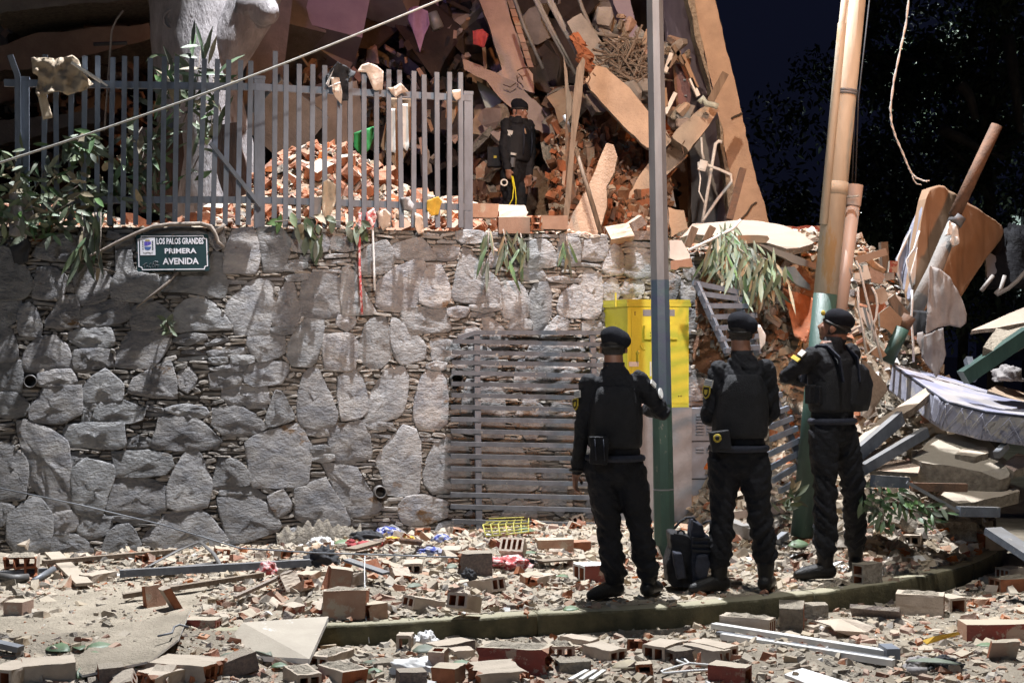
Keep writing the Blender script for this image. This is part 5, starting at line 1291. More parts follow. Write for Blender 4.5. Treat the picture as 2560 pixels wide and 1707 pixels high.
slab('fallen_beam','R3',[(-60,370),(60,415),(280,520),(340,585),(460,700),(520,800),(595,900),(600,1010),(560,1000),(500,870),(340,790),(260,690),(170,615),(90,510),(-50,440)],16.2,(0,.45,.08),m_pink,'long broken tan beam sloping down behind the standing officer','beam',amp=.03,group=GD,step=.2)
slab('wall_panel','R3',[(20,-60),(200,-60),(255,150),(330,400),(385,470),(395,590),(270,545),(110,490),(190,440),(180,400),(120,200)],16.35,(0,.25,0),m_pink,'pinkish wall panel hanging above the standing officer','wall panel',amp=.03,group=GD)
tl=None
for i in range(9):
 u=i/9.0
 slab('wall_tile','R3',[(205+150*u,-50+480*u),(240+150*u,-50+480*u),(258+150*u,0+480*u),(222+150*u,0+480*u)],16.3,.05,m_brick,'reddish tile edging the hanging pinkish wall panel','tile',amp=0,group='reddish tiles edging the hanging panel')
slab('wall_panel','R2',[(1105,300),(1240,200),(1340,90),(1450,60),(1560,200),(1640,440),(1560,470),(1440,400),(1330,350),(1250,460)],17.3,.3,m_pink,'dim violet-pink wall panel behind the broken sloping beam','wall panel',group=GD)
slab('wall_panel','R3',[(30,510),(180,605),(205,650),(90,690),(60,610)],16.6,.2,m_palegreen,'grey-green panel edge left of the standing officer','wall panel',group=GD)
slab('wall_panel','R3',[(440,690),(560,640),(780,850),(720,960),(640,930),(520,800)],15.8,.25,m_pink,'brown broken panel behind the standing planks','wall panel',group=GD)
slab('wall_panel','R3',[(930,940),(1060,930),(1115,1030),(1060,1110),(980,1150),(960,1060)],15.2,.3,m_clay_in,'orange-brown panel in the hollow under the diagonal beam','wall panel',group=GD)
slab('wall_panel','R3',[(1240,1310),(1340,1330),(1365,1445),(1260,1500)],13.4,.06,m_board,'brown board propped behind the lamp post at the wall top','board',group=GD)
for k,(pts,lab)in enumerate((([(905,1190),(960,1240),(970,1330),(925,1290)],'scrap of white sheet glowing under the lower beam'),([(1040,1290),(1110,1240),(1120,1360),(1080,1340)],'torn white sheet hanging left of the lamp post'),([(1225,1130),(1250,1100),(1290,1310),(1250,1300)],'white sheet strip hanging right of the lamp post'),([(1180,1220),(1230,1230),(1255,1400),(1200,1380)],'pale lilac sheet at the foot of the lower beam'))):
 tag(sheet('torn_sheet',[P(*vp('R3',*p),14.9)for p in pts],m_white,amp=.05,seed=30+k),lab,'sheet','torn white sheets in the ruin')
slab('plank','R3',[(700,362),(716,380),(692,640),(652,900),(622,1300),(602,1440),(572,1440),(590,1250),(622,900),(640,620),(662,430)],12.85,.05,m_wood,'tall grey-brown plank standing upright right of the standing officer','plank',amp=0,group='timber sticking out of the ruin',side=m_wood)
slab('plank','R3',[(578,350),(602,450),(612,560),(638,640),(636,700),(600,780),(590,560)],13.0,.04,m_wood,'splintered pale plank behind the tall upright one','plank',amp=0,group='timber sticking out of the ruin',side=m_wood)
slab('plank','R3',[(598,470),(608,500),(600,780),(640,1000),(655,1240),(600,1300),(590,900)],13.05,.04,m_rust,'dark plank behind the tall upright one','plank',amp=0,group='timber sticking out of the ruin',side=m_wood)
rod('stick','R3',[(1505,645),(1602,465)],13.75,.035,m_wood,'grey timber stub poking up in front of the leaning slab','plank',flat=.06)
rod('rusty_bar','R3',[(1714,1065),(1628,1385)],13.6,.032,m_rust,'rusty bar standing at the foot of the leaning slab','bar',flat=.05)
rod('rod','R3',[(657,940),(815,1475)],12.9,.022,m_wood,'thin wooden rod leaning over the column stump','rod')
rod('rod','R3',[(583,730),(622,835)],13.4,.018,m_galv,'short bright metal rod behind the tall plank','rod')
rod('rod','R3',[(250,-60),(330,170),(450,436)],15.5,.020,m_concg,'thin grey rod hanging in the dark gap at the top','rod',group='rods hanging in the ruin')
for k,(a,b)in enumerate((((370,-60),(620,420)),((385,-60),(655,470)),((450,-60),(690,380)),((470,-60),(700,370)))):
 rod('rod','R3',[a,((a[0]+b[0])/2-8,(a[1]+b[1])/2),b],15.0,.022,m_concg,'grey reinforcing rod slanting down in the dark gap beside the big beam','rod','rods beside the big beam')
rod('conduit','R3',[(660,-60),(700,60),(735,140),(760,190),(790,215),(925,232)],14.6,.022,m_concg,'bent grey conduit hanging over the diagonal beam','conduit')
rod('conduit','R3',[(1458,1405),(1500,1150),(1540,910),(1560,893),(1580,900)],14.0,.017,m_rope,'white pipe with a hooked top in front of the slab foot','pipe')
rod('conduit','R3',[(1460,1395),(1560,1250),(1642,1150),(1638,1105),(1560,1070),(1480,1042)],13.9,.015,m_rope,'white bent pipe crossing the hooked one','pipe')
rod('wire','R3',[(1450,868),(1455,960),(1465,1010)],13.9,.012,m_rope,'short white cable above the junction box','wire')
rod('wire','R3',[(1455,1015),(1430,1030),(1432,1060),(1445,1130),(1435,1210),(1470,1285)],13.9,.008,m_rope,'thin white wire looping below the junction box','wire')
mb=MB();c=P(*vp('R3',1458,1048),13.85);mb.box(c,(.075,.05,.10),Euler((0,R(15),0)).to_matrix());mb.box(c+Vector((0,-.032,0)),(.05,.01,.07),Euler((0,R(15),0)).to_matrix())
tag(obj('junction_box',mb,m_white),'small white junction box dangling on its cables','junction box')
for k in range(26):
 x,y,d=er.choice(((1000,1290,14.2),(860,1180,13.2),(730,470,14.0),(300,560,16.1),(540,930,16.1),(1300,900,13.9),(330,450,16.2),(1240,920,14.1)))
 x+=er.uniform(-45,45);y+=er.uniform(-45,45);a=er.uniform(0,6.3);L=er.uniform(25,80)
 rod('rebar','R3',[(x,y),(x+L*.5*math.cos(a),y+L*.5*math.sin(a)+6),(x+L*math.cos(a+.35),y+L*math.sin(a+.35))],d,.007,m_rust,'thin bent reinforcing wire sticking out of the broken beams','wire','bent wires sticking out of the broken beams',n=5)
scase=thing('suitcase','maroon hard suitcase standing on end in the debris','suitcase',P(*vp('R3',1325,690),14.2))
def spart(name,pts,d,th,m):
 mb=MB();mb.prism([P(*vp('R3',*p),d)for p in pts],th);o=obj(name,mb,m);o.parent=scase;o.matrix_parent_inverse=Matrix.Translation(-scase.location);return o
spart('shell',[(1275,402),(1362,410),(1386,600),(1372,688),(1300,690),(1288,560)],14.15,(-.05,.5,.02),m_maroon)
spart('trim',[(1270,402),(1284,402),(1298,560),(1308,690),(1296,690),(1282,560)],14.13,(0,.02,0),m_rust)
for y in(500,600):
 spart('latch',[(1335+(y-500)*.08,y),(1352+(y-500)*.08,y+1),(1352+(y-500)*.08,y+10),(1335+(y-500)*.08,y+9)],14.13,(0,.015,0),m_galv)
mb=MB()
for i in range(260):
 c=P(*vp('R3',er.gauss(990,60),er.gauss(430,75)),14.3+er.uniform(-.15,.3));a=er.uniform(-.4,3.2)
 v_=Vector((math.cos(a),er.uniform(-.4,.4),math.sin(a)*.8))*er.uniform(.08,.28)
 mb.tube([c-v_,c+v_+Vector((0,0,er.uniform(-.05,.05)))],er.uniform(.004,.012),4)
tag(obj('brushwood',mb,m_twig),kind='stuff')
for i in range(46):
 v,x,y,d=er.choice((('R3',1270,750,14.0),('R3',1060,330,14.4),('R3',1100,560,14.1),('R3',900,200,15.0),('R3',1260,330,14.6)))
 o=link('concrete_lump',shard_mesh('concrete_lump',er.choice([m_conc,m_broken,m_pink,m_concg]),er.uniform(.06,.16),.6),loc=P(*vp(v,er.gauss(x,55),er.gauss(y,50)),d+er.uniform(0,.3)),rot=(er.uniform(0,3),er.uniform(0,3),0))
 tag(o,'lump of broken concrete lodged among the fallen beams','concrete lump','concrete lumps among the fallen beams')
for k,(x0,y0,x1,y1)in enumerate(((1220,720,1285,590),(1225,680,1215,560),(1240,430,1310,330),(1270,290,1340,410),(1220,460,1260,340),(1330,350,1420,560),(1380,500,1430,610))):
 rod('splintered_plank','R3',[(x0,y0),(x1,y1)],14.0,.02,er.choice([m_wood,m_white,m_board]),'splintered plank beside the maroon suitcase','plank','splintered planks round the suitcase',flat=.07)
mb=MB();
o=rod('crumpled_metal','R3',[(1440,650),(1460,620),(1480,655),(1530,665),(1556,675)],13.7,.03,m_palegreen,'crumpled metal strip on top of the wedged concrete block','metal strip')
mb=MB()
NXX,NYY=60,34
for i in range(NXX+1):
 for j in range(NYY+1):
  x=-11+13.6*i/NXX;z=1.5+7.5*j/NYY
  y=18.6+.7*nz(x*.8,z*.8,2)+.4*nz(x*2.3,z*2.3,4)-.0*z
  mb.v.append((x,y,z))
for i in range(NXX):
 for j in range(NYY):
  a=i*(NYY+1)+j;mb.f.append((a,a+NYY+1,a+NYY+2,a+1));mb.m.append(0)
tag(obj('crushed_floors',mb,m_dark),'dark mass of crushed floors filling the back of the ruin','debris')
def dblock(name,v,x,y,d,size,rot,m,label,cat='debris'):
 """irregular broken slab piece"""
 a,b,c=size;n=er.randint(5,8);a0=er.random()*6
 pts=[]
 for i in range(n):
  an=a0+2*math.pi*(i+er.uniform(-.3,.3))/n;k=er.uniform(.55,1.15)
  pts.append(Vector((a*.55*k*math.cos(an),-c/2,b*.8*k*math.sin(an))))
 q=[]
 for p0,p1 in zip(pts,pts[1:]+pts[:1]):
  q+=[p0,p0.lerp(p1,.5)+Vector((er.uniform(-.06,.06)*a,0,er.uniform(-.06,.06)*a))]
 mb=MB();mb.prism(q,(0,c,0),0,1)
 mb.v=[tuple(Vector(p)+Vector((er.uniform(-.02,.02),er.uniform(-.25,.25)*c,er.uniform(-.02,.02))))for p in mb.v]
 o=obj(name,mb,[m,m_broken if m is not m_dark else m_dark]);o.location=P(*vp(v,x,y),d);o.rotation_euler=tuple(R(t)for t in rot);return tag(o,label,cat,label.replace('piece','pieces').replace('fragment','fragments'))
def oblock(name,v,x,y,d,size,rot,m,label,cat='concrete block'):
 mb=MB();mb.box((0,0,0),size)
 mb.v=[tuple(Vector(p)+Vector((er.uniform(-.02,.02),er.uniform(-.02,.02),er.uniform(-.02,.02))))for p in mb.v]
 o=obj(name,mb,m);o.location=P(*vp(v,x,y),d);o.rotation_euler=tuple(R(a)for a in rot);return tag(o,label,cat,GD)
slab('floor_slab','R1',[(-80,-40),(980,-80),(980,-10),(520,25),(200,60),(-80,105)],15.5,1.2,m_concg,'dark floor slab edge running along the top left','floor slab',group=GD,amp=.02)
slab('floor_slab','R1',[(-80,330),(240,215),(560,185),(970,150),(1000,250),(700,330),(300,415),(-80,500)],15.8,1.2,m_pink,'dim tan floor slab sagging behind the left of the fence','floor slab',group=GD,amp=.03)
slab('floor_slab','R1',[(-80,800),(300,760),(640,700),(660,800),(300,870),(-80,960)],15.2,.8,m_concg,'lower dim floor slab behind the leaves at the left','floor slab',group=GD,amp=.03)
slab('wall_panel','R1',[(230,90),(420,60),(560,120),(620,60),(840,120),(830,190),(560,210),(400,200)],16.5,.3,m_pink,'crumpled dim panel between the two left floor slabs','wall panel',group=GD,amp=.05)
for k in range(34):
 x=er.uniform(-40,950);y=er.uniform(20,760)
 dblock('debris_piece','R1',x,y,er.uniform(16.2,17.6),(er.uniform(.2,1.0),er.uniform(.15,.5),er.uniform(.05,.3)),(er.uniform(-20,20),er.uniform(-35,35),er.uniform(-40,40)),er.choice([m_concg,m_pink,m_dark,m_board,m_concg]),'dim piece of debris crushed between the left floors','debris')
rod('wire','R1',[(805,70),(760,130),(730,200),(717,360),(700,600),(680,860)],14.5,.010,m_rope,'thin cable hanging down in front of the left floor slabs','wire')
rod('metal_strip','R1',[(612,290),(828,282)],14.6,.02,m_galv,'short bright metal strip in front of the left floor slab','strip')
oblock('column_stub','R2',150,150,16.2,(.80,.9,.55),(-18,8,28),m_concg,'grey square column end projecting right of the tree')
oblock('column_stub','R2',250,300,17.0,(1.1,1.4,.55),(-12,28,28),m_concg,'grey slab underside behind the projecting column end')
oblock('column_stub','R2',520,90,16.4,(.68,.8,.85),(-14,12,10),m_lilac,'violet-lit square block hanging in the middle of the dark gap')
oblock('column_stub','R2',800,-20,16.4,(.8,.9,.35),(-14,10,-10),m_lilac,'dim block at the top edge above the power cable')
oblock('column_stub','R2',180,780,14.4,(.62,.6,.62),(20,38,25),m_concg,'grey concrete cube tipped on its corner behind the fence')
oblock('column_stub','R2',470,760,15.0,(.55,.5,.6),(10,-25,40),m_concg,'dim block between the tipped cube and the black garment')
oblock('column_stub','R2',60,330,15.2,(.4,.4,1.6),(5,6,20),m_concg,'cracked concrete pillar just right of the tree')
oblock('column_stub','R2',610,360,16.8,(.2,.2,1.3),(0,12,10),m_lilac,'thin violet-lit post crossing behind the power cable')
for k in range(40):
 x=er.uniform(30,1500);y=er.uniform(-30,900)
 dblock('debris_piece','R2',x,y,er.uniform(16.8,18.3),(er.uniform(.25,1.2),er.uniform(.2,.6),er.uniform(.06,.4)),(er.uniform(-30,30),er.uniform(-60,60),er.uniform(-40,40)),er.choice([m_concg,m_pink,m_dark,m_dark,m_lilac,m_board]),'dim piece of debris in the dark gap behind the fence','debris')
for k in range(120):
 x=er.uniform(60,1250);y=er.uniform(560,1350)
 dblock('debris_piece','R3',x,y,er.uniform(15.2 if x>500 else 16.4,17.4),(er.uniform(.2,.7),er.uniform(.12,.45),er.uniform(.04,.14)),(er.uniform(-60,60),er.uniform(-70,70),er.uniform(-60,60)),er.choice([m_clay_in,m_soil,m_board,m_brick,m_pink,m_rust,m_soil]),'orange-brown piece of wall in the hollow behind the officer and planks','debris')
for k in range(22):
 x=er.uniform(250,880);y=er.uniform(-40,420)
 dblock('debris_piece','R3',x,y,er.uniform(16.8,18.2),(er.uniform(.3,1.2),er.uniform(.2,.5),er.uniform(.06,.3)),(er.uniform(-30,30),er.uniform(40,75),er.uniform(-40,40)),er.choice([m_concg,m_dark,m_dark,m_lilac]),'dim slab fragment hanging in the gap above the big beam','debris')
tag(sheet('violet_cloth',[P(*vp('R2',*p),15.2)for p in[(1000,60),(1060,40),(1120,70),(1135,160),(1100,230),(1070,340),(1050,270),(1020,190),(990,130)]],m_violetcloth,amp=.06,seed=41),'violet cloth hanging in the gap above the fence','clothing')
rod('metal_can','R2',[(1145,90),(1190,190)],15.4,.07,m_galv,'metal cylinder hanging right of the violet cloth','can',n=12)
tag(sheet('red_cloth',[P(*vp('R2',*p),15.8)for p in[(1415,200),(1480,190),(1520,230),(1490,310),(1420,290)]],m_redcloth,amp=.08,seed=42,freq=12),'red stuffed cloth hanging on the pinkish panel','clothing')
rod('plank','R2',[(1490,320),(1500,460)],16.3,.02,m_wood,'short wooden board under the red cloth','plank',flat=.2)
def ruin_chips(name,n,gen,mats,wts,rmin,rmax):
 mb=MB();base=[(-1,-1,-1),(1,-1,-1),(1,1,-1),(-1,1,-1),(-1,-1,1),(1,-1,1),(1,1,1),(-1,1,1)]
 fs=[(0,1,5,4),(1,2,6,5),(2,3,7,6),(3,0,4,7),(4,5,6,7),(3,2,1,0)]
 for _ in range(n):
  c=gen();r_=rmin*(rmax/rmin)**(er.random()**1.6)
  M_=Euler((er.uniform(0,6),er.uniform(0,6),er.uniform(0,6))).to_matrix()
  s_=(r_*er.uniform(.7,1.6),r_*er.uniform(.4,.9),r_*er.uniform(.2,.6))
  mb.add([c+M_@Vector((u*s_[0]*er.uniform(.6,1.1),v*s_[1]*er.uniform(.6,1.1),w_*s_[2]*er.uniform(.6,1.1)))for u,v,w_ in base],fs,er.choices(range(len(mats)),wts)[0])
 tag(obj(name,mb,mats),kind='stuff')
def gen_hollow():
 x=er.uniform(0,1250);y=1450-850*er.random()**1.3
 return P(*vp('R3',x,y),(13.9 if x>500 else 16.2)+2.0*(1450-y)/850+er.uniform(-.15,.35))
ruin_chips('ruin_rubble',6000,gen_hollow,[m_clay_in,m_brick,m_soil,m_plaster,m_rust],[.34,.2,.3,.05,.11],.012,.085)
def gen_dark():
 x=er.uniform(-60,1180);y=er.uniform(-20,420)
 return P(x,y,16.6+er.uniform(-.2,1.2))
ruin_chips('ruin_rubble',1500,gen_dark,[m_concg,m_dark,m_pink,m_board,m_broken],[.15,.5,.12,.13,.1],.03,.12)
def gen_slump():
 e_=2
 while e_>.9:x=er.gauss(1905,75);y=er.gauss(800,110);e_=((x-1905)/195)**2+((y-830)/205)**2
 return P(x,y,12.78-.46*math.sqrt(max(0,1-e_))+er.uniform(-.04,.05))
ruin_chips('slump_rubble',1500,gen_slump,[m_brick,m_soil,m_broken,m_plaster,m_filler],[.2,.3,.2,.1,.2],.012,.075)
slab('shade_boards','R1',[(880,830),(1240,850),(1560,800),(1640,1340),(1200,1380),(900,1390)],12.62,.05,m_brownshade,'dark brown boards standing in for shade on the tree trunk behind the pickets','board',amp=.02,side=m_brownshade)  # boards added to darken the shaded foot of the trunk
def TB(v,x,y,back,rz,label,tx=0,ty=0,**kw):
 p=fence_pt(*vp(v,x,y),back=back)
 o=link('hollow_brick',brick_mesh('hollow_brick',**kw),loc=p,rot=(R(tx),R(ty),R(rz)));return tag(o,label,'brick',GB)
TB('R3',70,1380,.1,10,'tan block end resting on the wall top just right of the fence',L=.26,W=.16,H=.12,nh=0,nv=0,mats=MS_B,broken=(.02,.04))
TB('R3',245,1400,.25,12,'hollow brick with its cavities facing up on the wall top by the officer',tx=60,L=.28,W=.2,H=.11,nh=3,nv=1,mats=MS_B,broken=(.02,.03))
TB('R3',265,1480,.0,3,'plain tan block lying at the very edge of the wall top',L=.27,W=.14,H=.14,nh=0,nv=0,mats=MS_B)
TB('R3',395,1462,.05,70,'broken brick with a crumbling end on the wall top',L=.15,W=.16,H=.13,nh=2,nv=2,mats=MS_P,broken=(.05,.05))
TB('R3',510,1455,.05,4,'dusty tan block on the wall top under the planks',L=.25,W=.16,H=.12,nh=0,nv=0,mats=MS_B)
TB('R3',925,1505,.05,15,'hollow brick with square cavities at the wall top left of the lamp post',tx=50,L=.22,W=.16,H=.09,nh=3,nv=1,mats=MS_B,ty=-10)
TB('R3',1040,1450,.1,20,'white chunk of block propped on the wall top left of the lamp post',ty=-32,L=.22,W=.13,H=.09,nh=0,nv=0,mats=[m_stucco,m_stucco,m_stucco],broken=(.04,.04))
TB('R3',1070,1520,.0,5,'grey stucco chunk on the wall top left of the lamp post',L=.18,W=.12,H=.08,nh=0,nv=0,mats=MS_S)
for i in range(80):
 s=er.uniform(.25,2.1)
 p=wall_pt(s,2.60-.1*ss((s-1.2)/1.0),-.05-er.random()*.5)
 o=link('brick_shard',shard_mesh('brick_shard',er.choice([m_brick,m_redchips,m_plaster,m_clay_in]),er.uniform(.03,.09),.4),loc=p,rot=(er.uniform(-.5,.5),er.uniform(-.5,.5),er.uniform(0,6)))
 tag(o,'shard of brick strewn along the wall top right of the fence','brick shard','brick shards along the wall top')
# ================================================================ TREE TRUNK BEHIND THE FENCE
tree=thing('tree','thick grey forked tree trunk behind the picket fence','tree',(P(530,570,13.0).x,13.0,2.5))
def tobj(name,paths,n=20):
 mb=MB()
 for pts in paths:
  mb.tube([P(x,y,13.0+dd)for x,y,r_,dd in pts],[r_ for x,y,r_,dd in pts],n)
 mb.v=[tuple(Vector(v)+Vector((nz(v[0]*3,v[1]*3,v[2]*1.6),nz(v[0]*3,v[1]*3,v[2]*1.6+9),0))*.05)for v in mb.v]
 o=obj(name,mb,m_bark,smooth=True);o.parent=tree;o.matrix_parent_inverse=Matrix.Translation(-tree.location);return o
def densify(pts,k=7):
 out=[]
 for a,b in zip(pts,pts[1:]):
  for i in range(k):
   t=i/k;out.append(tuple(p+(q-p)*t for p,q in zip(a,b)))
 return out+[pts[-1]]
tobj('trunk',[densify([(545,600,.47,0),(520,400,.40,0),(500,230,.385,0),(478,90,.37,0),(462,-80,.36,0)])],28)
tobj('limb',[densify([(535,260,.12,.0),(580,120,.20,-.05),(620,30,.215,-.05),(660,-60,.20,0)])],20)
tobj('limb',[densify([(625,20,.20,-.1),(655,25,.15,-.15),(676,45,.10,-.2),(686,55,.02,-.2)],4)],16)
for(x,y,d)in((445,48,12.66),(612,10,12.8)):
 mb=MB()
 for r_ in(.05,.085,.12):
  mb.tube([P(x+r_*300*math.cos(a),y+r_*240*math.sin(a),d)for a in[i*math.pi/8 for i in range(17)]],.012,5)
 o=obj('knot',mb,m_bark,smooth=True);o.parent=tree;o.matrix_parent_inverse=Matrix.Translation(-tree.location)
# ================================================================ BACKGROUND AT RIGHT: TREES, LIT HOUSE, FAR LAMPS
tr=random.Random(31)
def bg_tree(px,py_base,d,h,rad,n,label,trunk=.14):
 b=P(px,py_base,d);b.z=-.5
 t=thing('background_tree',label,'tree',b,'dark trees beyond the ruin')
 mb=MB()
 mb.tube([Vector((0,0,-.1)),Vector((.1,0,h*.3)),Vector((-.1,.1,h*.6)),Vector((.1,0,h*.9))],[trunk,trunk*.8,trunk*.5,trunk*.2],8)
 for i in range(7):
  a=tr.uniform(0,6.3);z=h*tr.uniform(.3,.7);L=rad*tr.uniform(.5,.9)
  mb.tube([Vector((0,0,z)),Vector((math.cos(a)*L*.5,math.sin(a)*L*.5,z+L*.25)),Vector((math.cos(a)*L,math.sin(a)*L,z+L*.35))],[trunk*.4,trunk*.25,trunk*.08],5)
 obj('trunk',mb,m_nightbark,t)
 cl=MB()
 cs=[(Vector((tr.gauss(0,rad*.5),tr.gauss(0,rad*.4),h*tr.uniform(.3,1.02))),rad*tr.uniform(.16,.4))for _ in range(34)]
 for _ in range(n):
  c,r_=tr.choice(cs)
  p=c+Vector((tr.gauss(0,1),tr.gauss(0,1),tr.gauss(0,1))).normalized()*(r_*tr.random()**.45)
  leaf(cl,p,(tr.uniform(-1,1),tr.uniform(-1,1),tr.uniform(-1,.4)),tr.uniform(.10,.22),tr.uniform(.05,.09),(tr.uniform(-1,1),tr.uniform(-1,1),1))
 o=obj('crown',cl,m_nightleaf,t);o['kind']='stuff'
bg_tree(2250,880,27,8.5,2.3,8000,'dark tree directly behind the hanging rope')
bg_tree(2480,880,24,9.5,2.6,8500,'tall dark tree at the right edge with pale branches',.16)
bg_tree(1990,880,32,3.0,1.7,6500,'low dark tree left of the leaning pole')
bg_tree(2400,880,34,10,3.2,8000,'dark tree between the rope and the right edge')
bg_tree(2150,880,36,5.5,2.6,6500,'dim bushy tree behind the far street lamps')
for k,(pts,lab)in enumerate((([(2350,322),(2400,345),(2450,372),(2510,395)],'pale bare branch behind the tilted wooden post'),([(2520,90),(2540,220),(2552,330)],'thin pale trunk at the right edge'),([(2400,210),(2425,240),(2440,300)],'faint bare twig in the dark tree'))):
 mb=MB();mb.tube([P(x,y,20)for x,y in pts],[.09,.075,.05,.03][:len(pts)],7)
 tag(obj('branch',mb,m_nightbark,smooth=True),lab,'branch','pale branches in the dark')
m_lampglow=emat('lamp_glow',(1.0,1.0,0.97),9)
m_lit=emat('lit_facade',(0.62,0.78,0.70),0.55)
m_window=emat('lit_window',(0.85,1.0,0.93),1.6)
for k,(x,y,lab)in enumerate(((2186,515,'upper of the two distant white street lamps'),(2157,531,'lower of the two distant white street lamps'),(2502,501,'small distant white lamp left of the lit house'))):
 t=thing('far_lamp',lab,'street lamp',P(x,y,55));s_=1.0 if k<2 else .6
 mb=MB();mb.ell((0,0,0),(.085*s_,.06,.045*s_));obj('lens',mb,m_lampglow,t,True)
 mb=MB();mb.tube([Vector((0,.1,.09)),Vector((.5,.1,.12)),Vector((.9,.1,-.2)),Vector((.9,.1,-8))],.03,6);mb.ell((0,.05,.075*s_),(.14*s_,.1,.05*s_));obj('arm',mb,m_black,t)
house=thing('lit_house','pale house wall glowing behind the foliage at the right edge','house',P(2545,870,40))
def hpart(name,x0,y0,x1,y1,d,th,m):
 a=P(x0,y1,d);b=P(x1,y0,d);mb=MB();mb.prism([Vector((a.x,d,a.z)),Vector((b.x,d,a.z)),Vector((b.x,d,b.z)),Vector((a.x,d,b.z))],(0,th,0));o=obj(name,mb,m);o.parent=house;o.matrix_parent_inverse=Matrix.Translation(-house.location);return o
hpart('wall',2528,530,2640,900,40,3,m_plinth)
hpart('lit_wall',2532,540,2552,585,39.9,.05,m_lit);hpart('window',2545,560,2551,640,39.85,.05,m_window);hpart('window',2540,665,2552,700,39.85,.05,m_lit);hpart('window',2548,715,2553,740,39.85,.05,m_lit)
# ================================================================ PEOPLE
def remesh(mb,voxel,smooth=2,name='body'):
 me=mb.mesh(name,[])
 o=bpy.data.objects.new(name,me);C.objects.link(o)
 md=o.modifiers.new('r','REMESH');md.mode='VOXEL';md.voxel_size=voxel;md.use_smooth_shade=True
 if smooth:
  m2=o.modifiers.new('s','SMOOTH');m2.factor=.5;m2.iterations=smooth
 dg=bpy.context.evaluated_depsgraph_get()
 out=bpy.data.meshes.new_from_object(o.evaluated_get(dg))
 bpy.data.objects.remove(o);bpy.data.meshes.remove(me)
 out.polygons.foreach_set('use_smooth',[True]*len(out.polygons))
 return out
def chain(mb,pts,rad,n=12,flat=1.0,up=None):
 """tapered limb with rounded joints"""
 fine=[];rr=[]
 for i in range(len(pts)-1):
  a,b=Vector(pts[i]),Vector(pts[i+1]);k=4
  for j in range(k):
   t=j/k;fine.append(a.lerp(b,t));rr.append(rad[i]+(rad[i+1]-rad[i])*t)
 fine.append(Vector(pts[-1]));rr.append(rad[-1])
 mb.tube(fine,rr,n,flat=flat,up=up)
 for p,r_ in zip(pts,rad):mb.ell(p,(r_*.98,)*3,n=10,m=6)
def basis(f):
 f=Vector(f).normalized();up=Vector((0,0,1));r_=f.cross(up).normalized();u=r_.cross(f).normalized()
 return Matrix((r_,f,u)).transposed()
def rings_loft(mb,rings,n=20):
 """rings: (centre, x_axis, y_axis, rx, ry)"""
 o=len(mb.v)
 for c,xa,ya,rx,ry in rings:
  for i in range(n):
   a=2*math.pi*i/n
   ca,sa=math.cos(a),math.sin(a)
   k=(abs(ca)**2.6+abs(sa)**2.6)**(-1/2.6)
   mb.v.append(tuple(Vector(c)+Vector(xa)*(rx*ca*k)+Vector(ya)*(ry*sa*k)))
 for r_ in range(len(rings)-1):
  for i in range(n):
   j=(i+1)%n;a=o+r_*n
   mb.f.append((a+i,a+j,a+n+j,a+n+i));mb.m.append(0)
 mb.f.append(tuple(o+i for i in range(n-1,-1,-1)));mb.m.append(0)
 e=o+(len(rings)-1)*n
 mb.f.append(tuple(e+i for i in range(n)));mb.m.append(0)
def hand(mb,w_,d,side,palm_n,curl=.5,s=1.0):
 """hand from the wrist w_ along d; thumb leaves on the 'side' vector; palm faces palm_n"""
 w_=Vector(w_);d=Vector(d).normalized();side=Vector(side);side=(side-d*side.dot(d)).normalized();pn=Vector(palm_n);pn=(pn-d*pn.dot(d)-side*pn.dot(side)).normalized()
 M_=Matrix((side,pn,d)).transposed()
 mb.ell(w_+d*.045*s,(.042*s,.017*s,.055*s),M_,12,8)
 for i,(off,L)in enumerate(((.031,.070),(.011,.080),(-.010,.074),(-.030,.058))):
  p0=w_+d*.075*s+side*off*s;a=curl*(1+.12*i)
  d1=(d*math.cos(a*.6)+pn*math.sin(a*.6)).normalized();d2=(d*math.cos(a*1.5)+pn*math.sin(a*1.5)).normalized();d3=(d*math.cos(a*2.2)+pn*math.sin(a*2.2)).normalized()
  p1=p0+d1*L*.45*s;p2=p1+d2*L*.32*s;p3=p2+d3*L*.25*s
  chain(mb,[p0-d*.02*s,p1,p2,p3],[.0098*s,.0095*s,.0088*s,.0075*s],8)
 t0=w_+d*.02*s+side*.03*s;t1=t0+(d*.6+side*.75+pn*.3).normalized()*.045*s;t2=t1+(d*.9+side*.2+pn*.5).normalized()*.032*s
 chain(mb,[t0,t1,t2],[.014*s,.012*s,.0095*s],8)
def head_geo(mb,c,f,s=1.0):
 """c = centre of the skull; f = the way the face looks"""
 M_=basis(f);o=Vector(c)
 def L(x,y,z):return o+M_@Vector((x*s,y*s,z*s))
 mb.ell(L(0,-.012,.025),(.077*s,.096*s,.092*s),M_,18,12)
 mb.ell(L(0,.018,-.035),(.062*s,.074*s,.078*s),M_,16,10)
 mb.ell(L(0,.052,-.088),(.034*s,.032*s,.028*s),M_,12,8)
 chain(mb,[L(0,.082,.010),L(0,.106,-.030),L(0,.100,-.040)],[.009*s,.014*s,.012*s],8)
 mb.ell(L(.014,.094,-.038),(.009*s,)*3,n=8,m=6);mb.ell(L(-.014,.094,-.038),(.009*s,)*3,n=8,m=6)
 mb.ell(L(0,.080,.026),(.052*s,.014*s,.010*s),M_,12,6)
 for k in(-1,1):
  mb.ell(L(.036*k,.070,-.022),(.022*s,.018*s,.018*s),M_,10,6)
  mb.ell(L(.080*k,-.008,-.012),(.012*s,.022*s,.034*s),M_,10,8)
 mb.ell(L(0,.084,-.060),(.025*s,.012*s,.007*s),M_,10,6);mb.ell(L(0,.082,-.071),(.022*s,.012*s,.008*s),M_,10,6)
 return L
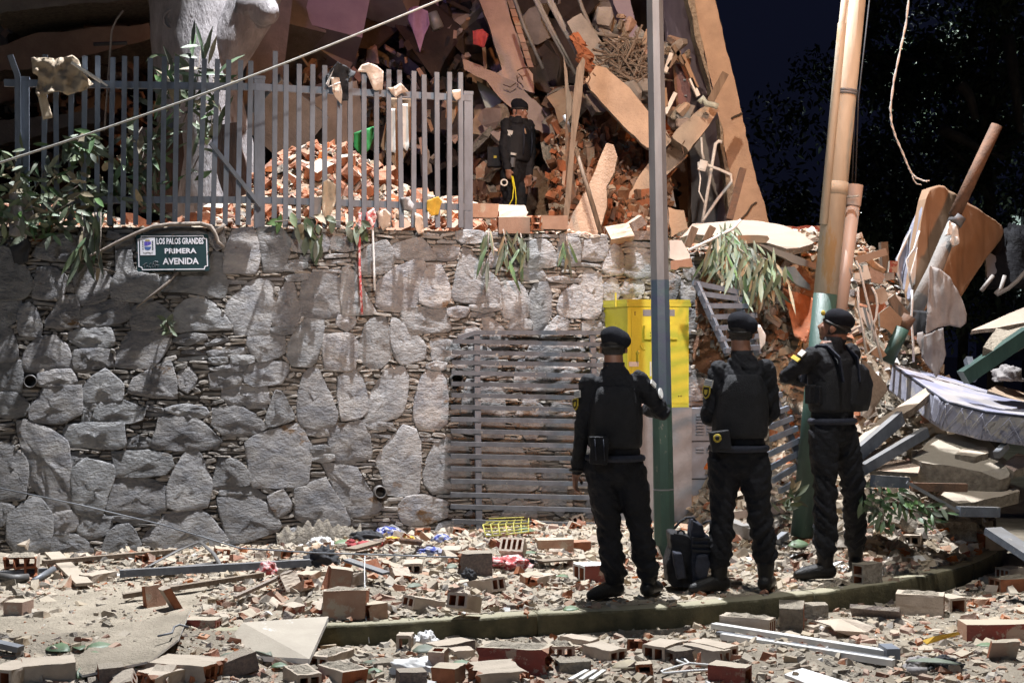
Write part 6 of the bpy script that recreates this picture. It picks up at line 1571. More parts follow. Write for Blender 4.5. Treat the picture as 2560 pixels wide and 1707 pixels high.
def person(label,J,face,bodyf,s=1.0,skin_tests=(),voxel=.0095,boots=True,torso_w=1.0):
 """J: joints as world points.  returns Empty + body mesh"""
 p=thing('person',label,'person',((J['hip'].x),J['hip'].y,min(J['la'].z,J['ra'].z)-.09))
 mb=MB()
 Bm=basis(bodyf);X=Bm@Vector((1,0,0));Y=Bm@Vector((0,1,0))
 sh=(J['ls']+J['rs'])/2;hip=J['hip']
 sx_=(J['rs']-J['ls']);SX=sx_.normalized();half=sx_.length/2
 X2=(X+SX).normalized()if X.dot(SX)>0 else X
 def lerp(t):return hip.lerp(sh,t)
 tw=torso_w*s
 rings=[(lerp(-.24),X,Y,.08*tw,.075*tw),(lerp(-.17),X,Y,.150*tw,.112*tw),(lerp(-.02),X,Y,.172*tw,.122*tw),(lerp(.2),X,Y,.158*tw,.112*tw),(lerp(.42),X2,Y,.158*tw,.112*tw),(lerp(.68),X2,Y,.180*tw,.126*tw),(lerp(.88),SX,Y,half*.96,.122*tw),(lerp(1.0),SX,Y,half*.92,.088*tw),(lerp(1.07),SX,Y,half*.64,.074*tw),(lerp(1.13),SX,Y,.088*s,.068*s),(lerp(1.19),SX,Y,.064*s,.060*s)]
 rings_loft(mb,rings)
 neck0=lerp(1.05);hc=J['head']
 chain(mb,[neck0,hc+Vector((0,0,-.055*s))-Vector(face).normalized()*.026*s],[.066*s,.062*s],14)
 L=head_geo(mb,hc,face,s)
 for a,b,c in(('ls','le','lw'),('rs','re','rw')):
  chain(mb,[J[a],J[a].lerp(J[b],.5),J[b],J[b].lerp(J[c],.55),J[c]],[.068*s,.062*s,.052*s,.047*s,.036*s],14)
 for a,b,c,k in(('lk','la','lh',-1),('rk','ra','rh',1)):
  h_=J.get(c)or(hip+X*(.092*s*k)-Vector((0,0,.02)))
  chain(mb,[h_,h_.lerp(J[a],.5),J[a],J[a].lerp(J[b],.45),J[b]+Vector((0,0,.035))],[.108*s,.100*s,.078*s,.080*s,.076*s],16)
  if 'foot' not in J:
   chain(mb,[J[b]+Vector((0,0,.08)),J[b]-Vector((0,0,.02))],[.05*s,.045*s],12)
 for hd in J.get('hands',[]):hand(mb,*hd)
 me=remesh(mb,voxel)
 for m_ in(m_uniform,m_skin,m_hair):me.materials.append(m_)
 hands_c=[Vector(h[0])+Vector(h[1]).normalized()*.015 for h in J.get('hands',[])]
 zc=hc.z-.105*s
 idx=[]
 fdir=Vector(face).normalized()
 col=neck0.z+.035*s
 mi=[0]*len(me.polygons)
 for pg in me.polygons:
  c=pg.center
  if(c-hc).length<.19*s and c.z>col+.02*s-.02*s*(c-hc).dot(fdir)/.1:
   l_=Bm.transposed()@(c-hc)
   q=c-hc;fy=q.dot(fdir)
   mi[pg.index]=2 if(fy<.02*s and q.z>-.05*s and abs((basis(face).transposed()@q).x)<.074*s)else 1
  for i,h in enumerate(J.get('hands',[])):
   d=Vector(h[1]).normalized()
   q_=c-Vector(h[0]);t_=q_.dot(d)
   if .004<t_<.20 and(q_-d*t_).length<(.062 if t_>.03 else .045):mi[pg.index]=1
 me.polygons.foreach_set('material_index',mi)
 vm=set()
 for pg in me.polygons:
  if mi[pg.index]==0:vm.update(pg.vertices)
 nrm=[v.normal.copy()for v in me.vertices]
 for i in vm:
  c=me.vertices[i].co
  g=noise.noise(Vector((c.x*11,c.y*11,c.z*22+3*math.sin(c.x*9))))*.012+noise.noise(c*38)*.004
  low=ss((hip.z-.05-c.z)/.5)
  me.vertices[i].co=c+nrm[i]*g*(1+.9*low)
 cmb=MB()
 nd=(hc-neck0).normalized()*(.62 if face[1]<0 else 1)
 rings_loft(cmb,[(neck0-nd*.03,X,Y,.085*s,.080*s),(neck0+nd*.01,X,Y,.074*s,.072*s),(neck0+nd*.055-Y*.006,X,Y,.070*s,.070*s),(neck0+nd*.098-Y*.008,X,Y,.068*s,.068*s)],18)
 cme=cmb.mesh('collar',[m_uniform],True)
 for v in cme.vertices:v.co+=v.normal*noise.noise(v.co*20)*.004
 co_=link('collar',cme);co_.parent=p;co_.matrix_parent_inverse=Matrix.Translation(-p.location)
 b=link('body',me);b.parent=p;b.matrix_parent_inverse=Matrix.Translation(-p.location)
 p['_']=0;del p['_']
 return p,L,X,Y,sh,hip,lerp
def sub(p,name,me_or_mb,mats,smooth=True,label=None):
 me=me_or_mb if isinstance(me_or_mb,bpy.types.Mesh)else me_or_mb.mesh(name,[],smooth)
 for m_ in(mats if isinstance(mats,list)else[mats]):me.materials.append(m_)
 o=link(name,me);o.parent=p;o.matrix_parent_inverse=Matrix.Translation(-p.location)
 if label:o['label']=label
 return o
def beret(p,c,f,lean,s=1.0,badge=None):
 M_=basis(f);o=Vector(c);s*=.95
 mb=MB()
 tilt=M_@Euler((R(-6),R(lean),0)).to_matrix()
 k=1 if lean>0 else-1
 mb.ell(o+M_@Vector((.004*k*s,-.014*s,.066*s)),(.096*s,.112*s,.074*s),tilt,22,12)
 mb.ell(o+M_@Vector((.040*k*s,-.022*s,.052*s)),(.082*s,.098*s,.066*s),tilt,20,10)
 mb.ell(o+M_@Vector((0,-.011*s,.040*s)),(.086*s,.105*s,.040*s),M_@Euler((R(-4),0,0)).to_matrix(),20,8)
 me=remesh(mb,.008,3,'beret')
 for v in me.vertices:
  v.co+=v.normal*(noise.noise(v.co*16)*.004)
 sub(p,'beret',me,m_beret)
 mb=MB();pts=[]
 for i in range(33):
  a=2*math.pi*i/32
  pts.append(o+M_@Vector((.085*s*math.cos(a),(-.011+.104*math.sin(a))*s,(.018+.012*math.sin(a))*s)))
 mb.tube(pts,.008*s,6,flat=1.6);sub(p,'beret_band',mb,m_boot)
 if badge is not None:
  b=o+M_@Vector((badge[0]*s,badge[1]*s,badge[2]*s));mb=MB();mb.ell(b,(.016,.016,.02),n=10,m=6);sub(p,'beret_badge',mb,m_patchy)
def boot(p,ankle,toe_dir,s=1.0,ground=None):
 d=Vector(toe_dir);d.z=0;d.normalize();r_=Vector((d.y,-d.x,0));zg=ground
 mb=MB();a=Vector(ankle)
 chain(mb,[Vector((a.x,a.y,zg+.18*s)),Vector((a.x,a.y,zg+.10*s))],[.056*s,.050*s],14)
 c=Vector((a.x,a.y,zg))
 chain(mb,[c+d*-.03*s+Vector((0,0,.06*s)),c+d*.07*s+Vector((0,0,.062*s)),c+d*.15*s+Vector((0,0,.047*s)),c+d*.19*s+Vector((0,0,.042*s))],[.050*s,.050*s,.044*s,.032*s],14)
 me=remesh(mb,.008,2,'boot')
 b=sub(p,'boot',me,m_boot)
 mb=MB()
 out=[(-.085,0),(-.075,.034),(-.02,.040),(.08,.046),(.16,.050),(.21,.040),(.237,.0),(.21,-.040),(.16,-.048),(.08,-.042),(-.02,-.040),(-.075,-.034)]
 mb.prism([c+d*u*s+r_*v*s+Vector((0,0,-.004))for u,v in out],(0,0,.030*s));so=sub(p,'sole',mb,m_black,False)
 so.parent=b;so.matrix_parent_inverse=Matrix.Translation(-p.location)
 mb=MB()
 for i in range(5):
  q=c+d*(.065-.013*i)*s+Vector((0,0,(.098+.026*i)*s));mb.tube([q+r_*.03+d*.012,q+d*.035*s,q-r_*.03+d*.012],.004,5)
 lo=sub(p,'laces',mb,m_blackcloth);lo.parent=b;lo.matrix_parent_inverse=Matrix.Translation(-p.location)
def plate_vest(p,lerp,X,Y,s=1.0,plate=True,straps=True,bulk=1.0,webbing=4,back=-1):
 """vest shell round the torso, panel on the side 'back' (-1 = back)"""
 mb=MB()
 rings_loft(mb,[(lerp(.22),X,Y,.165*s,.130*s*bulk),(lerp(.26),X,Y,.176*s,.142*s*bulk),(lerp(.5),X,Y,.182*s,.150*s*bulk),(lerp(.74),X,Y,.172*s,.152*s*bulk),(lerp(.88),X,Y,.140*s,.140*s*bulk),(lerp(.95),X,Y,.125*s,.120*s*bulk)],22)
 me=remesh(mb,.010,3,'vest');
 for v in me.vertices:v.co+=v.normal*(noise.noise(v.co*13)*.004)
 vest=sub(p,'vest',me,m_vest)
 def at(u,t,off):return lerp(t)+X*u*s+Y*(back*off*s*bulk)
 def onv(name,mb,m,sm=False):
  o=sub(p,name,mb,m,sm);o.parent=vest;o.matrix_parent_inverse=Matrix.Translation(-p.location);return o
 mb=MB();q=[at(-.125,.27,.15),at(.125,.27,.15),at(.128,.68,.155),at(.085,.90,.150),at(-.085,.90,.150),at(-.128,.68,.155)]
 mb.prism(q,Y*(back*.022));me=remesh(mb,.008,3,'panel');onv('back_panel',me,m_vest)
 mb=MB();q=[at(-.10,.34,.176),at(.10,.34,.176),at(.10,.56,.178),at(-.10,.56,.178)];mb.prism(q,Y*(back*.012));me=remesh(mb,.007,2,'pouch');onv('pocket',me,m_vest)
 for i in range(webbing):
  t=.36+.055*i;mb=MB();mb.bar(at(-.11,t,.19),at(.11,t,.19),.006,.022);onv('webbing',mb,m_vest)
 mb=MB();mb.tube([at(-.05,.88,.165),at(0,.925,.175),at(.05,.88,.165)],.007,6);onv('drag_handle',mb,m_strap)
 if straps:
  for k in(-1,1):
   mb=MB();mb.tube([at(.095*k,.78,.168),at(.10*k,.95,.145),at(.098*k,1.075,.06),at(.096*k,1.085,-.02),at(.094*k,.98,-.13)],.030*s,8,flat=.34,up=(0,0,1))
   me=remesh(mb,.007,2,'strap');onv('shoulder_strap',me,m_strap)
   mb=MB();mb.box(at(.102*k,.93,.165),(.05,.016,.03),basis(Y*back));onv('buckle',mb,m_boot)
 return vest
def belt(p,lerp,X,Y,s=1.0,t=.10,pouches=((.13,-.09),(-.12,-.10),(.0,-.135))):
 mb=MB();pts=[]
 for i in range(25):
  a=2*math.pi*i/24;pts.append(lerp(t)+X*(.176*s*math.cos(a))+Y*(.128*s*math.sin(a)))
 mb.tube(pts,.022*s,8,flat=.30/.3,up=(0,0,1));b=sub(p,'belt',mb,m_strap)
 for u,v in pouches:
  mb=MB();c=lerp(t)+X*u*s+Y*v*s+Vector((0,0,-.03));mb.box(c,(.075,.05,.12),basis(Y));me=remesh(mb,.007,3,'pouch');o=sub(p,'belt_pouch',me,m_vest);o.parent=b;o.matrix_parent_inverse=Matrix.Translation(-p.location)
def patch(p,c,n,w_,h,m,name='patch',round_=False,tilt=0):
 n=Vector(n).normalized();up=Vector((0,0,1));x=up.cross(n).normalized();u=n.cross(x)
 if tilt:M_=Matrix.Rotation(R(tilt),3,n);x=M_@x;u=M_@u
 c=Vector(c)
 if round_:pts=[c+x*(w_/2*math.cos(a))+u*(h/2*math.sin(a))for a in[i*math.pi/8 for i in range(16)]]
 else:pts=[c+x*a*w_/2+u*b*h/2 for a,b in((-1,-1),(1,-1),(1,1),(-1,1))]
 mb=MB();mb.prism([q+n*.004 for q in pts],n*-.010);o=sub(p,name,mb,m,False);return o,Matrix((x,u,n)).transposed()
def shield_patch(p,c,n,w_,h,tilt=0):
 n=Vector(n).normalized();x=Vector((0,0,1)).cross(n).normalized();u=n.cross(x)
 if tilt:M_=Matrix.Rotation(R(tilt),3,n);x=M_@x;u=M_@u
 c=Vector(c)
 for k,m,off in((1,m_patchy,.004),(.78,m_boot,.006),(.42,m_patchy,.008)):
  pts=[c+x*a*w_/2*k+u*b*h/2*k+n*off for a,b in((-1,1),(1,1),(1,-.2),(.6,-.7),(0,-1),(-.6,-.7),(-1,-.2))]
  mb=MB();mb.prism(pts,n*-.009);sub(p,'shield_patch' if k==1 else 'shield_emblem',mb,m,False)
def flag_patch(p,c,n,w_,h,tilt=0):
 o,M_=patch(p,c,n,w_,h,m_patchw,'name_patch',tilt=tilt)
 x,u,n_=M_@Vector((1,0,0)),M_@Vector((0,1,0)),M_@Vector((0,0,1))
 for k in(-.25,.0,.25):
  mb=MB();mb.prism([Vector(c)+x*a*w_*.45+u*(k*h+b*h*.06)+n_*.0055 for a,b in((-1,-1),(1,-1),(1,1),(-1,1))],n_*-.003);sub(p,'stripe',mb,m_louvre,False)
def gz(px,py):return ground_at(px,py)
# ---- officer 1: back to us, left of the lamp post, right arm bent
D1=9.12
def A1(x,y,dd=0.0):px,py=x/1.96+1100,y/1.96+720;return P(px,py,D1+dd)
g1=ground_h(A1(850,1500).x,D1)
J=dict(head=A1(850,290,.04),ls=A1(733,462,.0),rs=A1(975,455,.0),le=A1(697,700,.0),re=A1(1095,608,.0),lw=A1(668,905,.06),rw=A1(1000,592,.27),hip=A1(858,872,.02),lk=A1(828,1170,.0),rk=A1(978,1165,.02),la=A1(852,1440,-.02),ra=A1(1022,1418,.03))
J['hands']=[(J['lw']+Vector((0,0,-.005)),Vector((-.12,.12,-1)),Vector((.25,.9,0)),Vector((1,.1,0)),.55),(J['rw'],Vector((-.9,.45,.1)),Vector((0,.3,1)),Vector((0,1,0)),.9)]
per1,L1,X,Y,sh,hip,lerp=person('officer in black with a dark grey beret standing by the lamp post, one elbow raised',J,(.06,1,.03),(.04,1,0),1.0)
beret(per1,J['head'],(.06,1,.03),20,1.0)
plate_vest(per1,lerp,X,Y,1.0)
belt(per1,lerp,X,Y,1.0,pouches=((.12,-.09),))
mb=MB();c=A1(780,800,-.16);mb.box(c,(.115,.07,.16),Euler((0,R(5),0)).to_matrix());mb.box(A1(775,745,-.16),(.12,.075,.05));me=remesh(mb,.007,3,'pouch');sub(per1,'belt_bag',me,m_vest)
for x in(758,800):
 mb=MB();mb.bar(A1(x,740,-.205),A1(x+8,845,-.205),.006,.022,up=(0,-1,0));sub(per1,'bag_strap',mb,m_strap)
boot(per1,J['la'],(-.35,-.25,0),1.0,ground_h(J['la'].x,J['la'].y));boot(per1,J['ra'],(.35,.7,0),1.0,ground_h(J['ra'].x,J['ra'].y))
flag_patch(per1,A1(673,520,-.045),(-.85,-.6,.1),.055,.045,10);shield_patch(per1,A1(664,570,-.04),(-.85,-.6,.1),.05,.075,8)
patch(per1,A1(1046,468,-.05),(.8,-.55,.35),.05,.035,m_patchw,'name_patch',tilt=-40);patch(per1,A1(1082,515,-.05),(.8,-.5,.45),.04,.085,m_patchw,'round_patch',True,tilt=-38)
mb=MB();mb.tube([J['lw']+Vector((math.cos(a)*.040,math.sin(a)*.040,.02))for a in[i*math.pi/6 for i in range(13)]],.011,6);sub(per1,'wristwatch',mb,m_boot)
# ---- officer 2: back to us, hands in front
D2=9.35
def A2(x,y,dd=0.0):px,py=x/2.118+1680,y/2.118+740;return P(px,py,D2+dd)
J=dict(head=A2(362,192,.03),ls=A2(248,395,0),rs=A2(492,385,0),le=A2(190,640,.03),re=A2(532,620,.03),lw=A2(300,690,.27),rw=A2(440,690,.27),hip=A2(352,850,.02),lk=A2(270,1100,0),rk=A2(458,1095,.0),la=A2(250,1420,-.02),ra=A2(496,1400,.02))
J['hands']=[(J['lw'],Vector((.9,.3,-.1)),Vector((0,.2,1)),Vector((0,1,0)),.8),(J['rw'],Vector((-.9,.3,-.1)),Vector((0,.2,1)),Vector((0,1,0)),.8)]
per2,L2,X,Y,sh,hip,lerp=person('officer in black with patches on the left sleeve standing beside the black backpack',J,(.12,1,.1),(.05,1,0),1.03)
beret(per2,J['head'],(.12,1,.1),22,1.02)
plate_vest(per2,lerp,X,Y,1.03)
belt(per2,lerp,X,Y,1.03,pouches=((.15,-.06),(.02,-.14)))
mb=MB();mb.box(A2(255,765,-.15),(.13,.07,.13),Euler((0,R(-8),0)).to_matrix());me=remesh(mb,.007,3,'bag');sub(per2,'belt_bag',me,m_vest)
mb=MB();mb.ell(A2(240,752,-.19),(.028,.008,.028));sub(per2,'badge',mb,m_patchy);mb=MB();mb.ell(A2(240,752,-.196),(.015,.006,.015));sub(per2,'badge_centre',mb,m_boot)
boot(per2,J['la'],(-.8,-.35,0),1.05,ground_h(J['la'].x,J['la'].y));boot(per2,J['ra'],(.3,.8,0),1.05,ground_h(J['ra'].x,J['ra'].y))
flag_patch(per2,A2(194,462,-.05),(-.6,-.8,.1),.058,.05,-10);shield_patch(per2,A2(182,510,-.05),(-.65,-.75,.05),.055,.085,-4)
# ---- officer 3: seen from behind left, arms folded, looking up to the left
D3=9.95
def A3(x,y,dd=0.0):px,py=x/2.118+1680,y/2.118+740;return P(px,py,D3+dd)
f3=(-.62,.78,0)
J=dict(head=A3(862,165,.02),ls=A3(738,318,-.12),rs=A3(950,300,.12),le=A3(606,425,-.04),re=A3(880,520,.30),lw=A3(690,455,.20),rw=A3(720,430,.26),hip=A3(850,700,.0),lk=A3(812,1000,-.08),rk=A3(962,1000,.1),la=A3(812,1370,-.10),ra=A3(972,1330,.30))
J['hands']=[(J['lw'],Vector((.85,.4,-.15)),Vector((0,.2,1)),Vector((.3,-.9,0)),.6),(J['rw'],Vector((-.7,.2,.4)),Vector((.2,.3,1)),Vector((-.3,-.6,0)),.8)]
per3,L3,X,Y,sh,hip,lerp=person('officer in black with folded arms and a backpack looking up beside the leaning pole',J,(-.80,.42,.30),f3,1.02)
beret(per3,J['head'],(-.80,.42,.30),16,1.02,badge=(-.05,.10,.075))
plate_vest(per3,lerp,X,Y,1.02,straps=False,bulk=.92)
belt(per3,lerp,X,Y,1.02,pouches=((-.14,.05),(-.16,-.03),(0,-.135)))
mb=MB()
rings_loft(mb,[(A3(975,610,.02),X,Y,.10,.06),(A3(970,570,.02),X,Y,.125,.08),(A3(978,470,.02),X,Y,.13,.088),(A3(968,390,.02),X,Y,.115,.075),(A3(962,362,.02),X,Y,.08,.05)],20)
me=remesh(mb,.009,3,'backpack');bp3=sub(per3,'backpack',me,m_vest)
for v in me.vertices:v.co+=v.normal*(noise.noise(v.co*15)*.006)
mb=MB()
rings_loft(mb,[(A3(1000,595,-.05),X,Y,.075,.035),(A3(1003,560,-.06),X,Y,.088,.042),(A3(1004,490,-.06),X,Y,.085,.042),(A3(1000,455,-.05),X,Y,.07,.03)],16);me=remesh(mb,.008,3,'pocket');o=sub(per3,'backpack_pocket',me,m_strap);o.parent=bp3;o.matrix_parent_inverse=Matrix.Translation(-per3.location)
for k in(-1,1):
 mb=MB();mb.tube([lerp(.62)+X*.09*k+Y*-.17,lerp(.95)+X*.098*k+Y*-.145,lerp(1.085)+X*.10*k+Y*-.05,lerp(1.09)+X*.10*k+Y*.03,lerp(.95)+X*.11*k+Y*.125,lerp(.6)+X*.13*k+Y*.14],.034,8,flat=.32);me=remesh(mb,.008,2,'strap');sub(per3,'shoulder_strap',me,m_strap)
for i,(x,y)in enumerate(((735,520),(785,525))):
 mb=MB();mb.box(A3(x,y,-.13),(.075,.05,.13),Euler((0,0,R(38))).to_matrix());me=remesh(mb,.007,3,'pouch');sub(per3,'magazine_pouch',me,m_vest)
boot(per3,J['la'],(-.95,-.15,0),1.06,ground_h(J['la'].x,J['la'].y));boot(per3,J['ra'],(.3,.9,0),1.04,ground_h(J['ra'].x,J['ra'].y))
patch(per3,A3(688,302,-.15),(-.5,-.65,.6),.045,.045,m_patchw,'name_patch',tilt=-30);patch(per3,A3(655,330,-.15),(-.5,-.6,.65),.075,.03,m_patchy,'sleeve_patch',tilt=-30)
# ---- officer 4: behind the wall, facing right, holding a yellow strap
D4=15.45
def A4(x,y,dd=0.0):px,py=x/3.563+1200,y/3.563+200;return P(px,py,D4+dd)
f4=(.80,-.58,0);fh4=(.72,-.66,-.14)
J=dict(head=A4(352,278,.0),ls=A4(432,405,.02),rs=A4(238,392,-.06),le=A4(458,640,.06),re=A4(214,610,-.12),lw=A4(440,850,-.02),rw=A4(250,800,-.22),hip=A4(312,830,.0),lk=A4(345,1120,-.05),rk=A4(270,1120,.0),la=A4(330,1530,.02),ra=A4(255,1530,.03))
J['hands']=[(J['rw'],Vector((.08,-.1,-1)),Vector((.7,-.6,0)),Vector((.5,.6,0)),.95),(J['lw'],Vector((.1,-.15,-1)),Vector((.6,-.7,0)),Vector((-.8,-.2,0)),.5)]
per4,L4,X,Y,sh,hip,lerp=person('officer in black standing above the wall in the ruin, holding a yellow strap',J,fh4,f4,1.0)
beret(per4,J['head'],fh4,-14,1.0)
plate_vest(per4,lerp,X,Y,1.0,back=-1,straps=True,webbing=2)
mb=MB()
for k in(-1,1):
 e=L4(.030*k,.078,.006);mb.ell(e,(.010,.010,.007),n=8,m=6)
sub(per4,'eyes',mb,m_eye)
mb=MB()
for k in(-1,1):mb.ell(L4(.030*k,.086,.006),(.005,.005,.006),n=8,m=5)
for k in(-1,1):mb.tube([L4(.014*k,.090,.024),L4(.030*k,.088,.030),L4(.050*k,.074,.024)],.005,5)
mb.tube([L4(-.022,.088,-.066),L4(0,.096,-.064),L4(.022,.088,-.066)],.003,5)
sub(per4,'eyebrows',mb,m_hair)
mb=MB();mb.ell(L4(0,.050,-.092),(.045,.040,.026),n=12,m=8);sub(per4,'beard',mb,m_hair)
n4=Vector((-.62,-.78,.05))
o,M_=patch(per4,A4(263,468,-.155),n4,.082,.046,m_patchw,'name_patch',tilt=-12)
tt=text('lettering','DGCIM',.062,.022,0,0,m_boot,None,z=.0052,depth=.001,bold=.02)
tt.data.transform(M_.to_4x4());tt.data.transform(Matrix.Translation(A4(263,468,-.155)));tt.parent=o;tt.matrix_parent_inverse=Matrix.Translation(-per4.location)
o,M_=patch(per4,A4(251,512,-.150),n4,.072,.078,m_patchw,'round_patch',True)
mb=MB();cc=A4(251,512,-.150)
mb.tube([cc+M_@Vector((.024*math.cos(a),.026*math.sin(a),.005))for a in[i*math.pi/8 for i in range(17)]],.002,4);mb.ell(cc+M_@Vector((0,0,.004)),(.014,.006,.012),n=8,m=5);q=sub(per4,'emblem',mb,m_louvre);q.parent=o;q.matrix_parent_inverse=Matrix.Translation(-per4.location)
mb=MB();mb.box(A4(298,660,-.2),(.06,.02,.025),Euler((0,R(12),R(-35))).to_matrix());sub(per4,'chest_tag',mb,m_patchw,False)
mb=MB();mb.tube([A4(395,435,-.16),A4(408,480,-.17)],.010,6);sub(per4,'orange_tab',mb,m_orange)
for k in(-1,1):
 mb=MB();mb.tube([lerp(.95)+X*.07*k+Y*.135,lerp(.6)+X*.075*k+Y*.155,lerp(.35)+X*.07*k+Y*.15],.018,8,flat=.4);sub(per4,'front_strap',mb,m_strap)
mb=MB();mb.box(A4(292,735,-.2),(.04,.03,.10),Euler((0,R(8),R(-30))).to_matrix());sub(per4,'radio_clip',mb,m_galv,False)
mb=MB();mb.box(A4(130,690,.12),(.16,.12,.22));me=remesh(mb,.009,3,'pack');pk4=sub(per4,'side_pack',me,m_vest)
mb=MB();mb.box(A4(135,686,.05),(.032,.01,.026));sub(per4,'yellow_tag',mb,m_patchy,False)
ys=thing('yellow_strap','bright yellow lifting strap dangling from the hand of the officer in the ruin','strap',A4(300,920,-.24))
mb=MB();hw=J['rw']+Vector((.02,-.02,-.075))
mb.tube([hw+Vector((.02,-.03,0)),A4(300,960,-.27),A4(290,1060,-.28),A4(240,1150,-.28)],.016,8,flat=.4);mb2=MB();mb2.tube([hw+Vector((.03,-.03,.0)),A4(312,960,-.26),A4(322,1060,-.26),A4(316,1160,-.26),A4(370,1170,-.2)],.016,8,flat=.4)
for m_ in(mb,mb2):
 o=obj('loop',m_,m_strap_y,smooth=True);o.parent=ys;o.matrix_parent_inverse=Matrix.Translation(-ys.location)
tp=thing('tape_roll','small roll of tape held in the same hand as the yellow strap','tape roll',A4(215,915,-.25))
mb=MB();mb.tube([A4(215,915,-.27)+Vector((.034*math.cos(a),.02*math.sin(a),.034*math.sin(a)))for a in[i*math.pi/8 for i in range(17)]],.009,8);o=obj('ring',mb,m_rope,smooth=True);o.parent=tp;o.matrix_parent_inverse=Matrix.Translation(-tp.location)
# ================================================================ RUBBLE SLOPE AND WRECKAGE AT THE RIGHT
gr=random.Random(41)
GW='wreckage on the right-hand rubble slope'
slab('fallen_sheet','N',[(60,170),(160,62),(330,52),(560,32),(720,45),(880,75),(1010,130),(1090,190),(1112,212),(1000,248),(900,257),(760,212),(500,192),(370,160),(160,140)],0,(0,.04,-.05),m_sheet,'large pinkish sheet of ceiling board sagging over the broken wall end','ceiling board',dd=[12.3,12.7,13.0,13.2,13.2,13.0,12.8,12.5,12.3,12.15,12.1,12.1,12.15,12.2,12.25],amp=.012,group=GW)
slab('fallen_board','N',[(490,158),(750,156),(765,180),(740,210),(500,212)],12.0,.10,m_board,'short board with a crumbling end under the pinkish sheet','board',group=GW)
slab('fallen_board','N',[(655,215),(790,245),(1152,372),(1145,425),(1000,385),(810,300)],11.8,(0,.2,.02),m_sheet,'long pale board sliding down beside the leaning pole','board',group=GW)
slab('fallen_board','N',[(845,405),(960,395),(1080,540),(1090,580),(980,540),(900,470)],11.7,.08,m_concg,'grey panel lying above the orange cloth','panel',group=GW)
slab('white_block','N',[(-20,190),(75,190),(140,300),(140,340),(60,360),(-20,330)],11.95,.3,m_white,'white plastered block at the wall end right of the lamp post','block',group=GW)
slab('red_sheet','N',[(850,80),(1180,75),(1190,160),(1100,150),(1000,100)],13.6,.1,m_redpaint,'dark red corrugated panel edge behind the pinkish sheet','panel',group=GW)
slab('brick_lump','N',[(-10,350),(150,330),(165,400),(60,400),(40,420),(-10,420)],11.9,.25,m_brick,'lump of orange brick under the white plastered block','brick',group=GW)
rod('splinter','N',[(120,240),(180,90)],12.1,.03,m_wood,'orange-brown wood splinter standing left of the pinkish sheet','plank','wood splinters at the wall end',flat=.05)
rod('splinter','N',[(260,200),(320,85)],12.2,.03,m_wood,'second wood splinter standing in front of the pinkish sheet','plank','wood splinters at the wall end',flat=.05)
rod('pale_rod','N',[(130,270),(300,190),(480,100),(540,30)],12.0,.012,m_rope,'pale thin rod crossing in front of the pinkish sheet','rod')
tag(sheet('orange_tarp',[P(*vp('N',*p),d)for p,d in(((870,560),12.2),((1000,600),12.2),((1120,660),12.15),((1110,820),12.1),((1050,1000),12.0),((960,940),12.05),((920,760),12.1),((880,650),12.2))],m_clay_in,amp=.03,seed=50,freq=5,cuts=5),'orange-brown tarpaulin hanging down behind the leaning pole','tarpaulin',GW)
tag(sheet('white_rag',[P(*vp('Fv',*p),10.9)for p in((930,640),(980,650),(1050,770),(1040,880),(990,945),(970,800))],m_white,amp=.04,seed=51,freq=14),'white rag hanging on the fallen fence behind the middle officer','cloth',GW)
leaf_plant('fallen_branch',[[P(*vp('N',x,y),d)for x,y,d in st]for st in([(400,190,12.0),(450,300,11.8),(520,420,11.6),(560,560,11.5)],[(420,190,12.0),(560,280,11.7),(690,400,11.5),(750,560,11.4)],[(430,200,12.0),(620,270,11.7),(760,350,11.5),(820,470,11.4)],[(380,200,12.0),(370,300,11.8),(360,400,11.7)],[(430,100,12.1),(460,200,12.0),(480,320,11.8)])],'big dusty branch of long leaves drooping over the broken wall end','branch',300,L=.24,wd=.034,spread=.09,down=1.2)
fs_=thing('fallen_fence','fallen fence section lying like a ladder against the broken wall end','fence',P(1960,1240,11.2))
def fsb(name,v0,a,v1,b,d0,d1,w_=.028,h_=.040):
 mb=MB();mb.bar(P(*vp(v0,*a),d0),P(*vp(v1,*b),d1),w_,h_);o=obj(name,mb,m_steel2 if name=='rail' else m_steel);o.parent=fs_;o.matrix_parent_inverse=Matrix.Translation(-fs_.location)
for(a,b,d0,d1)in(((160,130),(890,285),11.35,11.6),((235,262),(770,335),11.3,11.55),((300,412),(835,415),11.25,11.5),((362,552),(935,530),11.2,11.45),((420,690),(945,655),11.15,11.4),((482,822),(955,785),11.1,11.35),((545,962),(980,918),11.05,11.3)):fsb('bar','Fv',a,'Fv',b,d0,d1)
fsb('rail','Fv',(200,140),'Fv',(590,1010),11.36,11.08,.03,.05);fsb('rail','Fv',(640,200),'Fv',(960,1010),11.56,11.36,.03,.05)
VIEWS['Z5']=(1680,740,2.118)
for(a,b)in(((440,560),(580,520)),((525,625),(615,592)),((520,692),(637,645)),((522,758),(662,700)),((512,838),(682,760)),((512,912),(672,830)),((530,978),(662,900)),((570,1032),(655,985))):fsb('bar','Z5',a,'Z5',b,11.0,11.15)
fsb('rail','Z5',(530,500),'Z5',(692,905),11.12,11.16,.03,.05)
def qd(name,v,pts,d,th,m,label,cat,amp=.012):return slab(name,v,pts,d,th,m,label,cat,amp=amp,group=GW)
qd('white_plank','M3',[(215,865),(320,855),(490,1150),(375,1157)],10.95,.02,m_white,'bright white board hanging aslant right of the leaning pole','board',.0)
rod('pink_bar','M3',[(190,265),(590,150)],11.9,.03,m_sheet,'pinkish bar sticking out right of the drain pipe','bar',flat=.05)
rod('splinter','M3',[(552,30),(575,400)],12.3,.03,m_wood,'splintered post standing behind the pinkish bar','plank',flat=.09)
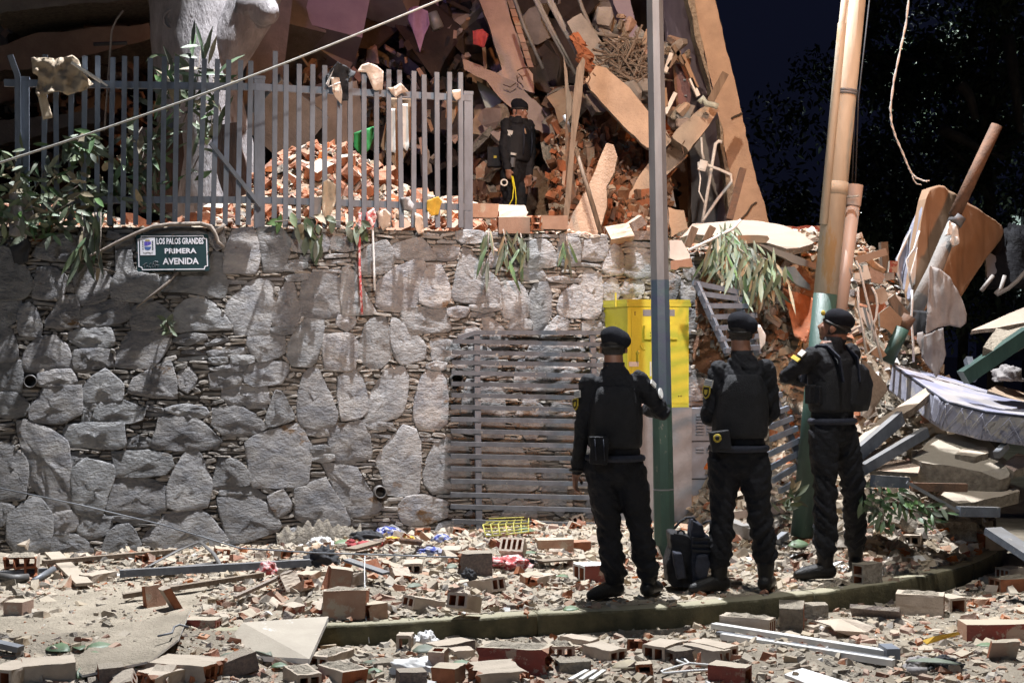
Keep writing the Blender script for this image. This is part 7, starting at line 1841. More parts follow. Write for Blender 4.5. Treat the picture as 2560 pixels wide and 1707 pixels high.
tag(sheet('orange_paper',[P(*vp('M3',*p),12.2)for p in((200,150),(320,140),(450,260),(580,380),(560,430),(430,360),(260,230))],m_orange,amp=.10,seed=52,freq=8),'crumpled orange board on the rubble right of the drain pipe','board',GW)
qd('pink_board','M3',[(370,350),(540,420),(580,470),(525,560),(400,540)],11.9,.05,m_pink,'pinkish broken panel below the crumpled orange board','panel')
qd('white_sheet','M3',[(295,330),(350,318),(402,490),(330,512),(185,500),(190,420),(300,410)],11.6,.05,m_white,'white broken panel right of the drain pipe','panel')
qd('beige_tile','M3',[(440,640),(560,600),(612,700),(612,780),(520,822),(470,780)],11.5,.03,m_plaster,'beige six-sided tile fragment on the slope right of the pole','tile')
qd('dark_board','M3',[(230,560),(420,560),(480,780),(380,830),(260,800)],11.7,.05,m_rust,'dark brown panel behind the beige tile fragment','panel')
qd('brown_board','M3',[(505,940),(640,840),(800,1000),(720,1260),(600,1140),(515,1110)],11.5,.05,m_board,'orange-brown board leaning left of the green stump','board')
qd('brown_board','M3',[(620,760),(700,690),(900,950),(800,1090)],11.9,.06,m_wood,'dark plank frame behind the green stump','board')
qd('orange_board','M3',[(370,830),(580,820),(510,960),(420,1060),(360,1000)],11.7,.05,m_clay_in,'orange clay-coloured board behind the white hanging board','board')
qd('brick_block','M3',[(640,265),(740,270),(735,420),(625,415)],12.2,.15,m_redpaint,'dark red block standing on the crest of the slope','block')
qd('grey_block','M3',[(575,430),(690,420),(700,500),(580,520)],12.0,.2,m_concg,'grey concrete lump under the dark red block','block')
qd('wood_scrap','M3',[(370,1450),(500,1340),(600,1470),(520,1520)],11.0,.05,m_board,'small brown wood scrap below the green stump','board')
for k,(pts,lab)in enumerate((([(205,270),(250,350),(330,700),(395,960),(450,1200),(540,1560)],'long white cable falling from the drain pipe over the slope'),([(410,600),(460,700),(480,830),(460,1000),(432,1060),(430,1300)],'thin white cable looping beside the hanging white board'),([(230,600),(235,850),(290,1120),(340,1450)],'white cable left of the hanging white board'),([(920,640),(925,800),(912,1000),(935,1300),(940,1560)],'white cord hanging from the bottom of the orange mattress'))):
 rod('cable','M3',pts,10.9 if k<3 else 11.7,.010,m_rope,lab,'cable','white cables over the slope')
rod('green_stump','M3',[(890,975),(800,1130)],11.55,.055,m_rust,'rusty broken top of the tilted green stump','post',n=12)
rod('green_stump','M3',[(800,1130),(600,1560)],11.5,.057,m_green,'tilted green steel stump right of the officers','post',n=12)
tp_=thing('tilted_post','tilted grey post sticking up through the orange mattress','post',P(2330,720,12.0))
def tpp(name,pts,r_,m):
 mb=MB();mb.tube([P(x,y,12.1)for x,y in pts],r_,12);o=obj(name,mb,m,smooth=True);o.parent=tp_;o.matrix_parent_inverse=Matrix.Translation(-tp_.location)
tpp('upper_pipe',[(2492,314),(2385,542)],[.050,.054],m_rust);tpp('collar',[(2398,540),(2385,560)],.066,m_galv);tpp('lower_post',[(2388,552),(2335,680),(2280,790)],[.056,.066,.07],m_concg)
VIEWS['Q']=VIEWS['M1']
mt=thing('orange_mattress','mattress in an orange fitted sheet hung upright on the tilted post','mattress',P(2380,760,12.9))
def mpart(o):o.parent=mt;o.matrix_parent_inverse=Matrix.Translation(-mt.location);return o
front=[(640,95),(700,75),(745,80),(865,150),(1050,280),(1205,385),(1226,440),(1200,500),(1100,620),(960,830),(890,945),(830,860),(740,730),(680,780),(658,920),(645,1000),(600,1060),(520,1045),(500,900),(520,760),(545,560),(580,330),(610,180)]
fd=[12.5]*3+[12.6,12.75,12.9,12.9,12.9,12.8,12.6,12.5]+[12.45]*12
mpart(sheet('fitted_sheet',[P(*vp('M1',*p),d)for p,d in zip(front,fd)],m_orange,amp=.035,freq=4,cuts=5,seed=53,fold=(1.3,.45)))
q=[P(*vp('M1',*p),d+.06)for p,d in zip(front,fd)]
mb=MB();mb.prism(q,(-.02,.16,0));mpart(obj('core',mb,m_orange))
side_=[(645,100),(612,190),(582,330),(548,560),(522,760),(502,880),(508,960),(492,985),(430,880),(392,760),(390,650),(430,560),(500,420),(570,250)]
sd=[12.5]*8+[12.75]*6
mpart(sheet('blue_side',[P(*vp('M1',*p),d)for p,d in zip(side_,sd)],m_matt_blue,amp=.03,freq=7,cuts=4,seed=54))
mpart(sheet('white_label',[P(*vp('M1',*p),12.42)for p in((545,560),(525,850),(505,860),(488,760),(520,650))],m_white,amp=.01,seed=55))
mb=MB();mb.tube([P(*vp('M1',x,y),12.72)for x,y in((642,98),(570,250),(500,420),(430,560),(390,650),(392,760),(430,880),(492,985))],.012,6);mpart(obj('piping',mb,m_white,smooth=True))
mb=MB();mb.tube([P(*vp('M1',x,y),12.45)for x,y in((560,430),(520,570),(460,660),(480,780),(505,880))],.010,6);mpart(obj('piping',mb,m_rope,smooth=True))
def drape(name,v,pts,d,m,label,amp=.06,freq=6,seed=0,fold=(1.6,.4),cuts=5):return tag(sheet(name,[P(*vp(v,*p),d)for p in pts],m,amp=amp,freq=freq,seed=seed,fold=fold,cuts=cuts),label,'cloth',GW)
drape('grey_cloth','M1',[(650,700),(720,735),(790,790),(860,900),(892,960),(930,1080),(925,1150),(880,1190),(800,1170),(700,1190),(610,1245),(620,1100),(650,950),(662,820)],11.75,m_greycloth,'grey cloth hanging from the post below the orange mattress',seed=56)
drape('grey_cloth','M1',[(600,1250),(740,1190),(768,1400),(720,1530),(690,1580),(640,1500),(590,1420)],11.72,m_greycloth,'lower fold of grey cloth hanging over the quilted mattress',seed=57)
drape('grey_cloth','M1',[(545,1230),(590,1220),(600,1400),(570,1380),(535,1290)],11.8,m_greycloth,'small grey flap left of the lower grey cloth',seed=58)
drape('white_knot','M1',[(795,350),(835,380),(862,430),(868,530),(832,555),(800,510),(820,460),(755,472)],11.95,m_white,'white rag knotted round the tilted post',amp=.05,freq=14,seed=59)
drape('black_cloth','M1',[(510,1050),(625,1060),(612,1240),(560,1220),(510,1260),(500,1180)],11.95,m_blackcloth,'black cloth hanging under the orange mattress',seed=60)
qm=thing('quilted_mattress','blue-grey quilted mattress lying tilted on the rubble slope','mattress',P(*vp('M2',900,480),11.0))
def qpart(o):o.parent=qm;o.matrix_parent_inverse=Matrix.Translation(-qm.location);return o
tA,tB,tC,tD=P(*vp('M2',340,98),11.9),P(*vp('M2',655,318),10.9),P(*vp('M2',1480,505),10.35),P(*vp('M2',1480,420),11.6)
mid1,mid2=P(*vp('M2',745,378),10.8),P(*vp('M2',1040,452),10.6)
b1_,b2_,b3_=P(*vp('M2',600,160),12.1),P(*vp('M2',830,222),12.0),P(*vp('M2',1000,282),11.9)
top=[tA,tB,mid1,mid2,tC,tD,b3_,b2_,b1_]
qpart(sheet('top',top,m_matt_top,amp=.010,freq=4,cuts=5,seed=61,thick=.02))
dn_=Vector((-.02,.05,-.21))
mb=MB();mb.prism([p+Vector((0,.02,-.02))for p in top],dn_*.9);qpart(obj('core',mb,m_matt_blue))
for i,(a,b)in enumerate(((tA,tB),(tB,mid1),(mid1,mid2),(mid2,tC))):
 qpart(sheet('side_panel',[a,b,b+dn_,a+dn_],m_matt_blue,amp=.006,freq=8,cuts=5,seed=62+i,thick=.01))
mb=MB();mb.tube([tA,tB,mid1,mid2,tC],.011,6);qpart(obj('piping',mb,m_strap,smooth=True))
edge=[tB,mid1,mid2,tC]
def along(u,v):
 seg=u*3;i=min(2,int(seg));return edge[i].lerp(edge[i+1],seg-i)+dn_*v
for k in range(11):
 mb=MB();u0=.10+k*.085
 mb.tube([along(min(1,max(0,u0+(.11*t/5))),1.0-.92*t/5)+Vector((0,-.022,0))for t in range(6)],.003,5);qpart(obj('quilt_seam',mb,m_matt_blue,smooth=True))
 if k%2==0:
  mb=MB();mb.tube([along(min(1,max(0,u0+.02+(.10*t/5))),.15+.8*t/5)+Vector((0,-.022,0))for t in range(6)],.003,5);qpart(obj('quilt_seam',mb,m_matt_blue,smooth=True))
def flat(name,v,pts,dd,th,m,label,cat,**kw):return slab(name,v,pts,0,th,m,label,cat,dd=dd,group=GW,**kw)
flat('pale_slab','M2',[(72,650),(230,510),(420,380),(605,255),(640,288),(520,400),(405,470),(250,590),(100,700)],[10.5,10.75,10.95,11.1,11.05,10.8,10.65,10.5,10.4],(0,.03,-.06),m_plaster,'pale slab of plastered brickwork tilted up beside the right officer','slab',amp=.012)
flat('tan_board','M2',[(185,892),(105,815),(250,800),(548,822),(540,880),(530,910)],[10.2,10.5,10.6,10.6,10.3,10.2],(0,.02,-.03),m_conc,'flat tan board lying on the slope behind the steel beam','board',amp=.004)
flat('broken_slab','M2',[(700,1075),(820,985),(1000,990),(1265,1015),(1295,1050),(1100,1095),(960,1130),(830,1140)],[10.2,10.6,10.7,10.7,10.5,10.3,10.2,10.15],(0,.03,-.09),m_plaster,'large flat concrete slab lying low on the rubble slope','slab',amp=.02)
flat('broken_slab','M2',[(480,740),(620,660),(780,620),(1010,610),(1080,720),(1200,850),(1210,940),(1000,900),(800,860),(560,830)],[10.6,10.9,11.0,11.1,10.9,10.7,10.5,10.4,10.4,10.4],(0,.05,-.16),m_chips,'long dusty ledge of broken brickwork across the slope','slab',amp=.04,step=.1)
flat('broken_slab','M2',[(808,770),(870,720),(1050,710),(1060,760),(960,790)],[10.55,10.75,10.8,10.6,10.5],(0,.02,-.06),m_plaster,'small pale slab on top of the dusty ledge','slab',amp=.01)
flat('pink_slab','M1',[(965,1212),(1150,1130),(1380,1030),(1420,1120),(1380,1150),(1150,1192)],[11.3,11.6,11.8,11.6,11.4,11.3],(0,.02,-.03),m_sheet,'long pinkish board lying under the orange mattress at the right edge','board',amp=.01)
flat('rough_slab','M1',[(1060,1340),(1160,1190),(1260,1210),(1400,1170),(1400,1260),(1160,1380)],[10.9,11.3,11.3,11.4,11.0,10.9],(0,.03,-.08),m_broken,'rough dusty slab right of the grey cloth','slab',amp=.02)
flat('yellow_board','M2',[(1050,290),(1120,250),(1270,285),(1400,330),(1400,400),(1250,355)],[11.6,11.9,11.9,11.9,11.6,11.6],(0,.02,-.04),m_board,'yellowish board behind the quilted mattress','board',amp=.004)
flat('brown_board','M2',[(105,50),(150,90),(290,240),(300,290),(140,500),(105,480)],[10.9,10.9,10.8,10.75,10.6,10.6],(0,.04,0),m_wood,'dark brown wooden panel leaning behind the right officer','board',amp=.004)
flat('pink_chunk','M2',[(1165,845),(1280,760),(1400,790),(1380,850),(1250,900)],[10.6,10.8,10.9,10.7,10.5],(0,.02,-.06),m_pink,'pinkish chunk of floor at the right edge of the slope','slab',amp=.01)
def beam(v,a,b,d0,d1,w_,h_,m,label,name='steel_beam'):
 mb=MB();mb.bar(P(*vp(v,*a),d0),P(*vp(v,*b),d1),w_,h_);o=obj(name,mb,m);centre(o);return tag(o,label,'steel beam','steel beams strewn over the slope')
beam('M2',(60,780),(398,492),10.25,10.6,.05,.10,m_steel2,'blue-grey steel beam propped under the pale tilted slab')
beam('M2',(60,915),(588,602),10.1,10.6,.05,.075,m_steel2,'dark steel beam sloping down in front of the tan board')
beam('M2',(70,820),(480,650),10.3,10.7,.05,.06,m_wood,'dusty beam just behind the dark sloping steel beam')
beam('M2',(185,968),(445,985),10.0,10.15,.05,.08,m_steel2,'short dark beam end lying above the crushed leaves')
beam('M2',(480,1015),(892,1022),10.1,10.2,.04,.06,m_rust,'rusty blue bar in front of the large flat slab')
beam('M2',(445,980),(835,1200),9.95,9.95,.022,.022,m_galv,'thin bright rod crossing the crushed leaves')
beam('M2',(830,1200),(1130,1205),9.95,10.1,.05,.07,m_steel2,'dark steel bar lying low on the slope')
beam('M1',(905,1580),(1420,1230),10.9,11.0,.10,.11,m_green,'thick green and blue steel pole lying across the slope')
beam('M1',(940,1430),(985,1600),11.0,10.9,.05,.06,m_steel2,'short bar standing under the thick green pole')
beam('M2',(1120,775),(1190,705),10.5,10.6,.05,.05,m_galv,'short square tube end on the slope at right')
beam('M2',(1090,1345),(1420,1560),9.9,9.5,.14,.05,m_steel2,'dark twisted sheet at the kerb bend on the right edge')
rod('pale_rod','M1',[(1045,900),(1140,780)],12.2,.018,m_concg,'short pale rod right of the orange mattress','rod','pale rods right of the mattress')
rod('pale_rod','M1',[(1155,925),(1200,880),(1230,780)],12.2,.018,m_concg,'bent pale rod right of the orange mattress','rod','pale rods right of the mattress')
rod('pale_rod','M1',[(1165,930),(1260,880),(1330,820),(1400,740)],12.1,.018,m_concg,'long curved pale rod right of the orange mattress','rod','pale rods right of the mattress')
def crumple(name,p,size,m,label,cat,amp=.3,freq=9,seed=0,dz=None,rz=0):
 mb=MB();mb.ell((0,0,0),(1,1,1),n=40,m=28)
 vs=[]
 for v in mb.v:
  v=Vector(v);k=1+amp*noise.noise(v*freq*.25+Vector((seed*7,0,0)))+amp*.8*(abs(noise.noise(v*freq*.55+Vector((0,seed*5,0))))-.25)
  vs.append(Vector((v.x*size[0]*k,v.y*size[1]*k,max(-.3,v.z)*size[2]*k)))
 mb.v=[tuple(v)for v in vs]
 o=obj(name,mb,m,smooth=True);o.location=Vector(p)+Vector((0,0,size[2]*.25 if dz is None else dz));o.rotation_euler.z=R(rz);return tag(o,label,cat)
crumple('plastic_bag',P(*vp('M2',1205,190),11.8),(.12,.11,.10),m_greycloth,'knotted greyish plastic bag behind the quilted mattress','bag',seed=3,dz=0)
crumple('dark_lump',P(*vp('M1',1290,760),13.0),(.22,.2,.42),m_uniform,'unclear dark lumpy shape at the right edge under the lit house','tarpaulin',seed=4,dz=0)  # lumpy stand-in for an unclear dark outline
qd('grey_sheet','M1',[(1080,640),(1120,605),(1180,640),(1170,760),(1090,800)],12.9,.04,m_louvre,'grey panel between the orange mattress and the dark lumpy shape','panel')
leaf_plant('crushed_leaves',[[P(*vp('M2',x,y),d)for x,y,d in st]for st in([(110,1010,10.1),(300,1080,10.0),(480,1180,9.95),(600,1230,9.9)],[(150,1100,10.0),(260,1200,9.9),(330,1300,9.9)],[(380,1060,10.05),(540,1150,10.0),(700,1230,9.95)])],'crushed dark branches and leaves at the foot of the slope','branch',140,L=.10,wd=.03,spread=.06,down=.2,mats=[m_leaf,m_leafdust,m_twig])
leaf_plant('crushed_leaves',[[P(*vp('Z5',x,y),10.8)for x,y in((590,1150),(620,1090),(640,1040))]],'green leaves at the foot of the leaning pole','plant',22,L=.12,wd=.04,spread=.04,down=-.1)
cnt=0
while cnt<160:
 x,y=gr.uniform(1.9,5.2),gr.uniform(10.6,14.5)
 if y<kerb_y(x)+.45 or abs(x)>y*.37:continue
 m=gr.choice([m_plaster,m_broken,m_brick,m_plaster,m_conc,m_stucco,m_board])
 o=link('slope_chunk',shard_mesh('slope_chunk',m,gr.uniform(.06,.17),gr.choice([.15,.25,.5,.6]),gr.randint(4,6)),loc=(x,y,mound_h(x,y)+.01),rot=(gr.uniform(-.6,.6),gr.uniform(-.6,.6),gr.uniform(0,6)))
 tag(o,'loose chunk of masonry on the rubble slope at the right','masonry chunk','masonry chunks on the slope');cnt+=1
# ================================================================ BACKPACK ON THE PAVEMENT
BD=9.32
def K(x,y,dd=0.0):return P(1660+x/5.88,1260+y/5.88,BD+dd)
bp=thing('backpack','black tactical backpack standing on the pavement by the feet of the middle officer','backpack',K(300,1250))
def kp(name,mb,m,vox=.009,sm=3,amp=.006):
 me=remesh(mb,vox,sm,name);me.materials.append(m)
 for v in me.vertices:v.co+=v.normal*noise.noise(v.co*22)*amp
 o=link(name,me);o.parent=bp;o.matrix_parent_inverse=Matrix.Translation(-bp.location);return o
def soft(mb,pts,dd,th):mb.prism([K(x,y,dd)for x,y in pts],(0,th,0))
mb=MB();soft(mb,[(80,420),(180,430),(380,480),(420,560),(440,1240),(120,1220),(50,1120),(30,900),(110,640)],.03,.24);kp('main_compartment',mb,m_vest)
mb=MB();soft(mb,[(400,430),(430,240),(560,300),(620,460),(700,500),(690,700),(640,900),(560,1130),(440,1180),(400,900)],.0,.22);kp('side_compartment',mb,m_strap)
mb=MB();soft(mb,[(130,700),(270,720),(330,1090),(200,1110),(150,900)],-.05,.12);kp('front_pocket',mb,m_strap,amp=.003)
mb=MB();soft(mb,[(480,760),(640,740),(690,880),(640,1080),(500,1130),(440,960)],-.04,.14);kp('side_pocket',mb,m_strap)
for y in(500,600,680):
 mb=MB();mb.bar(K(410,y,-.012),K(690,y+10,-.012),.012,.016);o=obj('webbing',mb,m_vest,bp);o.matrix_parent_inverse=Matrix.Translation(-bp.location)
mb=MB();mb.tube([K(150,360,.05),K(230,260,.05),(K(330,195,.05)),K(430,190,.05),K(470,260,.05)],.018,8,flat=.5);o=obj('shoulder_strap',mb,m_vest,bp,True);o.matrix_parent_inverse=Matrix.Translation(-bp.location)
mb=MB();mb.tube([K(570,290,.05),K(640,250,.04),K(730,245,.04),K(790,290,.04)],.016,8,flat=.5);o=obj('shoulder_strap',mb,m_vest,bp,True);o.matrix_parent_inverse=Matrix.Translation(-bp.location)
mb=MB();mb.tube([K(200,430,.04),K(210,395,.04),K(250,385,.04),K(290,400,.04),K(300,440,.04)],.007,6);o=obj('grab_handle',mb,m_vest,bp,True);o.matrix_parent_inverse=Matrix.Translation(-bp.location)
# ================================================================ THINGS LYING ON THE PAVEMENT AND ROAD
def gpt(v,x,y,dz=0.0):p=ground_at(*vp(v,x,y));p.z+=dz;return p
def plate(name,v,pts,zs,th,m,label,cat,side=None,group=None,amp=0.0):
 q=[]
 for(x,y),z in zip(pts,zs):
  px,py=vp(v,x,y);q.append(G(px,py,z))
 if amp:q=[a for a in jag(q,amp,.12)]
 mb=MB();mb.prism(q,(0,0,-th),0,1)
 o=obj(name,mb,[m,side or m]);centre(o);return tag(o,label,cat,group)
plate('tile_slab','G2',[(170,937),(960,882),(785,1272),(-40,1225)],[.055,.065,-.05,-.07],.028,m_tile,'large dusty white tile slab leaning off the kerb into the road','tile slab',side=m_white)
plate('wallboard','G1',[(1010,990),(1752,815),(1640,1090),(1380,1290),(760,1420),(640,1330)],[.05,.06,.05,.0,-.03,.0],.012,m_dirt,'dusty fallen wallboard lying flat left of the white tile slab','board',side=m_white)
def lay_bar(name,v,a,b,dz,w_,h_,m,label,cat='bar',group='bars lying on the pavement'):
 mb=MB();mb.bar(gpt(v,*a,dz),gpt(v,*b,dz),w_,h_);o=obj(name,mb,m);centre(o);return tag(o,label,cat,group)
lay_bar('long_bar','S',(300,1452),(775,1424),.05,.055,.05,m_steel2,'longest dusty grey bar lying along the pavement')
lay_bar('long_bar','G1',(395,430),(1600,320),.03,.05,.03,m_wood,'grey bar near the wall foot behind the pale plank')
lay_bar('long_bar','G1',(1130,760),(2420,555),.04,.04,.03,m_wood,'third bar in front of the longest dusty grey bar')
lay_bar('long_bar','G2',(1130,510),(1490,640),.10,.07,.015,m_steel2,'flat dark steel strip on the brick heap')
lay_bar('plank','G1',(480,345),(775,640),.035,.11,.02,m_plaster,'pale plank pointing at the camera at the left','plank','planks lying on the pavement')
lay_bar('plank','G1',(-60,540),(420,500),.03,.04,.03,m_steel2,'dark bar stub under the stacked brickwork at the left edge')
lay_bar('plank','G1',(-40,1210),(190,1260),.04,.06,.03,m_galv,'grey bar end at the left edge above the bottom blocks')
lay_bar('plank','G2',(1160,350),(1400,280),.06,.10,.02,m_wood,'short wooden board behind the brick heap','plank','planks lying on the pavement')
lay_bar('plank','G2',(100,800),(620,560),.06,.03,.02,m_twig,'dry stick lying from the left into the brick heap','stick','planks lying on the pavement')
lay_bar('plank','G3',(690,150),(1020,130),.05,.10,.012,m_wood,'flat board behind the left officer','plank','planks lying on the pavement')
lay_bar('square_tube','Z5',(300,1250),(440,1300),.06,.10,.09,m_concg,'dusty grey square beam behind the middle officer','beam')
lay_bar('square_tube','Z5',(560,1340),(600,1300),.05,.06,.06,m_galv,'open square tube end between the two right officers','tube')
lay_bar('plastic_pipe','Z5',(310,1200),(620,1165),.05,.06,.06,m_pvc,'dusty log-like pipe behind the right officers','pipe')
def lay_tube(name,v,pts,dz,r_,m,label,cat='pipe',n=8,group=None,flat_=1.0):
 mb=MB();mb.tube([gpt(v,x,y,z if isinstance(dz,list)else dz)for(x,y),z in zip(pts,dz if isinstance(dz,list)else[dz]*len(pts))],r_,n,flat=flat_);o=obj(name,mb,m,smooth=True);centre(o);return tag(o,label,cat,group)
lay_tube('rubber_strip','G1',[(1290,490),(1450,440),(1640,400),(1840,390),(1960,430),(2030,460),(2300,470)],[.02,.05,.10,.15,.10,.03,.02],.016,m_plastic,'curved rubber strip arching above the long bar','strip',flat_=.4)
lay_tube('jointed_pipe','G1',[(1380,500),(1640,480),(1830,455),(2020,430)],.03,.016,m_plastic,'jointed grey pipe under the curved rubber strip')
lay_tube('pipe_stub','G1',[(310,600),(490,490)],.03,.022,m_galv,'short grey pipe stub left of the pale plank')
lay_tube('pipe_stub','G1',[(-40,560),(120,580),(260,575)],.03,.03,m_plastic,'dusty thick pipe at the left edge')
lay_tube('pipe_stub','G2',[(1630,290),(1800,310)],.08,.022,m_rust,'brown tube on the heap below the gate','tube')
lay_tube('bent_wire','G1',[(1450,1240),(1580,1220),(1600,1160),(1650,1135),(1730,1150)],.10,.006,m_steel2,'bent black wire lying on the red-edged brick slab','wire')
lay_tube('string','G2',[(1295,500),(1290,750),(1300,900),(1335,1160)],[.12,.20,.02,.02],.003,m_rope,'thin string hanging over the kerb in the middle','string')
rl=thing('aluminium_rail','long white aluminium window rail lying in the road at lower right','rail',gpt('G4',700,820))
for(a,b,w_,h_,dz,m,nm)in(((70,712),(1385,925),.055,.03,.045,m_alu,'upper_lip'),((100,750),(1390,955),.045,.02,.03,m_galv,'groove'),((130,775),(1395,975),.04,.035,.03,m_alu,'lower_lip'),((1330,895),(1395,935),.075,.06,.05,m_louvre,'end_cap')):
 mb=MB();mb.bar(gpt('G4',*a,dz),gpt('G4',*b,dz),w_,h_);o=obj(nm,mb,m);o.parent=rl;o.matrix_parent_inverse=Matrix.Translation(-rl.location)
for k in range(3):
 lay_bar('slat','G3',(975+95*k,1215),(1130+80*k,1125),.02,.025,.012,m_alu,'white slats lying side by side at the bottom edge','slat','white slats at the bottom edge')
hp=[(2040,1068),(1965,1045),(1950,1030),(1975,1018),(2030,1030),(2070,1068),(1940,1105),(1815,1142),(1830,1158),(2100,1140),(2330,1125),(2340,1090),(2200,1078),(2070,1068)]
lay_tube('coat_hanger','G3',hp,.025,.007,m_white,'white plastic coat hanger lying in the road','hanger',6,'coat hangers')
plate('white_board','G4',[(590,1012),(722,966),(1120,1090),(1000,1130),(800,1100)],[-.10,-.08,-.08,-.09,-.10],.02,m_white,'bright white board cut by the bottom edge','board')
plate('cream_card','G4',[(810,618),(1000,605),(1120,612),(1255,668),(1200,705),(1070,722),(960,690),(930,655)],[-.06,-.05,-.05,-.08,-.11,-.11,-.07,-.06],.006,m_plaster,'cream sheet of torn board lying in the road by the pitted stucco','board',amp=.01)
plate('yellow_film','G4',[(1600,765),(1700,732),(1865,700),(1885,716),(1760,752),(1640,790)],[-.10,-.06,-.04,-.06,-.08,-.11],.004,m_yellowcloth,'strip of yellow plastic film in the road at lower right','film',amp=.006)
plate('tile_piece','G2',[(1140,372),(1240,380),(1300,500),(1210,512)],[.20,.19,.12,.12],.012,m_pink,'pinkish flat tile leaning on the brick heap','tile')
plate('ribbed_tile','G2',[(1270,385),(1400,350),(1525,545),(1390,500)],[.22,.22,.12,.13],.03,m_clay_in,'orange ribbed tile leaning on the brick heap','tile')
plate('flat_tile','G2',[(1200,290),(1380,270),(1420,300),(1230,340)],[.10,.10,.08,.08],.02,m_plaster,'pale flat tile behind the ribbed orange tile','tile')
def GC_(v,x,y,size,m,label,cat='cloth',amp=.35,seed=1,rz=0):return crumple('crumpled_'+cat.replace(' ','_'),gpt(v,x,y),size,m,label,cat,amp=amp,seed=seed,rz=rz)
GC_('G2',890,260,(.10,.06,.07),m_white,'scrap of white foil near the wall foot','foil',.4,2)
GC_('G2',1320,265,(.15,.06,.045),m_redcloth,'red cloth on the rubble below the wall','cloth',.3,3,8)
GC_('G2',1165,235,(.04,.03,.04),m_redcloth,'small pink-red scrap left of the red cloth','scrap',.3,4)
GC_('G2',1505,150,(.10,.06,.06),m_bluecloth,'blue and white patterned cloth against the wall foot','cloth',.4,5)
GC_('G2',1620,190,(.12,.05,.035),m_yellowcloth,'yellow and red patterned scarf at the wall foot','cloth',.4,6)
GC_('G2',1310,185,(.13,.07,.06),m_blackcloth,'black rag behind the red cloth','cloth',.4,7)
GC_('G2',1910,320,(.10,.05,.04),m_bluecloth,'blue and white scrap left of the end-on pale brick','cloth',.4,8)
GC_('G2',2000,205,(.07,.05,.05),m_bluecloth,'blue cloth by the foot of the leaning gate','cloth',.3,9)
GC_('G2',400,520,(.07,.05,.08),m_pinkcloth,'pink and clear plastic bag beside the long bar','bag',.35,10)
GC_('G2',900,430,(.12,.07,.10),m_blackcloth,'dark twisted rubber hose clump on the heap','rag',.5,11)
GC_('G2',880,320,(.10,.05,.06),m_board,'brown and yellow crumpled carton on the heap','carton',.3,12)
GC_('U',620,1560,(.15,.08,.06),m_pinkcloth,'red and white checked cloth below the slotted brick','cloth',.4,13)
GC_('U',1000,1560,(.14,.08,.06),m_pinkcloth,'second fold of red and white checked cloth','cloth',.4,14)
GC_('U',1150,1530,(.10,.06,.04),m_blackcloth,'dark rag beside the checked cloth','cloth',.4,15)
GC_('G3',40,270,(.05,.04,.06),m_blackcloth,'black plastic scrap at the edge of the checked cloth','scrap',.4,16)
GC_('G4',1770,985,(.09,.06,.055),m_blackcloth,'black crumpled cloth in the road at the lower right','cloth',.45,17)
GC_('G4',1580,965,(.08,.05,.045),m_greycloth,'camouflage-grey cloth beside the black crumpled cloth','cloth',.4,18)
GC_('G2',1760,1400,(.13,.09,.06),m_white,'white crumpled paper in the road near the bottom','paper',.4,19)
GC_('G2',1840,1150,(.07,.05,.06),m_rope,'frayed bundle of pale string at the kerb','string',.5,20)
GC_('G2',2330,420,(.05,.04,.05),m_redcloth,'red scrap right of the dark-faced block','scrap',.3,21)
GC_('G2',1090,95,(.05,.05,.06),m_plaster,'rounded pale stone at the wall foot','stone',.12,22)
lay_tube('grey_roll','G4',[(1490,1020),(1640,1030)],.02,.025,m_greycloth,'small grey roll in front of the camouflage cloth','roll')
wb=thing('wire_basket','crushed yellow wire basket under the leaning gate','basket',gpt('U',850,1130))
mb=MB()
def up_(x,y,d):return P(*vp('U',x,y),d)
for i in range(7):
 t=i/6;mb.tube([up_(600+640*t,960+10*t-20*math.sin(t*3),11.1),up_(640+600*t,1120-60*t,10.9)],.006,5);mb.tube([up_(600+640*t,960-20*math.sin(t*3),11.1),up_(680+560*t,930-60*t,11.4)],.005,5)
for j in range(4):
 t=j/3;mb.tube([up_(600+40*t,965+160*t,11.1-.2*t),up_(920+20*t,970+125*t,11.1-.2*t),up_(1240,940+120*t,11.1-.2*t)],.006,5)
for j in range(3):
 t=j/2;mb.tube([up_(600+80*t,965-90*t,11.1+.3*t),up_(1240-60*t,935-80*t,11.1+.3*t)],.005,5)
o=obj('wires',mb,m_basket,wb,True);o.matrix_parent_inverse=Matrix.Translation(-wb.location);o['kind']='stuff'
def gleaf(v,x,y,dx_,dy_,L,wd,label,m=m_leaf,dz=.02,upz=1):
 mb=MB();p=gpt(v,x,y,dz);leaf(mb,(0,0,0),(dx_,dy_,.15),L,wd,(0.2,-.4,upz),0,.15)
 o=obj('leaf',mb,m,smooth=True);o.location=p;md=o.modifiers.new('t','SOLIDIFY');md.thickness=.002;tag(o,label,'leaf','green leaves lying on the rubble')
gleaf('G1',640,1240,-1,.35,.16,.10,'broad green leaf of the sprig at lower left, pointing left')
gleaf('G1',790,1225,1,.6,.15,.07,'long green leaf of the sprig at lower left, pointing right')
gleaf('G1',740,1235,-.4,.8,.10,.07,'pale green middle leaf of the sprig at lower left')
gleaf('G1',790,1280,.9,.1,.08,.05,'small leaf in front of the sprig at lower left')
gleaf('G1',710,1500,.1,.5,.12,.06,'dark green leaf standing at the bottom edge near the rough lump',upz=.2)
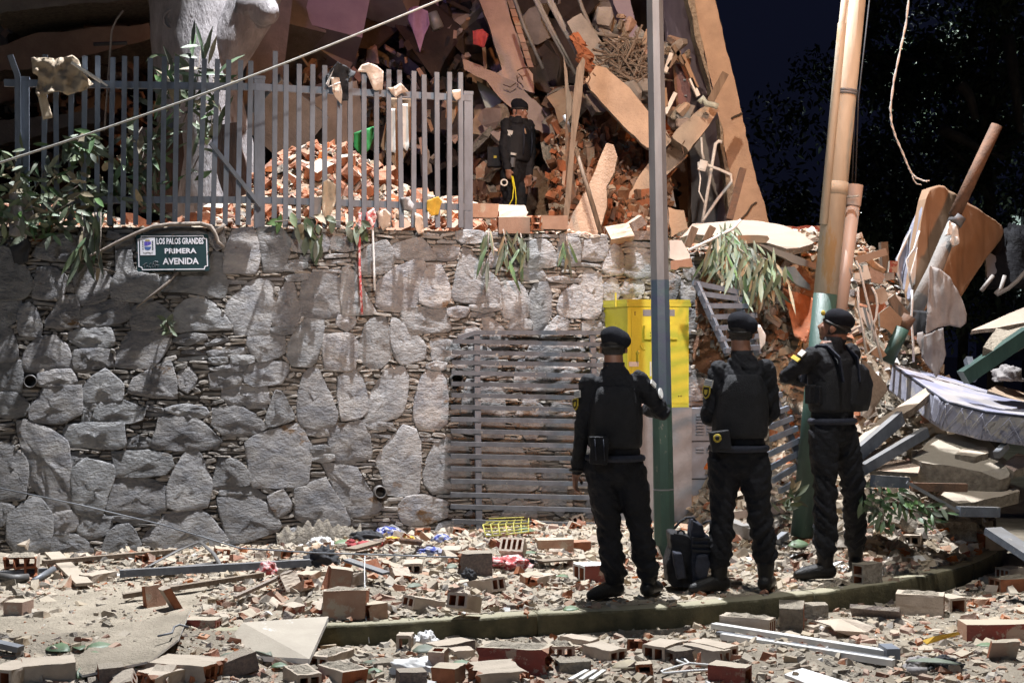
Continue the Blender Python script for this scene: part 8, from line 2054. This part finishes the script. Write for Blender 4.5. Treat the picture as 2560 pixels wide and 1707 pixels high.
gleaf('G1',1240,1400,.2,.8,.10,.05,'green leaf beside the red-edged brick slab')
gleaf('G1',2010,1300,1,.1,.14,.05,'bright green leaf left of the white tile slab',m_leafdust)
gleaf('G2',440,1350,-.7,.8,.20,.06,'long pale green leaf leaning on the red-sided brick',m_leafdust,.06)
gleaf('G2',430,1380,.9,.1,.09,.05,'short dark leaf behind the red-sided brick')
gleaf('G2',1280,1340,.6,-.5,.10,.05,'dusty leaf in the road left of the mortar slabs',m_leafdust)
gleaf('G2',1730,1290,1,.1,.14,.08,'grey-green leaf on the mortar slabs',m_leafdust,.05)
gleaf('G2',1300,1440,.8,.2,.09,.05,'small green leaf below the dusty leaf',m_leaf)
gleaf('G2',2080,1360,1,.1,.12,.05,'green leaf beside the small upright brick')
gleaf('G2',2040,510,.6,.3,.09,.06,'pale green leaf below the dark-faced block',m_leafdust,.05)
gleaf('G2',1680,680,.8,.5,.12,.05,'green leaf left of the tilted two-hole brick',m_leafdust,.04)
gleaf('G2',1010,240,.8,.1,.14,.07,'dark green leaf by the white foil')
gleaf('G3',910,720,.8,.1,.10,.06,'green leaf on the road under the kerb joint')
gleaf('G3',1360,1100,.9,.1,.18,.08,'round yellow-green leaf in the road near the slats',m_dryleaf)
gleaf('G3',1120,250,.2,.5,.14,.06,'upright grey-green leaf by the white-topped block',m_leafdust,.03,.2)
gleaf('G3',840,250,.8,-.5,.10,.05,'green leaf right of the orange-ended brick')
gleaf('G4',620,130,1,.1,.17,.085,'large torn green leaf between the two right officers',m_leaf,.06,.5)
gleaf('G4',1500,990,1,-.35,.27,.05,'long narrow green leaf across the grey roll',m_leafdust,.05)
gleaf('G4',2000,830,.9,-.3,.12,.05,'green leaf in the road left of the pink plate',m_leaf)
gleaf('G4',1380,130,1,-.2,.10,.05,'bluish green leaf in the shade of the right officer',m_leaf)
gleaf('U',1150,1400,1,.0,.11,.04,'green leaf right of the slotted brick')
gleaf('U',1050,1150,1,.1,.16,.07,'green leaf lying under the yellow basket',m_leaf,.05)
